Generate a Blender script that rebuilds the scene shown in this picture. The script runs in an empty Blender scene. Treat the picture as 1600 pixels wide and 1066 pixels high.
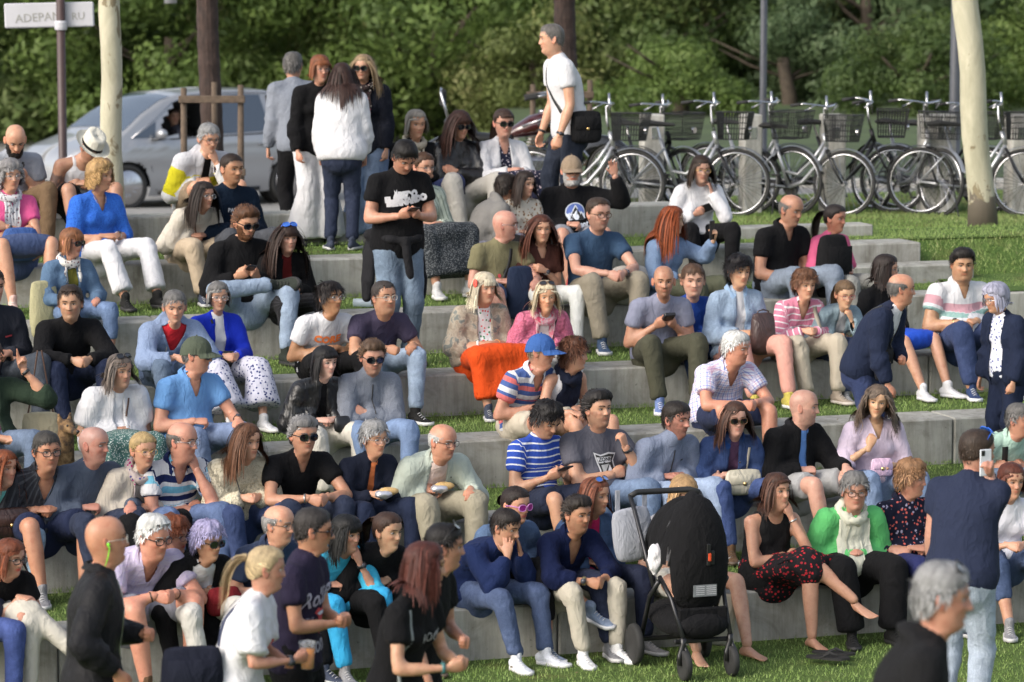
import bpy, bmesh, math, random
import numpy as np
from mathutils import Vector, Matrix
from mathutils.bvhtree import BVHTree
R = math.radians
S = bpy.context.scene
COL = S.collection
RNG = np.random.default_rng(7)
random.seed(7)
# ------------------------------------------------------------------ camera, sky, sun, exposure
CAM_H = 4.15
FPX = 5000.0
PITCH = math.atan(568 / FPX)
cam_d = bpy.data.cameras.new('camera')
cam_d.sensor_width = 36.0
cam_d.lens = 36.0 * FPX / 1600.0
cam_d.clip_start = 0.5
cam_d.clip_end = 600
cam_d.dof.use_dof = True
cam_d.dof.focus_distance = 21.2
cam_d.dof.aperture_fstop = 3.0
cam = bpy.data.objects.new('camera', cam_d)
COL.objects.link(cam)
cam.location = (0, 0, CAM_H)
cam.rotation_euler = (math.pi / 2 - PITCH, 0, 0)
S.camera = cam
SUN_EL, SUN_AZ = R(33), R(-128)
world = bpy.data.worlds.new('World')
S.world = world
world.use_nodes = True
wn = world.node_tree.nodes
bg = wn['Background']
sky = wn.new('ShaderNodeTexSky')
sky.sky_type = 'NISHITA'
sky.sun_disc = False
sky.sun_elevation = SUN_EL
sky.sun_rotation = SUN_AZ
sky.air_density = 1.0
sky.dust_density = 3.5
hsv = wn.new('ShaderNodeHueSaturation')
hsv.inputs['Saturation'].default_value = 0.55
world.node_tree.links.new(sky.outputs[0], hsv.inputs['Color'])
world.node_tree.links.new(hsv.outputs[0], bg.inputs[0])
bg.inputs[1].default_value = 0.15
sun_d = bpy.data.lights.new('sun', 'SUN')
sun_d.energy = 0.9
sun_d.angle = R(28)
sun_d.color = (1.0, 0.92, 0.82)
sun = bpy.data.objects.new('sun', sun_d)
COL.objects.link(sun)
sd = Vector((math.sin(SUN_AZ) * math.cos(SUN_EL), math.cos(SUN_AZ) * math.cos(SUN_EL), math.sin(SUN_EL)))
sun.rotation_euler = sd.to_track_quat('Z', 'Y').to_euler()
sun.location = sd * 60
S.view_settings.view_transform = 'Standard'
S.view_settings.look = 'None'
S.view_settings.gamma = 1.0
S.view_settings.use_curve_mapping = False
S.view_settings.exposure = 0.95
S.render.engine = 'CYCLES'
S.cycles.use_denoising = True
S.cycles.max_bounces = 6
S.cycles.transparent_max_bounces = 12
# ------------------------------------------------------------------ small helpers
def tag(o, label=None, cat=None, group=None, kind=None):
 if label: o['label'] = label
 if cat: o['category'] = cat
 if group: o['group'] = group
 if kind: o['kind'] = kind
 return o
def empty(name, loc=(0, 0, 0), rz=0.0, label=None, cat=None, group=None):
 o = bpy.data.objects.new(name, None)
 o.empty_display_size = 0.2
 COL.objects.link(o)
 o.location = loc
 o.rotation_euler = (0, 0, rz)
 return tag(o, label, cat, group)
def obj(name, me, parent=None, loc=None, rot=None, mat=None):
 o = bpy.data.objects.new(name, me)
 COL.objects.link(o)
 if parent is not None: o.parent = parent
 if loc is not None: o.location = loc
 if rot is not None: o.rotation_euler = rot
 if mat is not None: o.matrix_local = mat
 return o
def mesh_np(name, V, F, mats=(), smooth=True, midx=None):
 """V (n,3); F: array (m,4)/(m,3) or list of tuples"""
 me = bpy.data.meshes.new(name)
 V = np.asarray(V, dtype=np.float32)
 if isinstance(F, np.ndarray):
  k = F.shape[1]; m = len(F)
  me.vertices.add(len(V)); me.vertices.foreach_set('co', V.ravel())
  me.loops.add(m * k); me.loops.foreach_set('vertex_index', F.astype(np.int32).ravel())
  me.polygons.add(m)
  me.polygons.foreach_set('loop_start', (np.arange(m) * k).astype(np.int32))
  me.polygons.foreach_set('loop_total', np.full(m, k, np.int32))
 else:
  me.from_pydata([tuple(v) for v in V], [], [tuple(int(i) for i in f) for f in F])
  m = len(F)
 for mt in mats: me.materials.append(mt)
 if midx is not None: me.polygons.foreach_set('material_index', np.asarray(midx, np.int32))
 me.polygons.foreach_set('use_smooth', np.full(m, bool(smooth)))
 me.update(calc_edges=True)
 return me
def join_vf(parts):
 """parts: list of (V,F array quads); returns joined"""
 Vs, Fs, n = [], [], 0
 for V, F in parts:
  V = np.asarray(V, float); F = np.asarray(F)
  if F.shape[1] == 3: F = np.concatenate([F, F[:, 2:3]], 1)
  Vs.append(V); Fs.append(F + n); n += len(V)
 return np.concatenate(Vs), np.concatenate(Fs)
class MB:
 """collects primitive shapes with material indices in one mesh"""
 def __init__(s): s.V = []; s.F = []; s.M = []; s.n = 0
 def add(s, V, F, m=0):
  V = [tuple(v) for v in V]
  s.V += V
  for f in F:
   f = tuple(int(i) + s.n for i in f)
   g = []
   for i in f:
    if i not in g: g.append(i)
   if len(g) > 2: s.F.append(tuple(g)); s.M.append(m)
  s.n += len(V); return s
 def box(s, c, d, m=0, rz=0.0, bev=0.0, rot=None):
  x, y, z = d[0] / 2, d[1] / 2, d[2] / 2
  if bev <= 0:
   P = [(sx * x, sy * y, sz * z) for sz in (-1, 1) for sy in (-1, 1) for sx in (-1, 1)]
   F = [(0, 2, 3, 1), (4, 5, 7, 6), (0, 1, 5, 4), (2, 6, 7, 3), (0, 4, 6, 2), (1, 3, 7, 5)]
  else:
   b = min(bev, x * .9, y * .9, z * .9)
   rings = []
   for (zz, ins) in ((-z, b), (-z + b, 0), (z - b, 0), (z, b)):
    X, Y = x - ins, y - ins
    c2 = b if ins == 0 else b * .3
    rings.append([(-X + c2, -Y, zz), (X - c2, -Y, zz), (X, -Y + c2, zz), (X, Y - c2, zz), (X - c2, Y, zz), (-X + c2, Y, zz), (-X, Y - c2, zz), (-X, -Y + c2, zz)])
   P = [p for r in rings for p in r]
   F = [tuple(range(7, -1, -1)), tuple(range(24, 32))]
   for i in range(3):
    for j in range(8):
     k = (j + 1) % 8
     F.append((i * 8 + j, i * 8 + k, i * 8 + 8 + k, i * 8 + 8 + j))
  M = rot if rot is not None else Matrix.Rotation(rz, 3, 'Z')
  c = Vector(c)
  return s.add([M @ Vector(p) + c for p in P], F, m)
 def tube(s, pts, r, m=0, n=8, closed=False, caps=True):
  pts = [Vector(p) for p in pts]
  k = len(pts)
  rr = list(r) if hasattr(r, '__len__') else [r] * k
  base = []
  up = None
  for i in range(k):
   if closed: t = pts[(i + 1) % k] - pts[i - 1]
   else: t = pts[min(i + 1, k - 1)] - pts[max(i - 1, 0)]
   t.normalize()
   if up is None:
    up = Vector((0, 0, 1)) if abs(t.z) < .9 else Vector((1, 0, 0))
   a = t.cross(up)
   if a.length < 1e-6: a = t.cross(Vector((1, 0, 0)))
   a.normalize(); b = a.cross(t); up = b
   for j in range(n):
    th = 2 * math.pi * j / n
    base.append(pts[i] + a * math.cos(th) * rr[i] + b * math.sin(th) * rr[i])
  F = []
  for i in range(k if closed else k - 1):
   i2 = (i + 1) % k
   for j in range(n):
    j2 = (j + 1) % n
    F.append((i * n + j, i * n + j2, i2 * n + j2, i2 * n + j))
  if caps and not closed:
   F.append(tuple(range(n - 1, -1, -1))); F.append(tuple((k - 1) * n + j for j in range(n)))
  return s.add(base, F, m)
 def lathe(s, prof, m=0, n=20, mat=None):
  """prof: (r,z) list, axis Z"""
  P = []; F = []
  for (r, z) in prof:
   for j in range(n):
    th = 2 * math.pi * j / n
    P.append((r * math.cos(th), r * math.sin(th), z))
  for i in range(len(prof) - 1):
   for j in range(n):
    j2 = (j + 1) % n
    F.append((i * n + j, i * n + j2, (i + 1) * n + j2, (i + 1) * n + j))
  if prof[0][0] > 1e-5: F.append(tuple(range(n - 1, -1, -1)))
  if prof[-1][0] > 1e-5: F.append(tuple((len(prof) - 1) * n + j for j in range(n)))
  if mat is not None: P = [mat @ Vector(p) for p in P]
  return s.add(P, F, m)
 def ball(s, c, r, m=0, n=12, k=8):
  rx, ry, rz = (r, r, r) if not hasattr(r, '__len__') else r
  P = []; F = []
  for i in range(k + 1):
   a = math.pi * i / k
   for j in range(n):
    th = 2 * math.pi * j / n
    P.append((c[0] + rx * math.sin(a) * math.cos(th), c[1] + ry * math.sin(a) * math.sin(th), c[2] - rz * math.cos(a)))
  for i in range(k):
   for j in range(n):
    j2 = (j + 1) % n
    F.append((i * n + j, i * n + j2, (i + 1) * n + j2, (i + 1) * n + j))
  return s.add(P, F, m)
 def mesh(s, name, mats, smooth=False):
  me = bpy.data.meshes.new(name)
  me.from_pydata(s.V, [], s.F)
  for mt in mats: me.materials.append(mt)
  me.polygons.foreach_set('material_index', s.M)
  me.polygons.foreach_set('use_smooth', [smooth] * len(s.F))
  me.update()
  return me
 def build(s, name, mats, parent=None, smooth=False, **k):
  if not hasattr(mats, '__len__'): mats = [mats]
  return obj(name, s.mesh(name, mats, smooth), parent, **k)
def copy_tree(o, parent=None, loc=None, rz=None):
 c = o.copy(); COL.objects.link(c)
 if parent is not None: c.parent = parent
 for ch in o.children:
  copy_tree(ch, c)
 if loc is not None: c.location = loc
 if rz is not None: c.rotation_euler = (0, 0, rz)
 return c
_LAT = np.random.default_rng(3).random((32, 32, 32)).astype(np.float32)
def vnoise(P, scale=1.0, seed=0.0):
 Q = np.asarray(P, float) * scale + seed * 7.31
 I = np.floor(Q).astype(int); f = Q - I; f = f * f * (3 - 2 * f)
 I0 = I % 32; I1 = (I + 1) % 32
 r = 0
 for dx in (0, 1):
  wx = f[:, 0] if dx else 1 - f[:, 0]; ix = (I1 if dx else I0)[:, 0]
  for dy in (0, 1):
   wy = f[:, 1] if dy else 1 - f[:, 1]; iy = (I1 if dy else I0)[:, 1]
   for dz in (0, 1):
    wz = f[:, 2] if dz else 1 - f[:, 2]; iz = (I1 if dz else I0)[:, 2]
    r = r + wx * wy * wz * _LAT[ix, iy, iz]
 return r * 2 - 1
# ------------------------------------------------------------------ materials
class NT:
 def __init__(s, name):
  s.m = bpy.data.materials.new(name); s.m.use_nodes = True
  s.t = s.m.node_tree; s.n = s.t.nodes; s.b = s.n['Principled BSDF']
 def new(s, typ, **k):
  nd = s.n.new(typ)
  for a, v in k.items():
   if a.startswith('i_'):
    key = a[2:]
    key = int(key) if key.isdigit() else key.replace('_', ' ')
    nd.inputs[key].default_value = v
   else: setattr(nd, a, v)
  return nd
 def ln(s, a, b): s.t.links.new(a, b)
 def noise(s, vec, scale, detail=3, rough=.55, dist=0.0, typ='FBM'):
  nd = s.n.new('ShaderNodeTexNoise'); nd.noise_type = typ
  nd.inputs['Scale'].default_value = scale; nd.inputs['Detail'].default_value = detail
  nd.inputs['Roughness'].default_value = rough; nd.inputs['Distortion'].default_value = dist
  if vec is not None: s.ln(vec, nd.inputs['Vector'])
  return nd.outputs[0]
 def ramp(s, fac, stops, interp='LINEAR'):
  nd = s.n.new('ShaderNodeValToRGB'); cr = nd.color_ramp; cr.interpolation = interp
  while len(cr.elements) < len(stops): cr.elements.new(.5)
  for e, (p, c) in zip(cr.elements, stops):
   e.position = p
   e.color = (*c, 1) if len(c) == 3 else c
  s.ln(fac, nd.inputs[0]); return nd.outputs[0]
 def mix(s, fac, a, b, mode='MIX'):
  nd = s.n.new('ShaderNodeMix'); nd.data_type = 'RGBA'; nd.blend_type = mode
  for x, sock in ((fac, nd.inputs[0]), (a, nd.inputs[6]), (b, nd.inputs[7])):
   if isinstance(x, (int, float)): sock.default_value = x
   elif isinstance(x, tuple): sock.default_value = (*x, 1) if len(x) == 3 else x
   else: s.ln(x, sock)
  return nd.outputs[2]
 def math(s, op, a, b=None, c=None):
  nd = s.n.new('ShaderNodeMath'); nd.operation = op
  for i, x in enumerate((a, b, c)):
   if x is None: continue
   if isinstance(x, (int, float)): nd.inputs[i].default_value = x
   else: s.ln(x, nd.inputs[i])
  return nd.outputs[0]
 def coord(s, kind='Object'):
  return s.n.new('ShaderNodeTexCoord').outputs[kind]
 def mapping(s, vec, scale=(1, 1, 1), rot=(0, 0, 0), loc=(0, 0, 0)):
  nd = s.n.new('ShaderNodeMapping'); s.ln(vec, nd.inputs[0])
  nd.inputs['Scale'].default_value = scale; nd.inputs['Rotation'].default_value = rot
  nd.inputs['Location'].default_value = loc
  return nd.outputs[0]
 def attr(s, name):
  nd = s.n.new('ShaderNodeAttribute'); nd.attribute_name = name; return nd
 def bump(s, h, dist=.01, strength=1.0, prev=None):
  nd = s.n.new('ShaderNodeBump'); nd.inputs['Distance'].default_value = dist
  nd.inputs['Strength'].default_value = strength
  s.ln(h, nd.inputs['Height'])
  if prev is not None: s.ln(prev, nd.inputs['Normal'])
  return nd.outputs[0]
 def color(s, c):
  if isinstance(c, tuple): s.b.inputs['Base Color'].default_value = (*c, 1)
  else: s.ln(c, s.b.inputs['Base Color'])
  return s
 def set(s, **k):
  for a, v in k.items():
   key = a.replace('_', ' ')
   if isinstance(v, (int, float, tuple)): s.b.inputs[key].default_value = v
   else: s.ln(v, s.b.inputs[key])
  return s
_mc = {}
def simple(name, c, rough=.6, metal=0.0, var=.12, scale=12, bump=0.0, spec=.5, coat=0.0, alpha=1.0, trans=0.0):
 key = (name, c, rough, metal)
 if key in _mc: return _mc[key]
 t = NT(name)
 v = t.noise(t.coord(), scale, 4)
 d = tuple(x * (1 - var) for x in c); l = tuple(min(1, x * (1 + var)) for x in c)
 t.color(t.ramp(v, [(.3, d), (.7, l)]))
 t.set(Roughness=rough, Metallic=metal)
 t.b.inputs['Specular IOR Level'].default_value = spec
 if coat: t.b.inputs['Coat Weight'].default_value = coat
 if alpha < 1: t.b.inputs['Alpha'].default_value = alpha
 if trans: t.b.inputs['Transmission Weight'].default_value = trans
 if bump: t.set(Normal=t.bump(v, bump))
 _mc[key] = t.m
 return t.m
def srgb(r, g, b):
 f = lambda c: (c / 255 / 12.92) if c / 255 <= .04045 else ((c / 255 + .055) / 1.055) ** 2.4
 return (f(r), f(g), f(b))
# ------------------------------------------------------------------ terrain and terraces
SL = 0.33
ANG = math.atan(SL)
TX, TY = math.cos(ANG), math.sin(ANG)
TIERS = {'G': (19.3, 0.32), 'F': (20.7, 0.62), 'E': (22.1, 0.95), 'D': (23.5, 1.25), 'C': (24.93, 1.57), 'B': (26.35, 1.88), 'A': (27.85, 2.15)}
FOOT = {'G': 0.0, 'F': .32, 'E': .62, 'D': .95, 'C': 1.25, 'B': 1.57, 'A': 1.88}
def edge_y(t, x): return TIERS[t][0] + SL * x
def ground_mat(name, cols, dry=0.0):
 t = NT(name); c = t.coord()
 n1 = t.noise(c, 1.3, 4, .6); n2 = t.noise(c, 34, 3, .7); n3 = t.noise(c, 5.5, 4, .65)
 base = t.ramp(n3, [(.25, cols[0]), (.5, cols[1]), (.75, cols[2])])
 dryc = t.ramp(n2, [(.3, (.16, .125, .045)), (.7, (.22, .20, .08))])
 f = t.ramp(n1, [(.62 - dry, (0, 0, 0)), (.78 - dry * .8, (1, 1, 1))])
 sp = t.ramp(n2, [(.35, (.45, .45, .45)), (.7, (1, 1, 1))])
 t.color(t.mix(.8, t.mix(f, base, dryc), sp, 'MULTIPLY'))
 t.set(Roughness=.95, Normal=t.bump(n2, .03, .9))
 t.b.inputs['Specular IOR Level'].default_value = .15
 return t.m
M_GRASS = ground_mat('lawn_soil_and_grass', [(.085, .14, .038), (.12, .185, .05), (.16, .22, .065)], .02)
M_LAWN = ground_mat('dry_lawn', [(.07, .13, .03), (.11, .18, .045), (.16, .22, .065)], .14)
def blade_mat(name, a, b, c):
 t = NT(name)
 at = t.attr('Col')
 t.color(t.mix(t.noise(t.coord(), .9, 3, .6), t.ramp(at.outputs['Fac'], [(0, a), (.6, b), (1, c)]), t.ramp(at.outputs['Fac'], [(0, b), (1, c)])))
 t.set(Roughness=.6); t.b.inputs['Specular IOR Level'].default_value = .25
 t.b.inputs['Subsurface Weight'].default_value = 0.0
 return t.m
M_BLADE = blade_mat('grass_blades', (.11, .19, .042), (.17, .27, .065), (.26, .32, .12))
M_BLADE_DRY = blade_mat('dry_grass_blades', (.09, .165, .035), (.15, .24, .06), (.28, .30, .13))
def concrete(name, tint=(1, 1, 1)):
 t = NT(name); c = t.coord()
 big = t.noise(c, 1.1, 5, .6); mid = t.noise(c, 7, 5, .65); fine = t.noise(c, 90, 3, .6)
 strk = t.noise(t.mapping(c, (9, 9, .9)), 1.6, 4, .7)
 col = t.ramp(big, [(.3, tuple(.27 * x for x in tint)), (.7, tuple(.36 * x for x in tint))])
 col = t.mix(.6, col, t.ramp(mid, [(.3, (.7, .7, .68)), (.7, (1.1, 1.1, 1.08))]), 'MULTIPLY')
 col = t.mix(.42, col, t.ramp(strk, [(.36, (.40, .37, .32)), (.56, (1, 1, 1)), (.75, (1.12, 1.12, 1.12))]), 'MULTIPLY')
 blot = t.noise(c, 2.6, 5, .7, .8); col = t.mix(.7, col, t.ramp(blot, [(.34, (.55, .52, .46)), (.5, (1, 1, 1)), (.68, (1.15, 1.14, 1.1))]), 'MULTIPLY')
 pits = t.ramp(t.noise(c, 28, 2, .5), [(.24, (.35, .34, .32)), (.30, (1, 1, 1))])
 col = t.mix(.7, col, pits, 'MULTIPLY')
 t.color(col); t.set(Roughness=.9, Normal=t.bump(t.mix(.5, mid, fine), .006, .7))
 return t.m
M_CONC = concrete('weathered_concrete', (1.08, 1.07, .99))
M_CONC2 = concrete('concrete_lighter', (1.6, 1.57, 1.48))
def P_along(t, s, back=0.0):
 """point on a tier: s metres along from x=0, back metres behind its edge"""
 y0 = TIERS[t][0]
 return Vector((s * TX - back * TY, y0 + s * TY + back * TX, 0))
def terrain():
 mb = MB()
 f0 = P_along('G', -60, -.001); f1 = P_along('G', 60, -.001)
 mb.add([(-80, -30, 0), (80, -30, 0), (f1.x, f1.y + .3, 0), (f0.x, f0.y + .3, 0)], [(0, 1, 2, 3)])
 o = mb.build('lawn_ground', M_GRASS); tag(o, kind='structure')
 order = 'GFEDCB'
 for i, k in enumerate(order):
  nxt = 'GFEDCBA'[i + 1]
  z = TIERS[k][1] - .006
  d = (TIERS[nxt][0] - TIERS[k][0]) * TX
  a, b = P_along(k, -40, .40), P_along(k, 40, .40)
  c2, e = P_along(k, 40, d + .08), P_along(k, -40, d + .08)
  nx = 40; V = []; F = []
  mb = MB()
  mb.add([(a.x, a.y, z), (b.x, b.y, z), (c2.x, c2.y, z), (e.x, e.y, z)], [(0, 1, 2, 3)])
  tag(mb.build('terrace_lawn', M_GRASS), kind='structure')
 a, b = P_along('A', -40, .40), P_along('A', 1.0, .40)
 return
terrain()
def tier_wall(k, s0, s1, blk, label, cat='concrete step', depth=.42, top=None, foot=None, extra=0.0, mat=None):
 z1 = TIERS[k][1] if top is None else top
 z0 = (FOOT[k] if foot is None else foot) - .25
 root = empty('concrete_step', P_along(k, (s0 + s1) / 2, extra), ANG, label, cat, 'concrete terrace steps')
 s = s0; rr = random.Random(hash(k) % 99 if False else ord(k))
 n = max(1, round((s1 - s0) / blk)); L = (s1 - s0) / n
 mats = [mat or M_CONC]
 for i in range(n):
  c = s0 + (i + .5) * L - (s0 + s1) / 2
  mb = MB()
  h = z1 - z0
  dy = rr.uniform(-.004, .004)
  mb.box((0, depth / 2 + dy, z0 + h / 2 - 0), (L - .009, depth, h), 0, bev=.012)
  o = mb.build('concrete_block', mats, root, loc=(c, 0, rr.uniform(-.003, .003)))
 return root
LB = {'G': 'lowest concrete step, rising straight from the front lawn', 'F': 'second concrete step from the front lawn',
  'E': 'third concrete step from the front lawn, under the striped polo man', 'D': 'fourth concrete step, under the woman in the orange skirt',
  'C': 'fifth concrete step, under the woman in white fringed jeans side', 'B': 'sixth concrete step, right behind the standing women in white trousers',
  'A': 'topmost low concrete wall beside the parked car'}
LB['C'] = 'fifth concrete step, behind the standing man in the black printed tee'
LB['B'] = 'sixth concrete step, running under the red haired woman up to the right lawn'
for k in 'GFEDC':
 tier_wall(k, -9.0, 9.6, 3.1, LB[k])
tier_wall('B', -9.0, 3.72, 3.18, LB['B'])
tier_wall('A', -9.0, 1.62, 3.2, LB['A'])
tier_wall('B', 2.9, 4.05, 1.15, 'short lower concrete step end next to the girl with glasses on the right lawn', top=1.72, foot=1.5, depth=.36, extra=-.36)
tier_wall('A', 1.66, 3.2, 1.5, 'low concrete kerb end in the lawn behind the red haired woman', top=1.975, foot=1.86, depth=.3, extra=-.55)
def upper_ground():
 def grid(name, s0, s1, b0, b1, mat, zf, n=30, m=16):
  V = []; F = []
  for j in range(m + 1):
   for i in range(n + 1):
    s = s0 + (s1 - s0) * i / n; b = b0 + (b1 - b0) * j / m
    p = P_along('B', s, b); V.append((p.x, p.y, zf(p.x, p.y, s, b)))
  for j in range(m):
   for i in range(n):
    a = j * (n + 1) + i; F.append((a, a + 1, a + n + 2, a + n + 1))
  o = obj(name, mesh_np(name, V, np.array(F), [mat])); tag(o, kind='structure'); return o
 def zlawn(x, y, s, b):
  t = min(1, max(0, (y - 27) / 6.0))
  return 1.872 - .15 * t
 grid('upper_lawn', 1.7, 16, .40, 8.2, M_LAWN, zlawn)
 return zlawn
upper_ground()
mb = MB(); a_, b_, c_, d_ = P_along('B', 3.7, -.1), P_along('B', 16, -.1), P_along('B', 16, .45), P_along('B', 3.7, .45)
mb.add([(a_.x, a_.y, 1.60), (b_.x, b_.y, 1.60), (c_.x, c_.y, 1.885), (d_.x, d_.y, 1.885)], [(0, 1, 2, 3)])
e_, f_ = P_along('B', 3.7, -1.3), P_along('B', 16, -1.3)
mb.add([(e_.x, e_.y, 1.575), (f_.x, f_.y, 1.575), (b_.x, b_.y, 1.60), (a_.x, a_.y, 1.60)], [(0, 1, 2, 3)])
tag(mb.build('grass_bank', M_LAWN, smooth=True), kind='structure')
def asphalt():
 t = NT('pale_paving'); c = t.coord()
 n = t.noise(c, 3, 5, .6); f = t.noise(c, 60, 3, .7)
 col = t.ramp(n, [(.3, (.20, .195, .185)), (.7, (.29, .28, .26))])
 t.color(t.mix(.4, col, t.ramp(f, [(.3, (.6, .6, .6)), (.7, (1.1, 1.1, 1.1))]), 'MULTIPLY')); t.set(Roughness=.9)
 return t.m
M_PAVE = asphalt()
def ground_z(x, y):
 """promenade: level round the bicycles, falling to the road where the car stands"""
 t = min(1, max(0, (x + 1.6) / 2.0)); t = t * t * (3 - 2 * t)
 fall = max(.95, 1.80 - .83 * max(0, y - 27) / 17.5)
 flat = 1.70 if y < 38 else max(1.45, 1.70 - .02 * (y - 38))
 return fall * (1 - t) + flat * t
V = []; F = []; nx_, ny_ = 60, 40
ys_ = np.concatenate([np.linspace(22, 48, 34), np.array([55, 70, 100, 150, 200, 260, 300])])
for yy in ys_:
 for i in range(nx_ + 1):
  xx = -30 + 60 * i / nx_ if 0 < i < nx_ else (-160 if i == 0 else 160)
  e_ = (TIERS['A'][0] if xx < 1.6 else TIERS['B'][0] + 8.2) + SL * xx + .5
  V.append((xx, max(yy, e_) if yy < 36 else max(yy, e_ + (yy - 36)), ground_z(xx, max(yy, e_))))
for j in range(len(ys_) - 1):
 for i in range(nx_): a = j * (nx_ + 1) + i; F.append((a, a + 1, a + nx_ + 2, a + nx_ + 1))
tag(obj('promenade_paving', mesh_np('promenade_paving', V, np.array(F), [M_PAVE])), kind='structure')
mb = MB(); root = empty('promenade_kerb', (0, 37.6, 1.62), 0, 'low pale concrete kerb running behind the bicycles', 'kerb')
for i in range(14):
 mb = MB(); mb.box((0, 0, 0), (1.28, .25, .36), bev=.02)
 mb.build('kerb_stone', M_CONC2, root, loc=(.9 + i * 1.3, 0, 0))
mb = MB()
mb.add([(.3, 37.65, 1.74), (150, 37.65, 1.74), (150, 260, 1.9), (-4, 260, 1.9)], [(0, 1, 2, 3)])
tag(mb.build('riverside_grass', simple('dark_verge', (.045, .070, .022), .95, var=.4, scale=2)), kind='structure')  # verge in a darker mottled green than the lawns
def blades(name, pts, hmin, hmax, wid, mat, seed=1, lean=.35):
 r = np.random.default_rng(seed); n = len(pts); P = np.asarray(pts, float)
 a = r.uniform(0, 2 * np.pi, n); h = r.uniform(hmin, hmax, n)
 L = np.stack([np.cos(a), np.sin(a), np.zeros(n)], 1)
 dirv = r.normal(0, lean, (n, 3)); dirv[:, 2] = 1
 w = wid * r.uniform(.6, 1.3, n)[:, None]
 V = np.stack([P - L * w, P + L * w, P + dirv * h[:, None]], 1).reshape(-1, 3)
 F = np.arange(3 * n).reshape(-1, 3)
 me = mesh_np(name, V, F, [mat], smooth=False)
 ca = me.color_attributes.new('Col', 'FLOAT_COLOR', 'POINT')
 v = np.clip(r.normal(.45, .22, n) + .25 * vnoise(P, .9, 2), 0, 1).repeat(3)
 ca.data.foreach_set('color', np.stack([v, v, v, np.ones_like(v)], 1).astype(np.float32).ravel())
 o = obj(name, me); tag(o, kind='stuff'); return o
def scatter_tread(k, n, s0=-6, s1=7, b0=.43, b1=1.36, seed=1):
 r = np.random.default_rng(seed)
 s = r.uniform(s0, s1, n); b = r.uniform(b0, b1, n)
 x = s * TX - b * TY; y = TIERS[k][0] + s * TY + b * TX
 return np.stack([x, y, np.full(n, TIERS[k][1] - .01)], 1)
tp = []
for i, k in enumerate('GFEDCB'):
 tp.append(scatter_tread(k, 17000, seed=10 + i))
 tp.append(scatter_tread(k, 2600, b0=1.26, b1=1.37, seed=30 + i) + np.array([0, 0, .02]))
r_ = np.random.default_rng(5)
n_ = 52000
fx = r_.uniform(-3.4, 4.6, n_); fy = r_.uniform(16.6, 21, n_)
ok_ = fy < TIERS['G'][0] + SL * fx - .02
tp.append(np.stack([fx, fy, np.full(n_, -.005)], 1)[ok_])
blades('terrace_grass', np.concatenate(tp), .014, .038, .0040, M_BLADE, 3)
n_ = 46000
s_ = r_.uniform(1.7, 9, n_); b_ = r_.uniform(.42, 8.1, n_)
x_ = s_ * TX - b_ * TY; y_ = TIERS['B'][0] + s_ * TY + b_ * TX
tt = np.clip((y_ - 27) / 6, 0, 1)
n3 = 9000; s3 = r_.uniform(3.7, 9, n3); b3 = r_.uniform(-1.0, .45, n3)
x3 = s3 * TX - b3 * TY; y3 = TIERS['B'][0] + s3 * TY + b3 * TX; z3 = np.where(b3 < -.1, 1.57, 1.60 + .285 * (b3 + .1) / .55)
blades('lawn_grass', np.concatenate([np.stack([x_, y_, 1.866 - .15 * tt], 1), np.stack([x3, y3, z3], 1)]), .02, .048, .005, M_BLADE_DRY, 4)
# ------------------------------------------------------------------ background trees
def leaf_mat(name, a, b, c, d):
 t = NT(name); at = t.attr('Col')
 t.color(t.ramp(at.outputs['Fac'], [(0, a), (.35, b), (.7, c), (1, d)]))
 t.set(Roughness=.55); t.b.inputs['Specular IOR Level'].default_value = .3
 tr = t.new('ShaderNodeBsdfTranslucent'); mx = t.new('ShaderNodeMixShader'); mx.inputs[0].default_value = .42
 t.ln(t.b.inputs['Base Color'].links[0].from_socket, tr.inputs[0])
 t.ln(t.b.outputs[0], mx.inputs[1]); t.ln(tr.outputs[0], mx.inputs[2])
 t.ln(mx.outputs[0], t.n['Material Output'].inputs[0])
 return t.m
M_LEAF = [leaf_mat('leaves_mid_green', (0.074, 0.117, 0.029), (0.111, 0.171, 0.040), (0.154, 0.220, 0.057), (0.222, 0.283, 0.097)),
   leaf_mat('leaves_dark_green', (0.048, 0.078, 0.021), (0.074, 0.117, 0.033), (0.106, 0.156, 0.046), (0.159, 0.205, 0.072)),
   leaf_mat('leaves_olive', (0.089, 0.117, 0.034), (0.137, 0.171, 0.051), (0.185, 0.220, 0.072), (0.275, 0.273, 0.116)),
   leaf_mat('leaves_blue_green', (0.063, 0.102, 0.046), (0.096, 0.146, 0.066), (0.137, 0.195, 0.092), (0.202, 0.254, 0.136))]
def bark(name, a, b, sc=8, patches=None):
 t = NT(name); c = t.coord()
 n = t.noise(t.mapping(c, (1, 1, .35)), sc, 5, .65, .6)
 col = t.ramp(n, [(.3, a), (.7, b)])
 if patches:
  pn = t.noise(t.mapping(c, (1, 1, .55)), 6.0, 4, .6, .8)
  col = t.mix(t.ramp(pn, [(.40, (1, 1, 1)), (.43, (0, 0, 0))]), col, patches)
  sep = t.new('ShaderNodeSeparateXYZ'); t.ln(c, sep.inputs[0])
  zz = t.math('ADD', sep.outputs[2], t.math('MULTIPLY', t.noise(c, 9, 4, .6), -.55))
  f = t.ramp(zz, [(.0, (1, 1, 1)), (.04, (0, 0, 0))])
  col = t.mix(f, col, (.12, .10, .075))
 t.color(col); t.set(Roughness=.85, Normal=t.bump(n, .02, .7)); return t.m
M_BARK = bark('brown_bark', (.035, .026, .018), (.085, .065, .045))
M_PLANE = bark('pale_plane_bark', (.30, .285, .20), (.50, .47, .35), 5, (.20, .165, .10))
M_PALM = bark('dark_palm_bark', (.018, .011, .009), (.06, .036, .028), 18)
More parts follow.
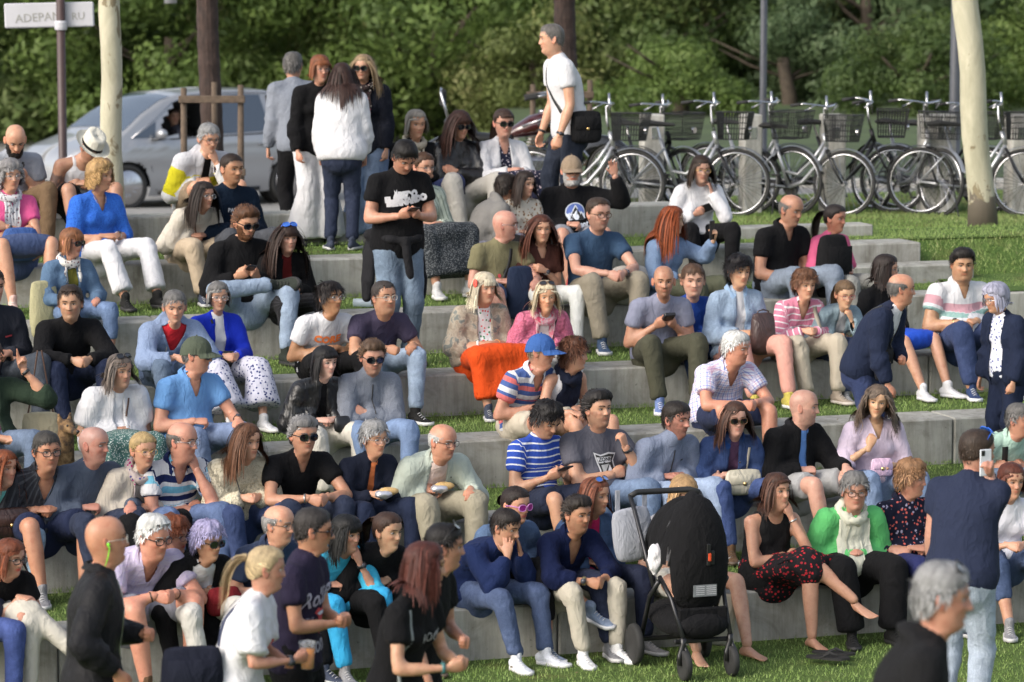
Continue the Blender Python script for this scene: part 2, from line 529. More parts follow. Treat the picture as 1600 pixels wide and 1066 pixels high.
def crown_mesh(seed, n, rx, rz, leaf, mat):
 r = np.random.default_rng(seed)
 nb = 46
 ca = r.normal(0, 1, (nb, 3)); ca /= np.linalg.norm(ca, axis=1)[:, None]
 cr = r.uniform(.35, 1, nb) ** .6
 cen = ca * cr[:, None] * np.array([rx, rx, rz]) * .85
 br = r.uniform(.22, .42, nb) * rx * .75
 tone = r.normal(.45, .2, nb)
 which = r.integers(0, nb, n)
 d = r.normal(0, 1, (n, 3)); d /= np.linalg.norm(d, axis=1)[:, None]
 rad = br[which] * r.uniform(.45, 1.25, n)
 P = cen[which] + d * rad[:, None] * np.array([1, 1, .8])
 t1 = np.cross(d, r.normal(0, 1, (n, 3))); t1 /= np.linalg.norm(t1, axis=1)[:, None]
 nn = d + r.normal(0, .55, (n, 3)); t2 = np.cross(nn, t1); t2 /= np.linalg.norm(t2, axis=1)[:, None]
 s = leaf * r.uniform(.6, 1.4, n)[:, None]
 V = np.stack([P - t1 * s, P + t2 * s * .45, P + t1 * s, P - t2 * s * .45], 1).reshape(-1, 3)
 F = np.arange(4 * n).reshape(-1, 4)
 me = mesh_np('crown', V, F, [mat], smooth=False)
 v = np.clip(tone[which] + r.normal(0, .14, n), 0, 1).repeat(4)
 cattr = me.color_attributes.new('Col', 'FLOAT_COLOR', 'POINT')
 cattr.data.foreach_set('color', np.stack([v, v, v, np.ones_like(v)], 1).astype(np.float32).ravel())
 return me
CROWNS = [crown_mesh(1, 30000, 2.6, 3.1, .068, M_LEAF[0]), crown_mesh(2, 30000, 2.7, 3.0, .068, M_LEAF[1]),
   crown_mesh(3, 28000, 2.6, 2.8, .068, M_LEAF[2]), crown_mesh(4, 28000, 2.5, 3.2, .068, M_LEAF[3])]
def trunk_mesh(h, r0, r1, mat, seed=0, n=12, k=9, bend=.15):
 rr = random.Random(seed); mb = MB(); pts = []; rad = []
 for i in range(k):
  t = i / (k - 1)
  pts.append((bend * math.sin(t * 2.2 + seed) * t, bend * .6 * math.cos(t * 3 + seed) * t, h * t))
  rad.append(r0 + (r1 - r0) * t + (.25 * r0 * max(0, 1 - t * 14)))
 mb.tube(pts, rad, 0, n)
 for i in range(4):
  a = rr.uniform(0, 6.28); z = h * rr.uniform(.55, .9)
  mb.tube([(0, 0, z), (math.cos(a) * .8, math.sin(a) * .8, z + .8), (math.cos(a) * 1.5, math.sin(a) * 1.5, z + 1.9)], [r1 * .7, r1 * .45, .02], 0, 7)
 return mb.mesh('trunk', [mat], True)
TRUNK = trunk_mesh(4.0, .17, .11, M_BARK)
tree_rows = [
 (-11.5, 50, 4.4, 1, 1.2), (-8.3, 47, 3.6, 1, 1.05), (-6.0, 52, 5.2, 0, 1.2), (-5.0, 46, 3.3, 0, .85), (-2.6, 50, 4.2, 2, 1.15),
 (-1.2, 46.5, 3.5, 0, .95), (.9, 51, 4.6, 0, 1.15), (2.2, 47, 3.4, 1, .8), (3.6, 50, 4.0, 2, 1.05), (5.4, 48, 3.9, 3, 1.1),
 (7.2, 53, 4.6, 0, 1.2), (9.0, 49, 3.8, 0, 1.0), (11.2, 51, 4.3, 1, 1.15), (13.6, 54, 4.8, 1, 1.3), (8.6, 45.5, 4.9, 1, .75), (3.9, 45, 2.2, 3, .55), (6.6, 45, 2.3, 0, .6), (-3.2, 49, 2.0, 0, .62), (.4, 45, 2.2, 2, .6), (-6.6, 50, 1.8, 0, .7), (-10, 51, 1.9, 1, .8), (2.2, 42, 2.2, 0, .5), (5.3, 42, 2.3, 1, .5), (8.0, 42, 2.2, 0, .5)]
twhere = ['far left behind the white direction sign', 'behind the bonnet of the silver car', 'tall behind the silver car roof', 'behind the windscreen of the silver car', 'behind the man in the grey blazer',
   'behind the woman in the white shirt', 'behind the seated woman in sunglasses', 'behind the motorcycle tank', 'behind the man in the white tee', 'behind the second bicycle',
   'behind the dark lamp post', 'left of the pale plane trunk on the right', 'behind the pale plane trunk on the right', 'at the far right edge', 'overhanging behind the right lamp post',
   'low behind the first bicycle baskets', 'low behind the row of bicycles', 'low behind the grey blazer and car roof', 'low behind the women on the top wall', 'low behind the silver car', 'low at the far left behind the bonnet', 'low behind the second concrete post', 'low behind the third and fourth concrete posts', 'low behind the leaning plane trunk']
kinds = ['mid green', 'dark green', 'olive green', 'blue green']
for (x, y, z, k, sc), w in zip(tree_rows, twhere):
 x, y, z, sc = x * 1.35, y * 1.35, 4.15 + (z - 4.15) * 1.35, sc * 1.38
 gz_ = ground_z(x, y)
 root = empty('leafy_tree', (x, y, gz_), random.uniform(0, 6.28), f'blurred {kinds[k]} leafy tree {w}', 'tree', 'trees beyond the promenade')
 o = obj('crown', CROWNS[k], root, loc=(0, 0, z - gz_)); o.scale = (sc, sc, sc)
 o.rotation_euler = (0, 0, random.uniform(0, 6.28))
 t = obj('trunk', TRUNK, root); t.scale = (1, 1, max(.3, (z - gz_) / 4.0))
r = np.random.default_rng(77); n = 60000
X = r.uniform(-20, 22, n); Z = r.uniform(-2, 11, n)
Y = 80 + 2.2 * vnoise(np.stack([X, Z, X * 0], 1), .45, 3) + r.uniform(-.5, .5, n)
P = np.stack([X, Y, Z + 1], 1)
d = np.stack([r.normal(0, .6, n), -np.ones(n), r.normal(0, .6, n)], 1)
t1 = np.cross(d, r.normal(0, 1, (n, 3))); t1 /= np.linalg.norm(t1, axis=1)[:, None]
t2 = np.cross(d, t1); t2 /= np.linalg.norm(t2, axis=1)[:, None]
s = .30 * r.uniform(.6, 1.4, n)[:, None]
V = np.stack([P - t1 * s, P + t2 * s * .5, P + t1 * s, P - t2 * s * .5], 1).reshape(-1, 3)
me = mesh_np('far_wood', V, np.arange(4 * n).reshape(-1, 4), [M_LEAF[0]], smooth=False)
v = np.clip(.62 + .38 * vnoise(P, .5, 5) + r.normal(0, .12, n), 0, 1).repeat(4)
ca = me.color_attributes.new('Col', 'FLOAT_COLOR', 'POINT')
ca.data.foreach_set('color', np.stack([v, v, v, np.ones_like(v)], 1).astype(np.float32).ravel())
tag(obj('far_wood', me), kind='stuff')
mb = MB(); mb.box((1, 90, 7), (90, .6, 18)); tag(mb.build('wood_depth', simple('deep_wood', (.07, .095, .035), .9, var=.5, scale=1.5)), kind='stuff')
def px2w(px, py, Y):
 """photo pixel at depth Y -> world x, z"""
 a = math.atan((py - 533) / FPX) + PITCH
 depth = Y * math.cos(PITCH) + (Y * math.tan(a)) * math.sin(PITCH)
 return ((px - 800) / FPX * depth, CAM_H - Y * math.tan(a))
def plane_tree(px0, px1, pyb, Y, rad, label, zb, top_r=None):
 x0, _ = px2w(px0, 0, Y); x1, _ = px2w(px1, pyb, Y)
 root = empty('plane_tree', (x1, Y, zb), 0, label, 'tree', 'pale plane trees')
 mb = MB(); pts = []; rads = []; h = 6.2
 for i in range(22):
  t = i / 21
  z = h * t
  k = z / (CAM_H - zb + .2)
  x = (x0 - x1) * k
  pts.append((x + .012 * math.sin(z * 5), .02 * math.sin(z * 3), z))
  flare = .20 * math.exp(-z / .10)
  rads.append(rad * (1.06 - .10 * t + flare + .02 * math.sin(z * 7)))
 mb.tube(pts, rads, 0, 28)
 mb.build('trunk', M_PLANE, root, smooth=True)
 tp_ = Vector(pts[-1])
 o = obj('crown', CROWNS[0], root, loc=tp_ + Vector((0, .2, 2.4))); o.scale = (.75, .75, .6)
 return root
plane_tree(172, 176, 305, 28.6, .092, 'pale barked plane tree standing left, in front of the silver car', 1.77)
plane_tree(1503, 1536, 352, 30.2, .118, 'leaning pale barked plane tree on the right lawn by the bicycles', 1.79)
def palm(px, pyb, Y, rad, label):
 x, _ = px2w(px, pyb, Y)
 root = empty('palm_tree', (x, Y, ground_z(x, Y) - .02), 0, label, 'tree', 'dark palm trunks')
 mb = MB(); pts = []; rads = []
 for i in range(60):
  z = 7.0 * i / 59
  pts.append((.02 * math.sin(z * 2), 0, z)); rads.append(rad * (1 + .07 * (i % 2) + .12 * math.exp(-z)))
 mb.tube(pts, rads, 0, 16)
 mb.build('trunk', M_PALM, root)
 mb = MB()
 rr = random.Random(int(px))
 for i in range(26):
  a = rr.uniform(0, 6.28); el = rr.uniform(.1, 1.1); L = rr.uniform(1.6, 2.3)
  prev = None
  for j in range(8):
   t = j / 7
   rr_ = L * t; zz = 7 + L * t * math.sin(el) - 1.4 * t * t * L * .6
   p_ = Vector((math.cos(a) * rr_, math.sin(a) * rr_, zz))
   if prev is not None:
    w_ = .28 * math.sin(math.pi * (t * .9 + .05)); sd_ = Vector((-math.sin(a), math.cos(a), 0))
    mb.add([prev - sd_ * w_ - Vector((0, 0, .1)), prev, p_, p_ - sd_ * w_ - Vector((0, 0, .1))], [(0, 1, 2, 3)])
    mb.add([prev + sd_ * w_ - Vector((0, 0, .1)), prev, p_, p_ + sd_ * w_ - Vector((0, 0, .1))], [(0, 1, 2, 3)])
   prev = p_
 mb.build('crown', simple('palm_fronds', (.05, .09, .03), .6), root)
palm(330, 300, 33.5, .108, 'dark palm trunk in a wooden guard in front of the silver car')
palm(884, 300, 36.2, .115, 'dark palm trunk in a wooden guard behind the motorcycle')
M_POST = simple('weathered_wood', (.105, .075, .052), .85, var=.3, scale=20, bump=.004)
M_REDWOOD = simple('reddish_wood', (.24, .10, .05), .8, var=.25, scale=20)
def guard(px0, px1, pyt, pyrail, Y, label, mat, posts):
 xs = [px2w(p_, 200, Y)[0] for p_ in posts]
 zt = px2w(0, pyt, Y)[1]; zr = px2w(0, pyrail, Y)[1]
 cx = sum(xs) / len(xs)
 root = empty('tree_guard', (cx, Y, 1.68), 0, label, 'tree guard', 'wooden tree guards')
 for i, x in enumerate(xs):
  mb = MB(); zz = zt + (-.03, .02, 0)[i % 3] - 1.68; mb.tube([(0, 0, -.4), (0, 0, zz * .5), (.005, 0, zz)], [.038, .035, .031], 0, 10)
  mb.build('post', mat if i < len(xs) - 1 or mat is M_POST else M_REDWOOD, root, smooth=True, loc=(x - cx, [0, .28, 0][i % 3] if len(xs) > 2 else 0, 0))
 x0 = px2w(px0, 0, Y)[0] - cx; x1 = px2w(px1, 0, Y)[0] - cx
 mb = MB(); mb.box(((x0 + x1) / 2, -.055, zr - 1.68), (x1 - x0, .035, .075), bev=.006); mb.build('rail', mat, root)
 mb = MB(); mb.box(((x0 + x1) / 2, -.055, zr - 1.68 - .75), (x1 - x0, .035, .075), bev=.006); mb.build('rail', mat, root)
guard(278, 382, 133, 155, 33.0, 'brown wooden post and rail guard round the palm trunk by the car', M_POST, (287, 331, 376))
guard(823, 928, 128, 148, 35.6, 'wooden guard with a reddish post behind the walking man', M_POST, (832, 921))
M_DPOLE = simple('dark_grey_pole_paint', (.075, .08, .095), .45, var=.1)
M_BRN = simple('brown_pole_paint', (.055, .032, .030), .5, var=.15)
M_GPOLE = simple('galvanised_pole', (.45, .46, .48), .4, .4, var=.1)
for (px, Y, rad, mat, lab) in ((1192, 38.5, .042, M_DPOLE, 'slim dark grey lamp post between the bicycles'), (1491, 37.8, .062, M_DPOLE, 'dark grey lamp post just left of the leaning plane tree'),):
 x, _ = px2w(px, 200, Y)
 root = empty('lamp_post', (x, Y, 1.62), 0, lab, 'lamp post', 'dark lamp posts')
 mb = MB(); mb.lathe([(rad * 1.9, 0), (rad * 1.9, .02), (rad * 1.25, .05), (rad * 1.2, .9), (rad, 1.0), (rad * .9, 5.2)], 0, 18)
 mb.build('pole', mat, root, smooth=True)
 mb = MB(); mb.box((.35, 0, 5.25), (.8, .22, .09), bev=.03); mb.build('lamp_head', mat, root)
x, zb = px2w(267, 66, 44)
root = empty('pale_mast', (x, 44, 1.8), 0, 'pale grey metal mast among the leaves above the car', 'mast')
mb = MB(); mb.lathe([(.085, 2.0), (.075, 6.5)], 0, 14); mb.build('pole', M_GPOLE, root, smooth=True)
x, _ = px2w(96, 100, 31.0)
root = empty('direction_sign', (x, 31.0, 1.70), 0, 'white direction sign board on a dark brown pole at top left', 'sign')
mb = MB(); mb.lathe([(.055, -.25), (.055, .06), (.042, .10), (.042, 3.2)], 0, 16); mb.build('pole', M_BRN, root, smooth=True)
M_SIGN = simple('white_sign_enamel', (.46, .46, .49), .35, var=.06, scale=4)
xa, z0 = px2w(11, 43, 30.93); xb, z1 = px2w(151, 4, 30.93)
mb = MB(); mb.box(((xa + xb) / 2 - x, .065, (z0 + z1) / 2 - 1.70), (xb - xa, .03, abs(z1 - z0)), bev=.012)
o = mb.build('sign_board', M_SIGN, root); o.rotation_euler = (0, R(-1.2), 0)
mb = MB(); mb.lathe([(.056, 0), (.062, .02), (.062, .07), (.05, .09)], 0, 16); mb.build('clamp', M_SIGN, root, loc=(0, 0, px2w(0, 47, 31)[1] - 1.70))
def text_mesh(body, size, mat, extrude=.0, mirror=False):
 c = bpy.data.curves.new('lettering', 'FONT'); c.body = body; c.size = size; c.align_x = 'CENTER'; c.align_y = 'CENTER'; c.extrude = extrude; c.resolution_u = 2
 o = bpy.data.objects.new('tmp', c); COL.objects.link(o)
 dg = bpy.context.evaluated_depsgraph_get()
 me = bpy.data.meshes.new_from_object(o.evaluated_get(dg))
 bpy.data.objects.remove(o); me.materials.clear(); me.materials.append(mat); me.name = 'lettering'
 if mirror:
  for v in me.vertices: v.co.x *= -1
 return me
obj('lettering', text_mesh('RU', .10, simple('grey_sign_ink', (.28, .28, .26), .6), .001), root, loc=(px2w(119, 26, 30.9)[0] - x, .047, px2w(119, 26, 30.9)[1] - 1.70), rot=(R(90), R(-4), 0))
o = obj('lettering', text_mesh('ADEPAN', .115, simple('grey_sign_ink', (.28, .28, .26), .6), .001), root)
o.location = (px2w(56, 28, 30.9)[0] - x, .047, px2w(56, 28, 30.9)[1] - 1.70); o.rotation_euler = (R(90), R(-4), 0)
r = np.random.default_rng(91); lv = []
for k_, n_ in (('G', 30), ('F', 30), ('E', 35), ('D', 35), ('C', 30), ('B', 25)):
 lv.append(scatter_tread(k_, n_, b0=.05, b1=1.35, seed=50 + n_ + ord(k_)) + np.array([0, 0, .035]))
P = np.concatenate(lv + [np.stack([r.uniform(-1, 4.2, 35), r.uniform(17.2, 19, 35), np.full(35, .026)], 1)])
n = len(P); a = r.uniform(0, 6.28, n); t1 = np.stack([np.cos(a), np.sin(a), r.normal(0, .3, n)], 1); t2 = np.stack([-np.sin(a), np.cos(a), r.normal(0, .3, n)], 1); s_ = r.uniform(.008, .02, n)[:, None]
V = np.stack([P - t1 * s_, P + t2 * s_ * .6, P + t1 * s_, P - t2 * s_ * .6], 1).reshape(-1, 3)
tag(obj('fallen_leaves', mesh_np('fallen_leaves', V, np.arange(4 * n).reshape(-1, 4), [simple('dry_leaf', (.13, .10, .045), .8, var=.5, scale=3)], smooth=False)), kind='stuff')
# ================================================================== people
def nrm(v): v = np.asarray(v, float); return v / (np.linalg.norm(v) + 1e-9)
def V3(*a): return np.array(a, float)
def rotv(v, axis, ang):
 axis = nrm(axis); c, s = math.cos(ang), math.sin(ang)
 return v * c + np.cross(axis, v) * s + axis * np.dot(axis, v) * (1 - c)
X_, Y_, Z_ = V3(1, 0, 0), V3(0, 1, 0), V3(0, 0, 1)
FWD = V3(0, -1, 0)
def loft(P, ra, rb, A, n=14, cap=True):
 """rings along P (k,3), half axes ra along A and rb across; rounded ends"""
 P = np.asarray(P, float); k = len(P)
 ra = np.broadcast_to(np.asarray(ra, float), (k,)).copy(); rb = np.broadcast_to(np.asarray(rb, float), (k,)).copy()
 A = np.asarray(A, float); A = np.broadcast_to(A, (k, 3)).copy()
 T = np.gradient(P, axis=0); T /= np.linalg.norm(T, axis=1)[:, None] + 1e-9
 A -= (A * T).sum(1)[:, None] * T; A /= np.linalg.norm(A, axis=1)[:, None] + 1e-9
 B = np.cross(T, A)
 if cap:
  def capr(i, sgn):
   out = []
   r = min(ra[i], rb[i])
   for f, h in ((.92, .38), (.66, .75), (.3, .95)):
    out.append((P[i] + T[i] * sgn * r * h * .9, ra[i] * f, rb[i] * f, A[i], B[i]))
   return out
  s = capr(0, -1)[::-1] if cap != 'end' else []; e = capr(k - 1, 1) if cap != 'start' else []
  P = np.array([x[0] for x in s] + list(P) + [x[0] for x in e])
  ra = np.array([x[1] for x in s] + list(ra) + [x[1] for x in e]); rb = np.array([x[2] for x in s] + list(rb) + [x[2] for x in e])
  A = np.array([x[3] for x in s] + list(A) + [x[3] for x in e]); B = np.array([x[4] for x in s] + list(B) + [x[4] for x in e])
  k = len(P)
 th = np.arange(n) * 2 * np.pi / n
 V = P[:, None] + A[:, None] * (ra[:, None] * np.cos(th))[..., None] + B[:, None] * (rb[:, None] * np.sin(th))[..., None]
 V = V.reshape(-1, 3)
 i = np.arange(k - 1)[:, None] * n; j = np.arange(n)[None]; j2 = (j + 1) % n
 F = np.stack([i + j, i + j2, i + n + j2, i + n + j], -1).reshape(-1, 4)
 c0, c1 = len(V), len(V) + 1
 V = np.concatenate([V, P[:1], P[-1:]])
 jj = np.arange(n); jj2 = (jj + 1) % n
 F = np.concatenate([F, np.stack([np.full(n, c0), jj2, jj, jj], 1), np.stack([np.full(n, c1), (k - 1) * n + jj, (k - 1) * n + jj2, (k - 1) * n + jj2], 1)])
 return V, F
def caps(p0, p1, r0, r1=None, n=12, mid=0, flat=False):
 r1 = r0 if r1 is None else r1
 p0 = np.asarray(p0, float); p1 = np.asarray(p1, float)
 d = p1 - p0; a = np.cross(d, Z_)
 if np.linalg.norm(a) < 1e-3 * max(1e-9, np.linalg.norm(d)) or np.linalg.norm(a) < 1e-6: a = X_
 t = np.linspace(0, 1, 4 + mid)
 return loft(p0 + d * t[:, None], r0 + (r1 - r0) * t, r0 + (r1 - r0) * t, a, n, cap='start' if flat else True)
def ellip(c, r, axes=None, n=14, k=9):
 a = np.pi * np.arange(1, k) / k
 th = np.arange(n) * 2 * np.pi / n
 V = np.stack([np.sin(a)[:, None] * np.cos(th), np.sin(a)[:, None] * np.sin(th), -np.cos(a)[:, None] * np.ones(n)], -1).reshape(-1, 3)
 V = np.concatenate([V, [[0, 0, -1], [0, 0, 1]]]) * np.asarray(r)
 if axes is not None: V = V @ np.asarray(axes)
 i = np.arange(k - 2)[:, None] * n; j = np.arange(n)[None]; j2 = (j + 1) % n
 F = np.stack([i + j, i + j2, i + n + j2, i + n + j], -1).reshape(-1, 4)
 m = (k - 1) * n; jj = np.arange(n); jj2 = (jj + 1) % n
 F = np.concatenate([F, np.stack([np.full(n, m), jj2, jj, jj], 1), np.stack([np.full(n, m + 1), (k - 2) * n + jj, (k - 2) * n + jj2, (k - 2) * n + jj2], 1)])
 return V + np.asarray(c, float), F
def quad_mesh(name, V, F, mats, midx=None):
 """quads that may repeat their last vertex become triangles"""
 F = np.asarray(F)
 tri = F[:, 2] == F[:, 3]
 if not tri.any(): return mesh_np(name, V, F, mats, True, midx)
 n4 = F[~tri]; n3 = F[tri][:, :3]
 me = bpy.data.meshes.new(name)
 me.vertices.add(len(V)); me.vertices.foreach_set('co', np.asarray(V, np.float32).ravel())
 loops = np.concatenate([n4.ravel(), n3.ravel()]).astype(np.int32)
 me.loops.add(len(loops)); me.loops.foreach_set('vertex_index', loops)
 me.polygons.add(len(F))
 st = np.concatenate([np.arange(len(n4)) * 4, len(n4) * 4 + np.arange(len(n3)) * 3]).astype(np.int32)
 tt = np.concatenate([np.full(len(n4), 4), np.full(len(n3), 3)]).astype(np.int32)
 me.polygons.foreach_set('loop_start', st); me.polygons.foreach_set('loop_total', tt)
 for m in mats: me.materials.append(m)
 if midx is not None:
  midx = np.asarray(midx); me.polygons.foreach_set('material_index', np.concatenate([midx[~tri], midx[tri]]).astype(np.int32))
 me.polygons.foreach_set('use_smooth', np.ones(len(F), bool))
 me.update(calc_edges=True)
 return me
# ---- batch voxel remesh: sources are queued, evaluated together, then read back
_RM = []
def rm_queue(parts, voxel, smooth=4, key=None):
 V, F = join_vf(parts)
 me = quad_mesh('src', V, F, [])
 o = bpy.data.objects.new('src', me); COL.objects.link(o)
 m = o.modifiers.new('r', 'REMESH'); m.mode = 'VOXEL'; m.voxel_size = voxel
 if smooth:
  m2 = o.modifiers.new('s', 'SMOOTH'); m2.factor = .5; m2.iterations = smooth
 h = {'o': o}; _RM.append(h); return h
def rm_eval():
 dg = bpy.context.evaluated_depsgraph_get(); dg.update()
 for h in _RM:
  e = h['o'].evaluated_get(dg); me = e.data
  V = np.empty(len(me.vertices) * 3, np.float32); me.vertices.foreach_get('co', V)
  N = np.empty(len(me.vertices) * 3, np.float32); me.vertices.foreach_get('normal', N)
  F = np.empty(len(me.loops), np.int32); me.loops.foreach_get('vertex_index', F)
  h['V'] = V.reshape(-1, 3).astype(float); h['N'] = N.reshape(-1, 3).astype(float); h['F'] = F.reshape(-1, 4)
 for h in _RM:
  o = h.pop('o'); me = o.data; bpy.data.objects.remove(o); bpy.data.meshes.remove(me)
 _RM.clear()
# ---- head: grid of rings from crown to the base of the neck; front is -Y, origin mid head
HZ = np.array([.1165, .113, .104, .090, .070, .050, .036, .026, .016, .008, .000, -.008, -.016, -.024, -.031, -.038, -.044, -.050, -.056, -.062, -.070, -.079, -.088, -.097, -.106, -.114, -.122, -.134, -.155, -.180, -.205])
def prof(z, pts):
 pts = sorted(pts); return np.interp(z, [p[0] for p in pts], [p[1] for p in pts])
def head_base(fem=0., fat=0., nose=1., jaw=1., long=1., seed=0):
 nseg = 52
 z = HZ
 yf = prof(z, [(.1165, -.004), (.113, -.032), (.104, -.056), (.090, -.073), (.070, -.085), (.05, -.0905), (.03, -.0925), (.012, -.0885), (-.02, -.0865), (-.05, -.0865), (-.075, -.0835), (-.092, -.083), (-.103, -.078), (-.112, -.066), (-.122, -.046), (-.134, -.040), (-.155, -.034), (-.18, -.030), (-.205, -.030)])
 yb = prof(z, [(.1165, .004), (.113, .036), (.104, .060), (.09, .078), (.07, .092), (.05, .099), (.02, .102), (-.01, .097), (-.04, .086), (-.07, .073), (-.10, .068), (-.13, .070), (-.16, .075), (-.18, .082), (-.205, .092)])
 w = prof(z, [(.1165, .004), (.113, .028), (.104, .047), (.09, .061), (.07, .0715), (.05, .0765), (.02, .0775), (-.01, .0745), (-.03, .0705), (-.05, .066), (-.07, .0605), (-.088, .0535), (-.10, .0475), (-.112, .046), (-.125, .0475), (-.15, .0485), (-.18, .053), (-.205, .064)])
 lower = np.clip((-z) / .09, 0, 1) * (z > -.12)
 w = w + fat * .014 * np.clip(-z / .07, 0, 1.2) + (jaw - 1) * .05 * lower
 neckm = np.clip((-z - .10) / .03, 0, 1)
 w = w * (1 - .13 * fem * neckm) * (1 - .035 * fem)
 yf = yf + fat * (-.010) * np.clip((-z - .09) / .02, 0, 1)
 yb = yb - .008 * fem * neckm
 yf = yf + .008 * fem * neckm
 k = len(z)
 u = np.arange(nseg) / nseg * 2 * np.pi
 th = u - .42 * np.sin(u)
 V = np.zeros((k, nseg, 3))
 cy = (yf + yb) / 2; hd = (yb - yf) / 2
 for i in range(k):
  c, s = np.cos(th), np.sin(th)
  e = .86 if z[i] > -.02 else (.86 + (1.02 - .86) * min(1, (-z[i] - .02) / .06))
  if z[i] < -.112: e = 1.0
  x = w[i] * np.sign(s) * np.abs(s) ** e
  y = -np.sign(c) * np.abs(c) ** e * hd[i] + cy[i]
  V[i, :, 0] = x; V[i, :, 1] = y; V[i, :, 2] = z[i]
 V = V.reshape(-1, 3)
 x, y, zz = V[:, 0].copy(), V[:, 1].copy(), V[:, 2].copy()
 front = np.clip((-y - .02) / .05, 0, 1)
 g = lambda dx, sx, dz, sz: np.exp(-(dx / sx) ** 2 - (dz / sz) ** 2)
 ax = np.abs(x)
 V[:, 1] += front * (.0125 * g(ax - .031, .0155, zz - .007, .0115))
 V[:, 1] -= front * (.0045 - .003 * fem) * g(ax - .026, .020, zz - .029, .008)
 V[:, 1] -= front * .0055 * g(ax - .043, .015, zz + .022, .014)
 V[:, 1] += front * .004 * g(ax - .045, .012, zz + .052, .018) * (1 - fat)
 V[:, 1] -= front * (.0055 + .001 * fem) * g(x, .021, zz + .0485, .0055)
 V[:, 1] -= front * (.0060 + .001 * fem) * g(x, .018, zz + .0600, .0055)
 V[:, 1] += front * .0042 * g(x, .021, zz + .0545, .0028)
 V[:, 1] += front * .0045 * g(x, .020, zz + .0710, .006)
 V[:, 1] -= front * .0055 * g(x, .016, zz + .090, .011)
 t = np.clip((.022 - zz) / .050, 0, 1)
 h = nose * (.005 + .021 * t ** 1.25) * np.where(zz < -.030, np.clip(1 - (-.030 - zz) / .009, 0, 1), 1) * np.clip((.034 - zz) / .012, 0, 1)
 sw = .0075 + .0075 * t ** 2
 V[:, 1] -= front * h * np.exp(-(ax / sw) ** 2.4)
 V[:, 1] -= front * .008 * g(ax - .0125, .0062, zz + .0285, .0065)
 if long != 1.: V[:, 2] = np.where(V[:, 2] < 0, V[:, 2] * 1, V[:, 2])
 i = np.arange(k - 1)[:, None] * nseg; j = np.arange(nseg)[None]; j2 = (j + 1) % nseg
 F = np.stack([i + j2, i + j, i + nseg + j, i + nseg + j2], -1).reshape(-1, 4)
 top = len(V); V = np.concatenate([V, [[0, 0, .1172]]])
 jj = np.arange(nseg); jj2 = (jj + 1) % nseg
 F = np.concatenate([F, np.stack([np.full(nseg, top), jj, jj2, jj2], 1)])
 return V, F
def ear(side):
 P = []; ra = []; rb = []
 V, F = ellip((side * .079, .006, -.004), (.0085, .017, .031), n=12, k=8)
 o = (V[:, 0] * side > .079)
 d = np.exp(-((V[:, 1] - .004) / .009) ** 2 - ((V[:, 2] + .002) / .016) ** 2)
 V[:, 0] -= side * np.where(o, .0085 * d, 0)
 V[:, 0] += side * (V[:, 1] - .0) * .45
 V[:, 1] += (V[:, 2] + .004) * .22
 return V, F
EYE_Z, EYE_X = .007, .031
def face_add(fem, seed):
 """eyes, brows: list of (V, F, mat index)  1 eye white 2 iris 3 brow/lash colour 4 lips"""
 out = []
 for sd in (-1, 1):
  V, F = ellip((sd * EYE_X, -.0712, EYE_Z), (.0140, .0115, .0052 + .0008 * fem), n=12, k=8)
  out.append((V, F, 1))
  V, F = ellip((sd * (EYE_X - .001), -.0808, EYE_Z + .0003), (.0054, .0024, .0049), n=10, k=6)
  out.append((V, F, 2))
  t = np.linspace(-1, 1, 7)
  P = np.stack([sd * EYE_X + t * .0155, -.0840 + .0085 * t ** 2, EYE_Z + .0054 - .0054 * t ** 2], 1)
  out.append((*loft(P, .0022, .0014 + .0005 * fem, Y_, 6), 3))
  bz = .0275 if not fem else .028
  t = np.linspace(0, 1, 7)
  P = np.stack([sd * (.014 + .036 * t), -.0975 + .018 * t ** 1.8, bz + .005 * np.sin(t * 2.4) - .002 * t], 1)
  th = (.0040 - .0013 * fem) * (1 - .6 * t)
  out.append((*loft(P, .0024, th, Y_, 6), 3))
 return out
def skull_d(P):
 """normalised distance in the skull ellipsoid"""
 return np.sqrt((P[:, 0] / .0775) ** 2 + ((P[:, 1] - .006) / .0965) ** 2 + ((P[:, 2] - .012) / .106) ** 2)
def hairmask(V, style, recede=0.):
 """>0 inside the hair area"""
 x, y, z = np.abs(V[:, 0]), V[:, 1], V[:, 2]
 line = np.interp(y, [-.10, -.082, -.06, -.035, -.012, .005, .03, .06, .10], [.066 , .064, .052, .030, -.004, .006, -.035, -.052, -.060])
 if recede: line = line + recede * np.interp(y, [-.10, -.05, .0, .06, .1], [.05, .045, .0, 0, 0])
 return z - line
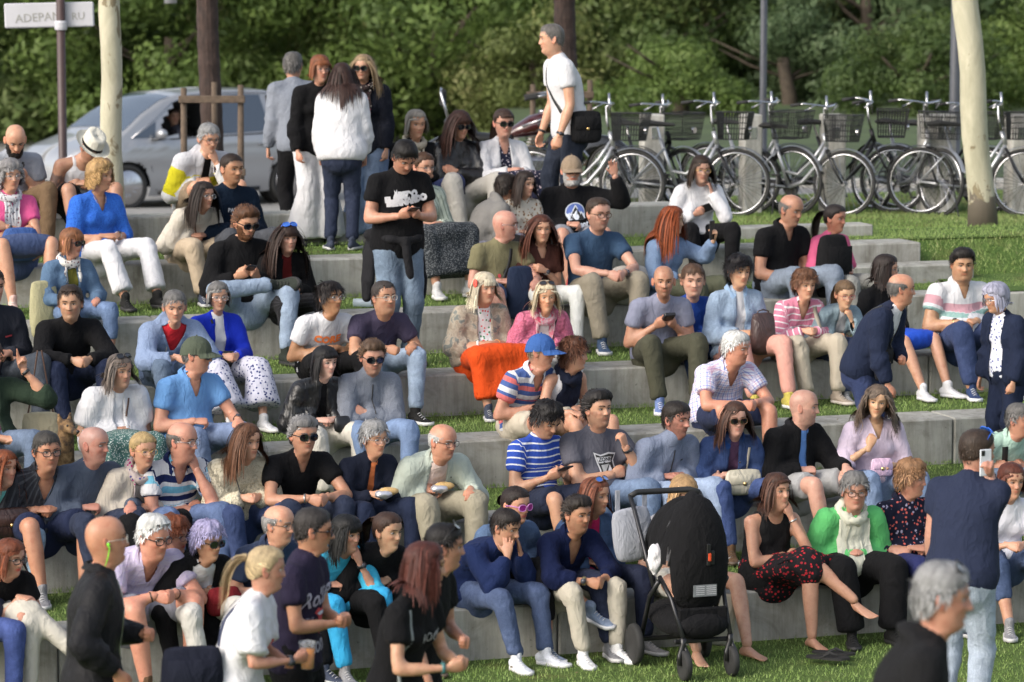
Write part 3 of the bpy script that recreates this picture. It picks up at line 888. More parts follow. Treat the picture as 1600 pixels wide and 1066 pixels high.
def hand_parts(kind):
 """right hand seen palm down: wrist at origin, fingers +Y, thumb towards -X ... palm normal -Z; returns loft list"""
 L = []
 pw, pl = .041, .095
 P = np.array([[0, -.03, 0], [0, 0, 0], [0, .03, .001], [0, .06, .001], [0, .088, 0]])
 L.append(loft(P, [.026, .027, .036, .041, .039], [.019, .018, .0165, .0145, .012], X_, 12))
 curl = {'flat': (.12, .12, .1), 'relax': (.5, .55, .35), 'fist': (1.35, 1.6, 1.0), 'grip': (.95, .8, .45), 'clasp': (1.0, .95, .6), 'curl': (.85, 1.15, .8)}[kind if kind not in ('point', 'cross') else 'fist']
 fx = [-.030, -.0105, .0095, .0285]; fl = [.072, .080, .074, .058]; fr = [.0088, .0090, .0085, .0076]
 for i in range(4):
  c = curl
  if kind == 'point' and i == 0: c = (.25, .2, .1)
  if kind == 'cross' and i < 2: c = (.1, .1, .05)
  if kind == 'relax': c = tuple(q * (1 + .18 * i) for q in curl)
  spread = (-.10, -.03, .04, .12)[i] * (1.2 if kind in ('flat',) else .35)
  if kind == 'cross': spread = (.14, -.12, 0, 0)[i]
  p = V3(fx[i], .080 - (.004, 0, .003, .012)[i], 0)
  a = 0; pts = [p - V3(0, .03, 0), p]
  for seg, cc in zip((.46, .30, .24), c):
   a += cc
   d = V3(math.sin(spread), math.cos(spread) * math.cos(a), -math.sin(a))
   p = p + d * fl[i] * seg; pts.append(p)
  pts = np.array(pts)
  r = np.array([fr[i] * 1.05, fr[i] * 1.08, fr[i], fr[i] * .93, fr[i] * .8])
  L.append(loft(pts, r, r, X_, 8))
 th = {'flat': ((-.045, .05, -.004), (-.068, .085, -.006)), 'relax': ((-.042, .05, -.014), (-.046, .088, -.026)), 'fist': ((-.036, .05, -.024), (-.006, .070, -.036)),
   'grip': ((-.040, .052, -.022), (-.030, .088, -.038)), 'clasp': ((-.038, .055, -.018), (-.018, .088, -.024)), 'curl': ((-.040, .052, -.022), (-.026, .086, -.036)),
   'point': ((-.036, .05, -.024), (-.006, .070, -.036)), 'cross': ((-.036, .05, -.024), (.0, .070, -.034))}[kind]
 m = np.array(th[0]); e = np.array(th[1])
 pts = np.array([[-.012, .008, -.004], [-.030, .028, -.008], m, (m + e) / 2 + V3(-.002, 0, 0), e])
 L.append(loft(pts, [.013, .0145, .0115, .0105, .0085], [.012, .013, .011, .010, .008], Z_, 8))
 return L
HAND_KINDS = ('flat', 'relax', 'fist', 'grip', 'clasp', 'curl', 'point', 'cross')
HANDS = {k: rm_queue(hand_parts(k), .0070, 1) for k in HAND_KINDS}
def shoe_parts():
 y = np.array([.055, .03, 0, -.04, -.08, -.12, -.16, -.195])
 zt = np.array([-.005, .005, .01, -.012, -.032, -.045, -.052, -.060])
 w = np.array([.030, .034, .036, .038, .043, .047, .043, .028])
 zb = -.078
 P = np.stack([0 * y, y, (zt + zb) / 2], 1)
 L = [loft(P, w, (zt - zb) / 2, X_, 14), loft(np.array([[0, .005, -.03], [0, .004, .0], [0, .004, .03]]), [.036, .036, .038], [.044, .046, .048], X_, 12)]
 return L
def sole_mesh(th=.024, grow=.004):
 y = np.linspace(.062, -.205, 14)
 w = np.interp(-y, [-.062, -.03, .03, .08, .13, .17, .205], [.020, .036, .038, .044, .049, .042, .012]) + grow
 V = []; F = []
 for s in (1, -1):
  pass
 ring = [(w[i], y[i]) for i in range(14)] + [(-w[i], y[i]) for i in range(13, -1, -1)]
 n = len(ring)
 for z in (-.0855, -.0855 + th): V += [(a, b, z + (.004 if b < -.18 else 0)) for a, b in ring]
 for j in range(n):
  k = (j + 1) % n; F.append((j, k, n + k, n + j))
 F.append(tuple(range(n - 1, -1, -1))); F.append(tuple(range(n, 2 * n)))
 return V, F
SHOE = rm_queue(shoe_parts(), .0085, 3)
def foot_parts(y0=.0):
 y = np.array([.045, .02, 0, -.04, -.08, -.12, -.155])
 zt = np.array([-.03, -.005, .0, -.022, -.042, -.056, -.064])
 w = np.array([.026, .030, .031, .033, .038, .042, .040])
 L = [loft(np.stack([0 * y, y, (zt - .083) / 2], 1), w, (zt + .083) / 2, X_, 12)]
 for i in range(5):
  x = (-.028, -.011, .003, .016, .028)[i]; r = (.0105, .008, .0075, .007, .0065)[i]; l = (.195, .193, .187, .178, .168)[i]
  L.append(caps((x, -.14, -.074), (x * 1.05, -l + .01, -.076), r, r * .9, 8))
 return L
BARE = rm_queue(foot_parts(), .0065, 2)
# ---- IK
def ik2(a, t, l1, l2, pole):
 d = t - a; D = np.linalg.norm(d); mx = (l1 + l2) * .995
 if D > mx: t = a + d / D * mx; d = t - a; D = mx
 D = max(D, abs(l1 - l2) + .02)
 dn = d / np.linalg.norm(d)
 x = (l1 * l1 - l2 * l2 + D * D) / (2 * D)
 h = math.sqrt(max(l1 * l1 - x * x, 0))
 p = np.asarray(pole, float); p = p - dn * np.dot(p, dn); p = nrm(p)
 return a + dn * x + p * h, a + dn * D
def project(p):
 dx, dy, dz = p[0], p[1], p[2] - CAM_H
 c, s = math.cos(PITCH), math.sin(PITCH)
 depth = dy * c - dz * s; up = dz * c + dy * s
 return 800 + FPX * dx / depth, 533 - FPX * up / depth, depth
def rz(v, a):
 c, s = math.cos(a), math.sin(a)
 return V3(v[0] * c - v[1] * s, v[0] * s + v[1] * c, v[2])
def Mz(a): c, s = math.cos(a), math.sin(a); return np.array([[c, -s, 0], [s, c, 0], [0, 0, 1.]])
def Mx(a): c, s = math.cos(a), math.sin(a); return np.array([[1, 0, 0], [0, c, -s], [0, s, c]])
def My(a): c, s = math.cos(a), math.sin(a); return np.array([[c, 0, s], [0, 1, 0], [-s, 0, c]])
def skel(sp, k, drop):
 """joints in local coordinates; drop = seat height above the floor under the feet"""
 fem = sp.get('fem', 0); lean = R(sp.get('lean', 14)); side = R(sp.get('side', 0)); tw = R(sp.get('twist', 0))
 sit = sp['pose'] == 'sit'
 J = {'k': k}
 hz = .085 * k if sit else .905 * k
 H = V3(0, 0, hz)
 d = lambda a: nrm(V3(math.sin(side) * .9, -math.sin(a), math.cos(a) * math.cos(side)))
 sl_ = sp.get('slump', 1.0) if sit else 0
 if sit: a0, a1, a2 = lean * .35 - R(10 + 22 * sl_), lean * .95 - R(3 * sl_), lean * 1.2 + R(5 + 7 * sl_)
 else: a0, a1, a2 = lean * .5, lean, lean * 1.15 + R(3)
 sc_ = k * (1 - .115 * sl_); p1 = H + d(a0) * .13 * sc_; p2 = p1 + d(a1) * .19 * sc_; p3 = p2 + d(a2) * .195 * sc_
 J['sp'] = [H - d(a0) * .10 * k, H, p1, p2, p3]
 J['up'] = d(a2); J['updir'] = [d(a0), d(a0), (d(a0) + d(a1)) / 2, (d(a1) + d(a2)) / 2, d(a2)]
 lat = Mz(tw) @ X_; lat = nrm(lat - J['up'] * np.dot(lat, J['up'])); lat = nrm(lat + J['up'] * 0)
 J['lat'] = lat; J['fwd'] = nrm(np.cross(lat, J['up']))
 if np.dot(J['fwd'], Mz(tw) @ FWD) < 0: J['fwd'] = -J['fwd']
 neckd = d(a2 * .55)
 hs = (.995 - .03 * fem) * (k ** .55) * sp.get('hs', 1.0)
 J['hs'] = hs
 face = R(sp.get('look', sp.get('yaw', 0)) - sp.get('yaw', 0)); pit = R(sp.get('pitch', 4)); rol = R(sp.get('roll', 0))
 Rh = Mz(face) @ Mx(pit) @ My(rol)
 J['Rh'] = Rh
 piv = p3 + neckd * .062 * k + J['fwd'] * .012 + Z_ * 0
 J['head'] = piv + Rh @ V3(0, -.022, .103) * hs
 sw = (.168 if not fem else .150) * k * (1 + .07 * sp.get('fat', 0))
 for s in (1, -1):
  J['sh', s] = p3 - J['up'] * .052 * k + lat * s * sw + J['fwd'] * .004 - V3(0, 0, 0) + J['up'] * sp.get('shrug', 0)
  hw = .088 * k
  J['hip', s] = H + V3(s * hw, -.01, 0)
 legs = sp.get('legs', 'sit' if sit else 'stand')
 th, shn, an = .435 * k, .415 * k, .085 * max(k, .8)
 def setleg(s, foot, pole, fdir=None, fpitch=0.):
  kn, an_ = ik2(J['hip', s], foot, th, shn, pole)
  J['kn', s] = kn; J['an', s] = an_
  J['fd', s] = nrm(fdir) if fdir is not None else nrm(V3(s * .22, -1, 0)); J['fp', s] = fpitch
 fz = -drop + an
 fy = -sp.get('reach', .50) * k; sp_ = sp.get('knees', .12) * k
 if sit:
  for s in (1, -1):
   sf = sp_ * 1.0
   dy = sp.get('legdy', 0) * s
   setleg(s, V3(s * (sf + .02 * k), fy + dy - .0, fz), V3(s * sp.get('splay', .25), -.55, 1), V3(s * .25, -1, 0))
  if legs == 'cross':
   c = sp.get('cs', -1)
   o = -c
   setleg(o, V3(o * .06 * k, fy, fz), V3(0, -.5, 1), V3(o * .1, -1, 0))
   kn = J['kn', o] + V3(-c * .0, .03, .105 * k)
   J['kn', c] = J['hip', c] + nrm(kn + V3(-c * .03, 0, 0) - J['hip', c]) * th
   J['an', c] = J['kn', c] + nrm(V3(-c * .55, -.55, -.62)) * shn
   J['fd', c] = nrm(V3(-c * .45, -.85, -.25)); J['fp', c] = 0
  elif legs == 'figure4':
   c = sp.get('cs', -1); o = -c
   setleg(o, V3(o * .14 * k, fy, fz), V3(o * .3, -.5, 1))
   J['kn', c] = J['hip', c] + nrm(V3(c * .52, -.75, .30)) * th
   t = J['kn', o] + V3(0, .06, .07 * k)
   J['an', c] = J['kn', c] + nrm(t - J['kn', c]) * shn
   J['fd', c] = nrm(V3(-c * .45, -.9, .15)); J['fp', c] = 0
  elif legs == 'tuck':
   for s in (1, -1): setleg(s, V3(s * .09 * k, fy + .14 * k, fz), V3(s * .3, -1, .6))
 else:
  st = sp.get('stance', .10)
  for s in (1, -1):
   setleg(s, V3(s * st * k, .02 + sp.get('step', 0) * s, an), V3(0, -1, 0.02), V3(s * .3, -1, 0))
 ua, fa = .285 * k, .25 * k
 for s, key in ((1, 'L'), (-1, 'R')):
  t, pole, kind, fdir, pdir = arm_target(sp.get(key, 'clasp' if sit else 'down'), s, J, k, sp)
  el, wr = ik2(J['sh', s], t, ua, fa, pole)
  J['el', s] = el; J['wr', s] = wr; J['hk', s] = kind
  fore = nrm(wr - el)
  fd = nrm(fore * .55 + nrm(fdir)) if fdir is not None else fore
  J['hf', s] = fd
  pd = np.asarray(pdir, float); pd = nrm(pd - fd * np.dot(pd, fd)); J['hp', s] = pd
 return J
def arm_target(a, s, J, k, sp):
 p3 = J['sp'][4]; p2 = J['sp'][3]; hd = J['head']; F = J['fwd']; L = J['lat']
 sh = J['sh', s]
 pole = V3(s * .8, .5, -.9)
 if isinstance(a, tuple):
  off, kind, fd, pd = a[0], a[1], a[2], a[3]
  pl = a[4] if len(a) > 4 else pole
  return p3 + L * off[0] * k + F * off[1] * k + Z_ * off[2] * k, V3(*pl), kind, V3(*fd), V3(*pd)
 kn = {q: J['kn', q] for q in (1, -1)}; km = (kn[1] + kn[-1]) / 2; hp = J['sp'][1]
 if a == 'clasp':
  c = hp + (km - hp) * .78 + V3(0, 0, .085 * k)
  return c + V3(s * .052 * k, .05 * k, .02), pole, 'clasp', V3(-s * 1.0, -.9, -.45), V3(-s * .8, .5, -.5)
 if a == 'lap':
  c = hp + (km - hp) * .50 + V3(0, 0, .11 * k)
  return c + V3(s * .06 * k, .03 * k, .0), pole, 'clasp', V3(-s * 1.2, -.6, -.2), V3(-s * .2, .5, -.9)
 if a == 'between':
  c = km + V3(0, -.03 * k, .035 * k)
  return c + V3(s * .06 * k, .03, .03), V3(s * 1.0, .2, -.5), 'clasp', V3(-s * .8, -.9, -.5), V3(-s * .9, .3, -.3)
 if a == 'thigh':
  c = J['hip', s] + (kn[s] - J['hip', s]) * .60 + V3(-s * .01, 0, .10 * k)
  return c, pole, 'relax', V3(-s * .5, -1, -.1), V3(0, .1, -1)
 if a == 'knee':
  c = J['hip', s] + (kn[s] - J['hip', s]) * .86 + V3(0, 0, .095 * k)
  return c, pole, 'relax', V3(-s * .35, -1, -.55), V3(0, .3, -1)
 if a == 'phone':
  c = p2 + F * .25 * k + V3(0, 0, -.06 * k) if sp['pose'] != 'sit' else hp + (km - hp) * .50 + V3(0, 0, .15 * k)
  return c + L * s * .075 * k - F * .02, pole, 'grip', V3(-s * .55, -.9, .35), V3(-s * .75, .15, .6)
 if a == 'cross':
  c = p2 + F * .185 * k + V3(0, 0, -.02 * k)
  return c - L * s * .065 * k + (V3(0, -.02, .025) if s > 0 else V3(0, 0, -.02)), V3(s * 1, -.1, -.55), 'relax', -L * s + V3(0, 0, .1), V3(0, 1, -.2)
 hR = J['Rh']
 if a in ('chin', 'mouth'):
  c = hd + hR @ V3(s * .045, -.085, -.195 if a == 'chin' else -.175) * J['hs']
  return c, V3(s * .5, -.15, -1), 'curl' if a == 'chin' else 'point', V3(-s * .30, .05, 1), V3(-s * .3, 1, .1)
 if a == 'cheek':
  c = hd + hR @ V3(s * .085, -.07, -.185) * J['hs']
  return c, V3(s * .5, -.3, -1), 'relax', V3(-s * .15, .1, 1), V3(-s * .8, .5, .1)
 if a == 'face':
  c = hd + hR @ V3(s * .075, -.105, -.15) * J['hs']
  return c, V3(s * .3, -.3, -1), 'flat', V3(0, .25, 1), V3(-s * .75, .7, .1)
 if a == 'raise':
  return sh + V3(s * .16, -.2, .17) * k, V3(s * .6, .2, -1), 'flat', V3(-s * .1, 0, 1), V3(0, -1, .1)
 if a == 'lookphone':
  return hd + V3(s * .05, 0, 0) + Mz(R(sp.get('look', 0) - sp['yaw'])) @ V3(s * .035 - .06, -.36, -.14) * k, V3(s * .6, 0, -1), 'grip', V3(-s * .1, -.25, 1), V3(-s * .7, .5, 0)
 if a == 'ear':
  return hd + hR @ V3(s * .105, -.035, -.115) * J['hs'], V3(s * .5, -.2, -1.6), 'grip', V3(0, .3, 1), V3(-s, .2, 0)
 if a == 'down':
  return sh + V3(s * .05, -.07, -.515) * k, V3(s * .3, 1, 0), 'relax', V3(-s * .05, -.2, -1), V3(-s, .3, 0)
 if a == 'side':
  return J['hip', s] + V3(s * .17 * k, .02, .06 - .0), V3(s, .6, 0), 'flat', V3(s * .3, -1, -.1), V3(0, 0, -1)
 if a == 'belly':
  return p2 + F * .24 * k + L * s * .03 + V3(0, 0, -.09 * k), pole, 'curl', V3(-s * .9, -.5, .1), V3(-s * .2, 1, .1)
 if a == 'hold':
  return p2 + F * .30 * k + L * s * .06 + V3(0, 0, -.04 * k), pole, 'grip', V3(-s * .6, -.8, .2), V3(-s * .8, .3, .3)
 return sh + V3(s * .05, -.05, -.5) * k, pole, 'relax', None, V3(-s, 0, 0)
def fixk_(sp): return 'k' in sp and sp['k'] > .9
def fit(sp):
 hx, hy = sp['at']; yaw = R(sp['yaw']); rr = random.Random(sp['seed'])
 k = sp.get('k', (.925 if sp.get('fem') else .975) * (1 + rr.uniform(-.015, .015)))
 if sp['pose'] == 'sit' and fixk_(sp): k = k * .965
 fixk = 'k' in sp
 auto = 'lean' not in sp and sp['pose'] == 'sit'
 lean = R(16)
 x = (hx - 800) / FPX * 24
 def ev(x, k):
  if sp['pose'] == 'sit':
   t = sp['row']; b = sp.get('back', .17) - .04
   y = edge_y(t, x) + b / TX; z = TIERS[t][1] + sp.get('dz', 0.0); drop = TIERS[t][1] - FOOT[t] + sp.get('dz', 0)
  else:
   y = sp['Y']; z = sp['z']; drop = 0
  J = skel(sp, k, drop)
  px, py, dep = project(V3(x, y, z) + rz(J['head'], yaw))
  return y, z, drop, J, px, py, dep
 for it in range(16):
  if auto: sp['lean'] = math.degrees(lean)
  y, z, drop, J, px, py, dep = ev(x, k)
  x += (hx - px) * dep / FPX
  err = (py - hy) * dep / FPX
  if auto and it < 9:
   lean = min(max(lean - min(max(err / .32, -.15), .15), R(3)), R(sp.get('maxlean', {'G': 40, 'F': 36}.get(sp.get('row'), 32))))
  elif not fixk or not auto:
   k = min(max(k * (1 + .8 * err / J['head'][2]), sp.get('kmin', .88)), sp.get('kmax', 1.10))
 y, z, drop, J, px, py, dep = ev(x, k)
 sp['err'] = (round(px - hx), round(py - hy)); sp['kk'] = k
 return V3(x, y, z), k, drop, J
def torso_sections(J, sp, e, s0, s1, n=15, top=None):
 """loft of the trunk between arc positions s0..s1 (metres*k from the hips), ease e"""
 fem = sp.get('fem', 0); fat = sp.get('fat', 0); k = J['k']
 sp_pts = np.array(J['sp'] + [J['sp'][4] + J['up'] * .08 * k]); ups = np.array(J['updir'] + [J['up']])
 arc = np.array([-.10, 0, .13, .32, .515, .595]) * k
 S_ = np.linspace(s0 * k, s1 * k, n)
 P = np.stack([np.interp(S_, arc, sp_pts[:, i]) for i in range(3)], 1)
 Pm = P.copy(); Pm[1:-1] = (P[:-2] + 2 * P[1:-1] + P[2:]) / 4; P = Pm
 lat0 = X_; A = np.array([nrm(lat0 * (1 - t) + J['lat'] * t) for t in np.clip(S_ / (.35 * k), 0, 1)])
 q = S_ / k
 w = np.interp(q, [-.12, -.06, 0, .07, .15, .25, .34, .41, .45, .48, .505, .53, .56, .60], [.12, .15, .166, .158, .150, .158, .170, .166, .142, .112, .082, .066, .058, .055]) if not fem else \
  np.interp(q, [-.12, -.06, 0, .07, .15, .25, .34, .41, .45, .48, .505, .53, .56, .60], [.13, .16, .176, .160, .130, .136, .148, .146, .126, .098, .070, .056, .050, .048])
 dd = np.interp(q, [-.12, -.06, 0, .07, .15, .25, .34, .41, .45, .48, .505, .53, .56, .60], [.09, .112, .118, .112, .104, .112, .118, .102, .088, .078, .070, .062, .057, .055]) if not fem else \
  np.interp(q, [-.12, -.06, 0, .07, .15, .25, .34, .41, .45, .48, .505, .53, .56, .60], [.095, .118, .122, .108, .094, .100, .106, .094, .082, .072, .063, .055, .050, .048])
 if e > 0.004:
  flare = np.interp(q, [-.12, -.06, .02, .09], [.034, .030, .016, 0]); w = w + flare; dd = dd + flare * .8
 belly = np.exp(-((q - .11) / .12) ** 2)
 w = w + fat * (.055 * belly + .022 * (q < .45)); dd = dd + fat * (.075 * belly + .012)
 off = fat * .055 * belly
 fw = np.cross(A, np.gradient(P, axis=0)); fw /= np.linalg.norm(fw, axis=1)[:, None]
 fw *= np.sign((fw @ J['fwd']).sum())
 P = P + fw * (off * k)[:, None]
 ee = np.interp(q, [.44, .53], [e, min(e, .009)])
 if top is not None: ee = np.interp(q, [.44, .53], [e, top])
 return P, w * k + ee, dd * k + ee, A, fw
def trunk(J, sp, e, s0, s1, top=None):
 P, w, d, A, fw = torso_sections(J, sp, e, s0, s1, top=top)
 L = [loft(P, w, d, A, 20, cap='end' if e > .004 else True)]
 k = J['k']
 if sp.get('fem', 0) and s1 > .3:
  b = sp.get('bust', 1.0)
  c = J['sp'][3] + J['up'] * .02 * k
  for s in (1, -1):
   L.append(ellip(c + J['lat'] * s * .064 * k + J['fwd'] * (.068 * k + e * .6), (.064 * k * b + e * .4, .060 * k * b + e * .4, .062 * k * b + e * .4), n=12, k=8))
 if s1 > .42:
  r = (.056 - .008 * sp.get('fem', 0)) * k + e * .8
  for s in (1, -1):
   n0 = J['sp'][4] - J['up'] * .02 * k + J['lat'] * s * .035 * k
   L.append(caps(n0, J['sh', s], r * .82, r, 12, 1))
   L.append(caps(J['sp'][3] + J['up'] * .10 * k + J['lat'] * s * .09 * k, J['sh', s] - J['up'] * .03 * k, r * 1.15, r * 1.02, 12))
 return L
def limb(pts, rs, n=12):
 L = []
 for i in range(len(pts) - 1): L.append(caps(pts[i], pts[i + 1], rs[i], rs[i + 1], n, 2))
 return L
def arm_skin(J, s, k, fem, fat, upto=0.):
 m = (1 - .12 * fem) * k * (1 + .2 * fat)
 S_, E, W = J['sh', s], J['el', s], J['wr', s]
 L = []
 if upto < 1:
  a = S_ + (E - S_) * upto
  L += [caps(a, S_ + (E - S_) * .55, .047 * m, .046 * m, 12, 1), caps(S_ + (E - S_) * .5, E, .046 * m, .037 * m, 12, 1)]
 t = (W - E)
 L += [caps(E, E + t * .32, .037 * m, .042 * m, 12, 1), caps(E + t * .32, E + t * .75, .042 * m, .030 * m, 12, 1), caps(E + t * .72, W + t * .02, .031 * m, .026 * m, 12)]
 return L
def sleeves(J, s, k, sp, e, ln):
 """ln 0..1 upper arm, 1..2 to the wrist"""
 fem, fat = sp.get('fem', 0), sp.get('fat', 0)
 m = (1 - .12 * fem) * k * (1 + .2 * fat)
 S_, E, W = J['sh', s], J['el', s], J['wr', s]
 L = []
 lo = sp.get('loose', 1.0)
 r0 = .052 * m + e * 1.2; r1 = .044 * m + e * lo;
 if ln <= 1:
  end = S_ + (E - S_) * ln
  L.append(caps(S_, end, r0, .050 * m + e * 1.15 * lo, 14, 1, True))
 else:
  L.append(caps(S_, E, r0, r1, 14, 2))
  end = E + (W - E) * (ln - 1)
  re = np.interp(ln, [1, 2], [r1, .030 * m + e * .9 * lo])
  mid = E + (W - E) * (ln - 1) * .4
  L.append(caps(E, mid, r1, (.046 * m + e * lo), 14, 1)); L.append(caps(mid, end, .046 * m + e * lo, re, 14, 1, True))
 return L
def leg_lofts(J, s, k, rt, rk, rc, ra, upto, frm=0.0):
 """radii thigh, knee, calf, ankle; upto 0..1 thigh, 1..2 shin"""
 H, K, A = J['hip', s], J['kn', s], J['an', s]
 L = []
 h0 = H + (K - H) * frm
 if upto <= 1:
  e = H + (K - H) * upto
  L.append(caps(h0, e, rt, rt + (rk - rt) * upto * .8, 14, 1, True)); return L
 L.append(caps(h0, H + (K - H) * .5, rt, (rt + rk) / 2 * 1.02, 14, 1)); L.append(caps(H + (K - H) * .5, K, (rt + rk) / 2 * 1.02, rk, 14, 1))
 u = upto - 1
 e = K + (A - K) * u; m = K + (A - K) * min(.33, u)
 L.append(caps(K, m, rk, rc, 14, 1))
 if u > .33: L.append(caps(m, e, rc, rc + (ra - rc) * (u - .33) / .67, 14, 2, True))
 return L
def bone_coords(V, segs):
 """segs: (p0, p1, r, v0, v1, id, ref). returns u (around, metres), v (along), id"""
 best = np.full(len(V), 1e9); U = np.zeros(len(V)); Vv = np.zeros(len(V)); I = np.zeros(len(V)); Jn = np.zeros(len(V))
 for (a, b, r, v0, v1, idd, ref) in segs:
  d = b - a; L = np.dot(d, d); t = ((V - a) @ d) / L; tc = np.clip(t, 0, 1)
  q = V - a - tc[:, None] * d; dist = np.linalg.norm(q, axis=1) / r
  m = dist < best
  dn = d / math.sqrt(L); rf = nrm(ref - dn * np.dot(ref, dn)); sd = np.cross(dn, rf)
  ang = np.arctan2(q @ sd, q @ rf)
  U = np.where(m, ang * r, U); Vv = np.where(m, v0 + (v1 - v0) * t, Vv); I = np.where(m, idd, I); best = np.where(m, dist, best)
 return U, Vv, I
def cloth_finish(h, segs, joints, seed, amp=.004, knit=0):
 V, N, F = h['V'], h['N'], h['F']
 U, Vv, I = bone_coords(V, segs)
 C = np.stack([U * 9, Vv * 17, I * 3.7 + seed * 1.31], 1)
 w = 1 - np.abs(vnoise(C, 1.0, seed)) * 2
 w2 = 1 - np.abs(vnoise(np.stack([U * 5 + Vv * 6, Vv * 9 - U * 5, I], 1), 1.0, seed + 3)) * 2
 boost = np.ones(len(V)) * .32
 for j, r in joints: boost += 1.35 * np.exp(-((V - j) ** 2).sum(1) / (r * r))
 V = V + N * ((w * .7 + w2 * .8) * amp * 1.15 * boost)[:, None]
 h['V'] = V; h['cuv'] = np.stack([U, Vv, I], 1)
 return h
def add_cuv(me, cuv):
 a = me.attributes.new('cuv', 'FLOAT_VECTOR', 'POINT'); a.data.foreach_set('vector', cuv.astype(np.float32).ravel())
def add_col(me, c, name='Col'):
 a = me.color_attributes.new(name, 'FLOAT_COLOR', 'POINT')
 c = np.asarray(c, np.float32)
 if c.ndim == 1: c = np.stack([c] * 3, 1)
 if c.shape[1] == 3: c = np.concatenate([c, np.ones((len(c), 1), np.float32)], 1)
 a.data.foreach_set('color', c.ravel())
# ------------------------------------------------------------ person materials
def skin_mat():
 t = NT('skin'); at = t.attr('Col')
 n = t.noise(t.coord(), 70, 4, .6); n2 = t.noise(t.coord(), 22, 5, .7)
 c = t.mix(.8, at.outputs['Color'], t.ramp(n2, [(.32, (.86, .70, .68)), (.5, (1, 1, 1)), (.68, (1.12, 1.12, 1.10))]), 'MULTIPLY')
 t.color(c); t.set(Roughness=.48, Normal=t.bump(n, .0015, .5))
 t.b.inputs['Subsurface Weight'].default_value = .12; t.b.inputs['Subsurface Radius'].default_value = (.012, .005, .003)
 t.b.inputs['Specular IOR Level'].default_value = .42
 return t.m
M_SKIN = skin_mat()
M_EYEW = simple('eye_white', (.55, .52, .49), .3, var=.03)
M_IRIS = simple('iris_dark', (.03, .018, .012), .2, var=.1)
_hm = {}
def hair_mat(c):
 if c in _hm: return _hm[c]
 t = NT('hair'); at = t.attr('Col')
 d = tuple(x * .42 for x in c); l = tuple(min(1, x * 1.7 + .005) for x in c)
 f = t.noise(t.mapping(t.coord(), (1, 1, .12)), 160, 2, .6)
 col = t.ramp(at.outputs['Fac'], [(0, d), (.5, c), (1, l)])
 t.color(t.mix(.5, col, t.ramp(f, [(.3, (.6, .6, .6)), (.7, (1.25, 1.25, 1.25))]), 'MULTIPLY'))
 t.set(Roughness=.5); t.b.inputs['Specular IOR Level'].default_value = .25
 t.set(Normal=t.bump(f, .005, .9))
 _hm[c] = t.m; return t.m
_cm = {}
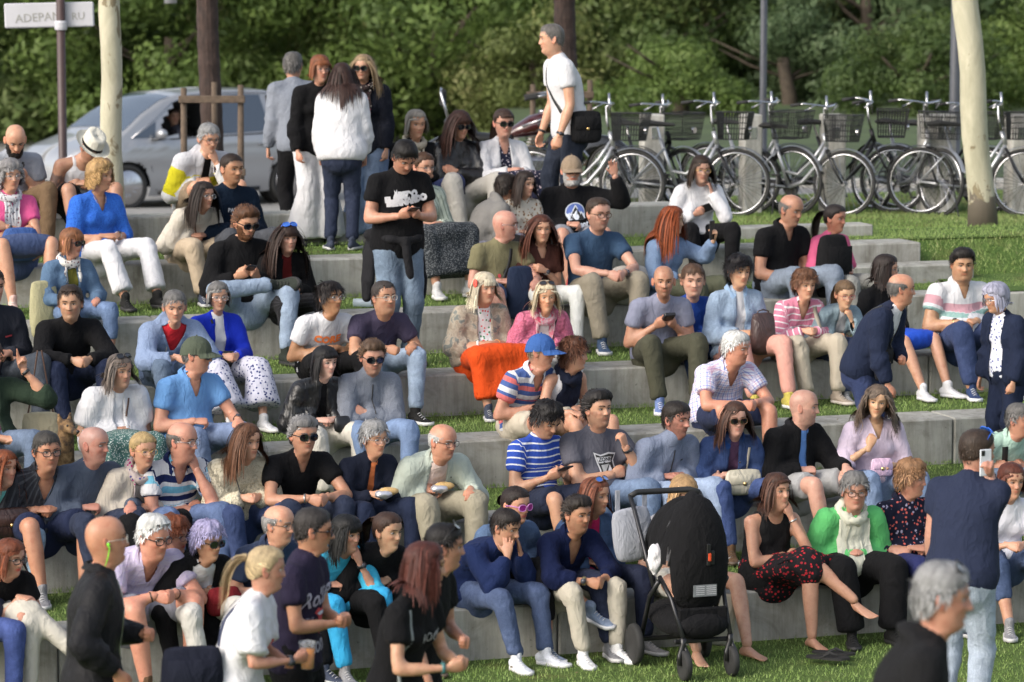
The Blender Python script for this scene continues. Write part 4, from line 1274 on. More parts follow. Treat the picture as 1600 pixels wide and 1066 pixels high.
def cloth(c, kind='plain', c2=None, c3=None, rough=.85, name=None, p=1.0):
 """procedural fabric; pattern runs in the garment's own coordinates (cuv)"""
 key = (c, kind, c2, c3, p)
 if key in _cm: return _cm[key]
 t = NT(name or (kind + '_fabric'))
 co = t.coord(); at = t.attr('cuv'); vec = at.outputs['Vector']
 sep = t.new('ShaderNodeSeparateXYZ'); t.ln(vec, sep.inputs[0]); u, v = sep.outputs[0], sep.outputs[1]
 base = c
 big = t.noise(co, 5, 3, .6)
 weave = t.noise(co, 420, 2, .6)
 def frac(x, per, off=0.):
  return t.math('FRACT', t.math('ADD', t.math('DIVIDE', x, per), off))
 if kind == 'stripes':
  f = t.math('LESS_THAN', frac(v, .045 * p), .22); base = t.mix(f, c, c2)
 elif kind == 'bands':
  fr = frac(v, .19 * p, .1)
  base = t.ramp(fr, [(0, c), (.24, c2), (.48, c), (.62, c3), (.88, c)], 'CONSTANT')
 elif kind == 'bands2':
  fr = frac(v, .13 * p)
  base = t.ramp(fr, [(0, c), (.28, c2), (.45, c3), (.72, c2)], 'CONSTANT')
 elif kind == 'halfbands':
  base = t.ramp(t.math('MULTIPLY', v, 1.0), [(0, c), (.115, c2), (.185, c), (.21, c3), (.265, c)], 'CONSTANT')
 elif kind == 'colorblock':
  vv = t.math('ADD', v, t.math('MULTIPLY', u, .0))
  base = t.ramp(vv, [(0, c), (.13, c2), (.36, c3)], 'CONSTANT')
 elif kind == 'pinstripes':
  f = t.math('LESS_THAN', frac(u, .035 * p), .3); base = t.mix(t.math('MULTIPLY', f, .8), c, c2)
 elif kind == 'plaid':
  f1 = t.math('LESS_THAN', frac(u, .036 * p), .2); f2 = t.math('LESS_THAN', frac(v, .036 * p), .2)
  f3 = t.math('LESS_THAN', frac(u, .036 * p, .5), .12); f4 = t.math('LESS_THAN', frac(v, .036 * p, .5), .12)
  base = t.mix(t.math('MULTIPLY', f1, .6), c, c2); base = t.mix(t.math('MULTIPLY', f2, .6), base, c2)
  base = t.mix(t.math('MULTIPLY', f3, .5), base, c3 or c2); base = t.mix(t.math('MULTIPLY', f4, .5), base, c3 or c2)
 elif kind in ('dots', 'floral', 'leopard'):
  vo = t.new('ShaderNodeTexVoronoi'); t.ln(t.mix(.03, co, t.new('ShaderNodeTexNoise').outputs[1], 'ADD') if False else co, vo.inputs['Vector'])
  vo.inputs['Scale'].default_value = {'dots': 90, 'floral': 44, 'leopard': 38}[kind] / p
  if kind == 'floral':
   f = t.ramp(t.math('ADD', vo.outputs[0], t.math('MULTIPLY', t.noise(co, 60, 2), .35)), [(.50, (1, 1, 1)), (.54, (0, 0, 0))])
   s2 = t.new('ShaderNodeSeparateColor'); t.ln(vo.outputs[1], s2.inputs[0])
   pet = t.ramp(s2.outputs[0], [(0, c2), (.45, c3 or c2), (.75, c)], 'CONSTANT')
   base = t.mix(f, c, pet)
  elif kind == 'leopard':
   base = t.ramp(t.math('ADD', vo.outputs[0], t.math('MULTIPLY', t.noise(co, 50, 2), .25)), [(.0, c3 or c2), (.26, c3 or c2), (.3, c2), (.45, c)], 'CONSTANT')
  else:
   f = t.ramp(vo.outputs[0], [(.34, (1, 1, 1)), (.4, (0, 0, 0))]); base = t.mix(f, c, c2)
 elif kind == 'denim':
  f = t.noise(vec, 9, 4, .65); g = t.noise(co, 130, 2, .7)
  lt = tuple(min(1, x * 1.75 + .02) for x in c)
  base = t.ramp(f, [(.25, tuple(x * .82 for x in c)), (.52, c), (.80, tuple(x * .6 + y * .4 for x, y in zip(lt, c)))])
  base = t.mix(.35, base, t.ramp(g, [(.3, (.6, .6, .65)), (.7, (1.3, 1.3, 1.25))]), 'MULTIPLY')
 elif kind == 'melange':
  g = t.noise(co, 240, 2, .7)
  base = t.mix(.5, c, t.ramp(g, [(.3, (.55, .55, .55)), (.7, (1.5, 1.5, 1.5))]), 'MULTIPLY')
 elif kind == 'knit':
  w = t.new('ShaderNodeTexWave'); t.ln(vec, w.inputs[0]); w.bands_direction = 'Y'; w.inputs['Scale'].default_value = 22 / p; w.inputs['Distortion'].default_value = 2; w.inputs['Detail'].default_value = 2; w.inputs['Detail Scale'].default_value = 4
  vo = t.new('ShaderNodeTexVoronoi'); t.ln(vec, vo.inputs[0]); vo.inputs['Scale'].default_value = 85 / p
  base = t.mix(.55, c, t.ramp(vo.outputs[0], [(.2, (.55, .52, .48)), (.6, (1.1, 1.1, 1.1))]), 'MULTIPLY')
 elif kind == 'tiedye':
  f = t.noise(co, 16, 3, .6, .5); base = t.ramp(f, [(.42, c), (.52, c2), (.6, c3 or c)])
 col = t.mix(.35, base, t.ramp(big, [(.3, (.80, .80, .80)), (.7, (1.1, 1.1, 1.1))]), 'MULTIPLY')
 t.color(col)
 cs_ = t.mapping(co, (1, 1, .55)); fold = t.noise(cs_, 8.5, 2, .45, 1.4)
 fold2 = t.noise(cs_, 21, 2, .5, 1.0)
 cr = t.math('POWER', t.math('SUBTRACT', 1.0, t.math('ABSOLUTE', t.math('SUBTRACT', t.math('MULTIPLY', t.noise(cs_, 6.5, 1.5, .5, 2.2), 2.0), 1.0))), 9.0)
 h = t.math('ADD', t.math('ADD', t.math('MULTIPLY', fold, 1.3), t.math('MULTIPLY', fold2, .4)), t.math('MULTIPLY', cr, .19))
 b1 = t.bump(h, .020, .6)
 if kind == 'knit': b2 = t.bump(vo.outputs[0], .006, .9, b1)
 else: b2 = t.bump(weave, .0012, .5, b1)
 rr = {'leather': .34, 'satin': .45}.get(kind, rough)
 t.set(Normal=b2, Roughness=rr)
 t.b.inputs['Specular IOR Level'].default_value = .5 if kind == 'leather' else (.06 if max(c) < .05 else .14)
 if kind not in ('leather', 'satin'):
  t.b.inputs['Sheen Weight'].default_value = .015; t.b.inputs['Sheen Roughness'].default_value = .5
 _cm[key] = t.m; return t.m
M_SOLE_W = simple('white_rubber', (.62, .62, .60), .6, var=.08)
M_SOLE_D = simple('black_rubber', (.03, .03, .03), .7, var=.2)
M_BLACKP = simple('black_plastic', (.012, .012, .013), .3, var=.1)
M_METAL = simple('steel', (.55, .55, .56), .25, .95, var=.05)
M_GOLD = simple('gold_metal', (.75, .5, .2), .3, .95, var=.05)
def lens_mat(c, name):
 t = NT(name); t.color(c); t.set(Roughness=.06); t.b.inputs['Specular IOR Level'].default_value = .9; t.b.inputs['Coat Weight'].default_value = .6; return t.m
M_LENS = lens_mat((.006, .006, .008), 'dark_sunglass_lens'); M_LENS_B = lens_mat((.03, .12, .45), 'blue_mirror_lens'); M_LENS_P = lens_mat((.35, .03, .25), 'pink_mirror_lens')
def glass_mat():
 t = NT('clear_lens'); t.set(Roughness=.03, Alpha=.07); t.color((.8, .85, .9)); t.b.inputs['Specular IOR Level'].default_value = 1.0; return t.m
M_CLEAR = glass_mat()
# ------------------------------------------------------------ head wear and glasses (head space)
_gl = {}
def glasses_mesh(kind, frame):
 key = (kind, frame)
 if key in _gl: return _gl[key]
 mb = MB(); sun_ = kind.startswith('sun')
 rr = .0030 if (sun_ or kind == 'thick') else .0016
 w, h = (.0275, .0215) if sun_ else (.0245, .0185)
 for s in (-1, 1):
  cx = s * .0335; pts = []
  for i in range(16):
   a = 2 * math.pi * i / 16
   x = w * np.sign(math.cos(a)) * abs(math.cos(a)) ** .8; z = h * np.sign(math.sin(a)) * abs(math.sin(a)) ** .75
   pts.append((cx + x, -.1035 + .010 * (abs(cx + x) / .06) ** 2, .004 + z))
  mb.tube(pts, rr, 0, 6, closed=True)
  c = (cx, -.1025 + .010 * (abs(cx) / .06) ** 2, .004)
  mb.add([c] + pts, [(0, 1 + i, 1 + (i + 1) % 16) for i in range(16)], 1)
  mb.tube([(s * .060, -.093, .010), (s * .076, -.04, .011), (s * .083, .0, .008), (s * .082, .018, -.008)], rr, 0, 5)
 mb.tube([(-.008, -.1045, .008), (0, -.107, .011), (.008, -.1045, .008)], rr, 0, 6)
 lm = {'sun': M_LENS, 'sunblue': M_LENS_B, 'sunpink': M_LENS_P}.get(kind, M_CLEAR)
 _gl[key] = mb.mesh('glasses', [frame, lm], True); return _gl[key]
def cap_mesh(c, style='ball'):
 mb = MB()
 if style == 'ball':
  V = []; F = []; n = 28; zz = [.012, .03, .05, .07, .088, .102, .113, .121, .125]
  for z in zz:
   t = (z - .012) / .113
   r = math.sqrt(max(0, 1 - t ** 2.3))
   for j in range(n):
    a = 2 * math.pi * j / n
    V.append((.0905 * r * math.sin(a), .006 - .1115 * r * math.cos(a), z * 1.07 - .002 + .022 * max(0, -math.cos(a)) * (1 - t) * -1 + .012 * max(0, math.cos(a)) * (1 - t)))
  V.append((0, .006, .1335))
  for i in range(len(zz) - 1):
   for j in range(n): F.append((i * n + j, i * n + (j + 1) % n, (i + 1) * n + (j + 1) % n, (i + 1) * n + j))
  for j in range(n): F.append(((len(zz) - 1) * n + j, (len(zz) - 1) * n + (j + 1) % n, len(V) - 1))
  mb.add(V, F, 0)
  mb.ball((0, .006, .134), .006, 0, 8, 4)
  V = []; m = 13
  for r_ in range(4):
   for j in range(m):
    a = (j / (m - 1) - .5) * 2.35
    rr = 1 + r_ * .26 * math.cos(a * .62) ** 1.2
    V.append((.0915 * math.sin(a) * (1 + r_ * .02), .006 - .1120 * math.cos(a) * rr, .030 - .006 * r_ - .016 * (math.sin(a)) ** 2 * (.6 + r_ * .25)))
  F = [(r_ * m + j, r_ * m + j + 1, (r_ + 1) * m + j + 1, (r_ + 1) * m + j) for r_ in range(3) for j in range(m - 1)]
  V2 = [(x, y, z - .003) for x, y, z in V]
  mb.add(V, F, 0); mb.add(V2, [f[::-1] for f in F], 0)
 return mb
def fedora(c1, c2):
 mb = MB(); n = 32; V = []; F = []
 prof_ = [(1.62, .028), (1.45, .014), (1.25, .012), (1.02, .020), (1.0, .024), (1.0, .052), (.99, .056), (.96, .10), (.88, .135), (.7, .145), (.4, .138), (0.02, .130)]
 for r_, z in prof_:
  for j in range(n):
   a = 2 * math.pi * j / n; rr = r_
   V.append((.083 * rr * math.sin(a), .006 - .102 * rr * math.cos(a), z + (.012 * abs(math.sin(a)) * (rr > 1.3)) - (.012 * max(0, math.cos(a)) * (z > .12))))
 for i in range(len(prof_) - 1):
  for j in range(n): F.append((i * n + j, i * n + (j + 1) % n, (i + 1) * n + (j + 1) % n, (i + 1) * n + j))
 mb.add(V, F, 0)
 for k_ in range(4 * n, 5 * n): mb.M[k_] = 1
 return mb
# ------------------------------------------------------------ hair
def closest_push(P, a, b, r):
 d = b - a; L = np.dot(d, d) + 1e-9; t = np.clip(((P - a) @ d) / L, 0, 1)
 c = a + t[:, None] * d; q = P - c; n = np.linalg.norm(q, axis=1) + 1e-9
 f = np.maximum(r / n, 1.0)
 return c + q * f[:, None]
def hair_build(sp, J, seed, hv, hf):
 """returns V,F,col in head space (scaled), hv/hf = head grid"""
 st = sp.get('hair', 'short'); r = np.random.default_rng(seed)
 if st in ('bald', 'shaved'):
  if not sp.get('fringehair'): return None
 rec = sp.get('recede', 0.)
 parts = []; cols = []
 thick = {'short': .009, 'crop': .005, 'medium': .014, 'bob': .013, 'long': .011, 'pony': .011, 'bun': .011, 'curly': .026, 'puffy': .024, 'ring': .007, 'quiff': .015}[st]
 thick = sp.get('hthick', thick)
 nseg = 52; nr = 23
 G = hv[:nr * nseg]
 m = hairmask(G, st, rec)
 m = m + .007 * vnoise(G, 70, seed % 23) + .003 * vnoise(G, 170, seed % 19)
 if st == 'ring': m = np.minimum(m, .052 - G[:, 2] - .25 * np.maximum(0, -G[:, 1]))
 if sp.get('cap') and sp['cap'][0] != 'beanieband': m = np.minimum(m, .030 - G[:, 2])
 nrmv = G - np.array([0, .006, .0]); nrmv = nrmv / np.array([.0775, .0965, .106]) ** 2; nrmv /= np.linalg.norm(nrmv, axis=1)[:, None]
 tt = np.clip(m / .018, 0, 1); tt = tt * tt * (3 - 2 * tt)
 top = np.clip((G[:, 2] - .03) / .07, 0, 1)
 th = thick * (.55 + .75 * top) if st in ('short', 'crop', 'medium', 'quiff', 'puffy') else thick * np.ones(len(G))
 if st == 'quiff': th = th + .018 * np.clip((-G[:, 1] + .01) / .06, 0, 1) * top
 nz = vnoise(G, 55, seed % 17) * .25 + vnoise(G, 120, seed % 13) * .18
 Vc = G + nrmv * (th * tt * (1 + nz * (1.5 if st in ('curly', 'puffy') else .8)) - .003 * (1 - tt))[:, None]
 keep = (m[hf[:, 0] % len(m)] > -.002)
 sel = (hf < nr * nseg).all(1)
 hf2 = hf[sel]
 keep = (np.minimum.reduce([m[hf2[:, q]] for q in range(4)]) > -.006)
 Fc = hf2[keep]
 if st != 'ring' and not sp.get('cap'):
  topi = len(Vc); Vc = np.concatenate([Vc, [[0, 0, .1172 + thick * 1.25]]])
  jj = np.arange(nseg); Fc = np.concatenate([Fc, np.stack([np.full(nseg, topi), jj, (jj + 1) % nseg, (jj + 1) % nseg], 1)])
 parts.append((Vc, Fc)); cols.append(np.clip(.28 + .3 * vnoise(Vc * np.array([1, 1, .3]), 90, 4), 0, 1))
 n = {'short': 700, 'crop': 520, 'medium': 700, 'quiff': 700, 'bob': 680, 'long': 720, 'pony': 480, 'bun': 420, 'curly': 1000, 'puffy': 1050, 'ring': 300}[st]
 u = r.uniform(-1, 1, n * 3); a = r.uniform(0, 2 * np.pi, n * 3); q = np.sqrt(1 - u * u)
 D = np.stack([q * np.cos(a), q * np.sin(a), u], 1)
 P = D * np.array([.0775, .0965, .106]) + np.array([0, .006, .012])
 mm = hairmask(P, st, rec)
 if st == 'ring': mm = np.minimum(mm, .050 - P[:, 2])
 if sp.get('cap') and sp['cap'][0] != 'beanieband': mm = np.minimum(mm, .028 - P[:, 2])
 P = P[mm > .0][:n]; n = len(P)
 nn = (P - np.array([0, .006, .012])) / np.array([.0775, .0965, .106]) ** 2; nn /= np.linalg.norm(nn, axis=1)[:, None]
 part = sp.get('part', .015)
 sx = np.sign(P[:, 0] - part + r.normal(0, .006, n))
 g = J['Rh'].T @ V3(0, 0, -1)
 hs = J['hs']
 toh = lambda p: (J['Rh'].T @ (p - J['head'])) / hs
 ce = .022
 cc = [(toh(J['sh', 1]), toh(J['sh', -1]), (.058 * J['k'] + ce) / hs), (toh(J['sp'][4]), toh(J['sp'][4] + J['up'] * .05), (.062 + ce * .3) / hs)]
 for s in (1, -1): cc.append((toh(J['sp'][4] - J['up'] * .05 * J['k'] + J['lat'] * s * .05), toh(J['sp'][2] + J['lat'] * s * .05), (.112 * J['k'] + ce + .03 * sp.get('fat', 0)) / hs))
 if sp.get('fem') : cc.append((toh(J['sp'][3] + J['fwd'] * .07 + J['lat'] * .065), toh(J['sp'][3] + J['fwd'] * .07 - J['lat'] * .065), (.068 + ce) / hs))
 shortish = st in ('short', 'crop', 'medium', 'quiff', 'puffy', 'ring')
 L = {'short': .030, 'crop': .014, 'medium': .042, 'quiff': .042, 'bob': .23, 'long': .48, 'pony': .0, 'bun': .0, 'curly': .20, 'puffy': .05, 'ring': .016}[st] if 'hlen' not in sp else sp['hlen']
 steps = 4 if shortish else (7 if st in ('pony', 'bun') else 11)
 layer = r.uniform(0, 1, n)
 if shortish:
  fwd = np.where(P[:, 1] < .0, -1, .3) * (1 if st != 'quiff' else -1)
  d0 = np.stack([np.sign(P[:, 0] - part) * .6 + r.normal(0, .3, n), fwd * .5 + r.normal(0, .3, n), r.normal(-.2, .3, n)], 1)
  if st == 'quiff': d0 = np.stack([r.normal(0, .3, n), .6 + r.normal(0, .3, n), .5 + r.normal(0, .2, n)], 1)
  d0 += np.clip(.05 - P[:, 2], 0, .1)[:, None] * np.array([0, 4, -14.])
  lift = {'puffy': .45, 'medium': .3}.get(st, .42)
 else:
  back = np.clip((P[:, 1] - .02) / .06, 0, 1)
  d0 = np.stack([sx * (1 - .6 * back), .30 + .5 * back + 0 * sx, -.35 - .5 * back], 1) + r.normal(0, .12, (n, 3))
  lift = .1
 d = d0 - nn * (d0 * nn).sum(1)[:, None]; d /= np.linalg.norm(d, axis=1)[:, None]; d = d + nn * (lift + .35 * (layer > .93))[:, None] * r.uniform(.3, 1.2, n)[:, None]
 d /= np.linalg.norm(d, axis=1)[:, None]
 tie = V3(0, .108, sp.get('tiez', .045)) if st == 'pony' else V3(0, .108, sp.get('tiez', .01))
 paths = [P + nn * (thick * (.9 if shortish else .5))]
 p = paths[0].copy()
 if st in ('pony', 'bun'):
  for i in range(steps):
   t = (i + 1) / steps
   tgt = tie - p; dn = tgt / (np.linalg.norm(tgt, axis=1)[:, None] + 1e-6)
   p = p + tgt * (1 / (steps - i))
   q = (p - np.array([0, .006, .012])) / (np.array([.0775, .0965, .106]) * (1.075 + .05 * layer[:, None])); l = np.linalg.norm(q, axis=1)
   pushed = np.array([0, .006, .012]) + (p - np.array([0, .006, .012])) / np.minimum(l, 1)[:, None]
   p2 = np.where((l < 1)[:, None], pushed, p)
   paths.append(p2)
 else:
  curl = sp.get('curl', .0) if st != 'curly' else .013
  ph = r.uniform(0, 6.28, n); fr = r.uniform(.8, 1.3, n)
  ds = L * r.uniform(.78, 1.05, n) / steps
  if st in ('long', 'bob', 'curly') : pass
  stiff = .9 if shortish else .74
  vol = {'bob': .10, 'long': .075, 'curly': .20}.get(st, .03) * sp.get('vol', 1.0)
  for i in range(steps):
   d = d * stiff + g * (1 - stiff); d /= np.linalg.norm(d, axis=1)[:, None]
   p = p + d * ds[:, None]
   sc = np.array([.0775, .0965, .106]) * (1.03 + .02 * (1 if shortish else 0) + vol * layer[:, None])
   q = (p - np.array([0, .006, .012])) / sc; l = np.linalg.norm(q, axis=1)
   p = np.where((l < 1)[:, None], np.array([0, .006, .012]) + (p - np.array([0, .006, .012])) / np.minimum(l, 1)[:, None], p)
   if not shortish:
    ax = np.abs(p[:, 0]); inface = (p[:, 1] < -.012) & (p[:, 2] < .052) & (p[:, 2] > -.16) & (ax < .070)
    p[:, 0] = np.where(inface, np.sign(p[:, 0] + 1e-9) * (.070 + .012 * layer), p[:, 0])
    p[:, 1] = np.where(inface, np.maximum(p[:, 1], -.055), p[:, 1])
    for (c0, c1, rr) in cc: p = closest_push(p, c0, c1, rr + .01)
   if curl:
    e1 = np.stack([np.cos(ph + i * fr * 1.3), np.sin(ph + i * fr * 1.3), np.sin(ph * 2 + i * fr) * .8], 1)
    paths.append(p + e1 * curl * min(1, i / 3))
   else: paths.append(p.copy())
 Pp = np.stack(paths, 1)
 w0 = {'short': .0045, 'crop': .0035, 'medium': .006, 'quiff': .005, 'bob': .0065, 'long': .0075, 'pony': .006, 'bun': .006, 'curly': .0050, 'puffy': .0044, 'ring': .004}[st]
 allp = [(Pp, w0, np.clip(r.normal(.5, .3, n), 0, 1))]
 if st == 'pony':
  n2 = 150; L = sp.get('hlen', .34); ph = r.uniform(0, 6.28, n2); rr = np.sqrt(r.uniform(0, 1, n2)) * .020
  p = tie + np.stack([np.cos(ph) * rr, rr * 0, np.sin(ph) * rr], 1); d = np.tile(nrm(V3(0, 1, .25)), (n2, 1)) + r.normal(0, .12, (n2, 3)); pp = [p.copy()]
  ds = L * r.uniform(.75, 1.05, n2) / 12
  for i in range(12):
   d = d * .72 + g * .28; d /= np.linalg.norm(d, axis=1)[:, None]; p = p + d * ds[:, None]
   for (c0, c1, rr2) in cc: p = closest_push(p, c0, c1, rr2 + .012)
   q = (p - np.array([0, .006, .012])) / (np.array([.0775, .0965, .106]) * 1.1); l = np.linalg.norm(q, axis=1)
   p = np.where((l < 1)[:, None], np.array([0, .006, .012]) + (p - np.array([0, .006, .012])) / np.minimum(l, 1)[:, None], p)
   pp.append(p.copy())
  allp.append((np.stack(pp, 1), .007, np.clip(r.normal(.55, .2, n2), 0, 1)))
 if st == 'bun':
  n2 = 120; c = tie + V3(0, .022, 0); ph = r.uniform(0, 6.28, n2); th_ = r.uniform(-.6, .6, n2); pp = []
  for i in range(9):
   a = ph + i * .35; rr = .030 + .004 * r.normal(0, 1, n2) * 0
   pp.append(c + np.stack([rr * np.cos(a) * np.cos(th_), .024 * np.sin(th_ * 1.6), rr * np.sin(a) * np.cos(th_)], 1))
  allp.append((np.stack(pp, 1), .009, np.clip(r.normal(.5, .2, n2), 0, 1)))
  parts.append(ellip(c, (.028, .022, .028), n=12, k=8)); cols.append(np.full(len(parts[-1][0]), .4))
 if sp.get('bangs'):
  n2 = 110; x = r.uniform(-.052, .052, n2); pp = []
  bl = sp.get('bangs')
  for i in range(6):
   t = i / 5
   z = .088 - t * bl * .075 - .006 * np.abs(x) / .05; y = -np.sqrt(np.maximum(.0, 1 - (x / .085) ** 2)) * (.088 + .018 * np.sin(np.minimum(1, t * 1.2) * 2.2))
   pp.append(np.stack([x * (1 + .12 * t), y - .002, z], 1))
  allp.append((np.stack(pp, 1), .006, np.clip(r.normal(.5, .2, n2), 0, 1)))
 for Pp, w0, cv in allp:
  n, m_, _ = Pp.shape
  T = np.gradient(Pp, axis=1); T /= np.linalg.norm(T, axis=2)[..., None] + 1e-9
  C = Pp - np.array([0, .01, 0]); C[..., 2] = np.where(Pp[..., 2] < 0, 0, C[..., 2] * .6); C /= np.linalg.norm(C, axis=2)[..., None] + 1e-9
  W = np.cross(T, C); W /= np.linalg.norm(W, axis=2)[..., None] + 1e-9
  tpar = np.linspace(0, 1, m_)
  wd = w0 * .66 * (1 - .75 * tpar ** 3)[None, :] * r.uniform(.6, 1.3, n)[:, None]
  A = Pp - W * wd[..., None]; B = Pp + W * wd[..., None]
  VV = np.stack([A, B], 2).reshape(-1, 3)
  i0 = (np.arange(n)[:, None] * m_ + np.arange(m_ - 1)[None]) * 2
  FF = np.stack([i0, i0 + 1, i0 + 3, i0 + 2], -1).reshape(-1, 4)
  parts.append((VV, FF)); cols.append(np.repeat(np.repeat(cv[:, None], m_, 1) * (.85 + .3 * tpar)[None], 2, 1).reshape(-1) if False else np.repeat((cv[:, None] * (.85 + .3 * tpar)[None]).reshape(-1), 2))
 V, F = join_vf(parts)
 return V, F, np.clip(np.concatenate(cols), 0, 1)
# ------------------------------------------------------------ assembling one person
TOPS = {
 'tee': (.55, .014, -.07), 'tank': (0, .010, -.06), 'long': (1.93, .014, -.07), 'sweater': (1.95, .020, -.08), 'rolled': (1.45, .015, -.07),
 'jacket': (1.95, .022, -.10), 'polo': (.55, .014, -.07), 'shirt': (.60, .017, -.09), 'cardigan': (1.95, .020, -.12), 'blouse': (1.5, .024, -.06), 'blazer': (1.95, .022, -.14), 'puff': (.75, .024, -.05)}
PEOPLE = []
def stage1(sp):
 """fit the pose and queue the remeshes"""
 pos, k, drop, J = fit(sp)
 sp['pos'] = pos; sp['J'] = J; sp['drop'] = drop
 fem, fat = sp.get('fem', 0), sp.get('fat', 0)
 far = sp.get('lod', 0)
 top = sp.get('top', ('tee', (.5, .5, .5))); kind = top[0]
 sl, e, hem = TOPS[kind]
 if 'sleeve' in sp: sl = sp['sleeve']
 if 'ease' in sp: e = sp['ease']
 hem = sp.get('hem', hem)
 sit = sp['pose'] == 'sit'
 if sit: hem = max(hem, -.05)
 L = trunk(J, sp, .0, -.09, .545)
 for s in (1, -1):
  L += arm_skin(J, s, k, fem, fat, 0.)
  if sl == 0: L += limb([J['sh', s], J['sh', s] + (J['el', s] - J['sh', s]) * .2], [.056 * k * (1 - .1 * fem) * (1 + .15 * fat), .050 * k * (1 - .1 * fem) * (1 + .2 * fat)])
 bot = sp.get('bottom', ('trousers', (.1, .1, .2))); bl = {'trousers': 1.95, 'capri': 1.6, 'shorts': .80, 'skirt': 0.9, 'longskirt': 1.8, 'midi': 1.45}[bot[0]]
 if 'leglen' in sp: bl = sp['leglen']
 m = k * (1 - .04 * fem) * (1 + .13 * fat)
 for s in (1, -1):
  L += leg_lofts(J, s, k, .082 * m, .055 * m, .056 * m, .036 * m, 2.0, 0)
  L.append(caps(J['an', s] - (J['an', s] - J['kn', s]) * .1, J['an', s], .038 * m, .036 * m))
  if bl < 1.5:
   K, A = J['kn', s], J['an', s]; d = nrm(A - K); ref = nrm(np.cross(d, V3(1, 0, 0))); bk = -ref if np.dot(ref, FWD) > 0 else ref
   L.append(caps(K + (A - K) * .14 + bk * .018 * m, K + (A - K) * .45 + bk * .016 * m, .040 * m, .036 * m))
 barefoot = sp.get('shoes', ('sneaker',))[0] in ('bare', 'sandal')
 sp['h_skin'] = rm_queue(L, .0185 if (sl < 1.2 or bl < 1.5) else .025, 2)
 if barefoot:
  sp['h_feet'] = {}
  for s in (1, -1):
   pass
 L = trunk(J, sp, e, hem, .515 if kind not in ('tank',) else .40, top=sp.get('neck', None))
 if kind == 'tank':
  L = [loft(*torso_sections(J, sp, e, hem, .40)[:4], 20)]
  if fem:
   for s in (1, -1): L.append(ellip(J['sp'][3] + J['up'] * .02 * k + J['lat'] * s * .064 * k + J['fwd'] * (.070 * k + e * .6), .066 * k * sp.get('bust', 1) * np.ones(3), n=12, k=8))
  for s in (1, -1):
   a = J['sp'][4] - J['up'] * .018 * k + J['lat'] * s * .078 * k
   tp = a + J['up'] * .030 * k
   for q, dd_ in ((J['fwd'], .098), (-J['fwd'], .090)):
    L.append(caps(tp, a - J['up'] * .03 * k + q * .062 * k, .026, .028)); L.append(caps(a - J['up'] * .03 * k + q * .062 * k, a - J['up'] * .15 * k + q * dd_ * k, .028, .034))
 if sl > 0:
  for s in (1, -1): L += sleeves(J, s, k, sp, e, sl)
 if sp.get('hood'):
  c = J['sp'][4] + J['up'] * .005; P = []
  for a in np.linspace(-2.4, 2.4, 11):
   P.append(c + J['lat'] * math.sin(a) * .088 - J['fwd'] * math.cos(a) * (.085 if math.cos(a) > 0 else .09) + J['up'] * (.022 * math.cos(a) - .01))
  L.append(loft(np.array(P), .030, .034 + .012 * np.cos(np.linspace(-2.4, 2.4, 11)), J['up'], 12))
 if kind in ('jacket', 'cardigan', 'blazer') and sp.get('open', True):
  inner = sp.get('inner', ('tee', (.7, .7, .7)))
  sp['h_inner'] = rm_queue(trunk(J, sp, .010, .0, .51), .0155, 4)
 if sp.get('hi'):
  c = J['sp'][4] + J['up'] * .0; pc = np.array([c - J['up'] * .02, c + J['up'] * .03, c + J['up'] * .062])
  L.append(loft(pc, [.085, .072, .069], [.080, .070, .066], J['lat'], 16))
 sp['h_top'] = rm_queue(L, .0190, 4); sp['sl'] = sl; sp['e'] = e; sp['hemv'] = hem
 bk = bot[0]; be = sp.get('bease', .012)
 L = []
 P, w, d, A, fw = torso_sections(J, sp, .012 if hem > 0 else .006, -.10, .06 if not sp.get('tuck') else .11, 7)
 L.append(loft(P, w, d, A, 20))
 if sit:
  for s in (1, -1): L.append(ellip(J['hip', s] + V3(s * .012, .035, -.0) * k, (.098 * m, .105 * m, .082 * k), n=14, k=9))
 if bk in ('trousers', 'capri', 'shorts'):
  fl = sp.get('flare', 0.)
  for s in (1, -1):
   if bk == 'shorts':
    L += leg_lofts(J, s, k, .092 * m + be, .066 * m + be * 1.6, .06, .05, bl, 0)
   else:
    L += leg_lofts(J, s, k, .088 * m + be, .057 * m + be, .054 * m + be * (1 + fl), .040 * m + be * (1 + fl * 3), bl, 0)
 else:
  K1, K2 = J['kn', 1], J['kn', -1]; hp = J['sp'][1]; km = (K1 + K2) / 2; hw = np.linalg.norm(K1 - K2) / 2 + .080 * m
  t = min(bl, 1.0)
  if sit:
   pts = [hp + V3(0, .02, .02), hp + (km - hp) * .35 + V3(0, 0, .01), hp + (km - hp) * .7 + V3(0, 0, .01), hp + (km - hp) * (t if bl <= 1 else 1.02)]
   L.append(loft(np.array(pts), [.19 * m, .18 * m, (.17 * m + hw) / 2, hw], [.10 * m, .10 * m, .090 * m, .085 * m], X_, 20))
   if bl > 1:
    a1, a2 = J['an', 1], J['an', -1]; am = (a1 + a2) / 2; u = bl - 1
    aw = np.linalg.norm(a1 - a2) / 2 + .10
    L.append(loft(np.array([km + V3(0, .02, .0), km + (am - km) * u * .4 + V3(0, .03, 0), km + (am - km) * u]), [hw * .96, (hw + aw) / 2 * .92, aw * 1.02], [.085, .09, .105], X_, 20, cap='start'))
    for s in (1, -1): L += leg_lofts(J, s, k, .09 * m, .080 * m, .078 * m, .08, bl, 0)
  else:
   a = hp + V3(0, 0, -.42 * k * t)
   pts = [hp + V3(0, 0, .05), hp, hp + (a - hp) * .5, a]
   if bl > 1: pts.append(a + V3(0, 0, -.40 * k * (bl - 1)))
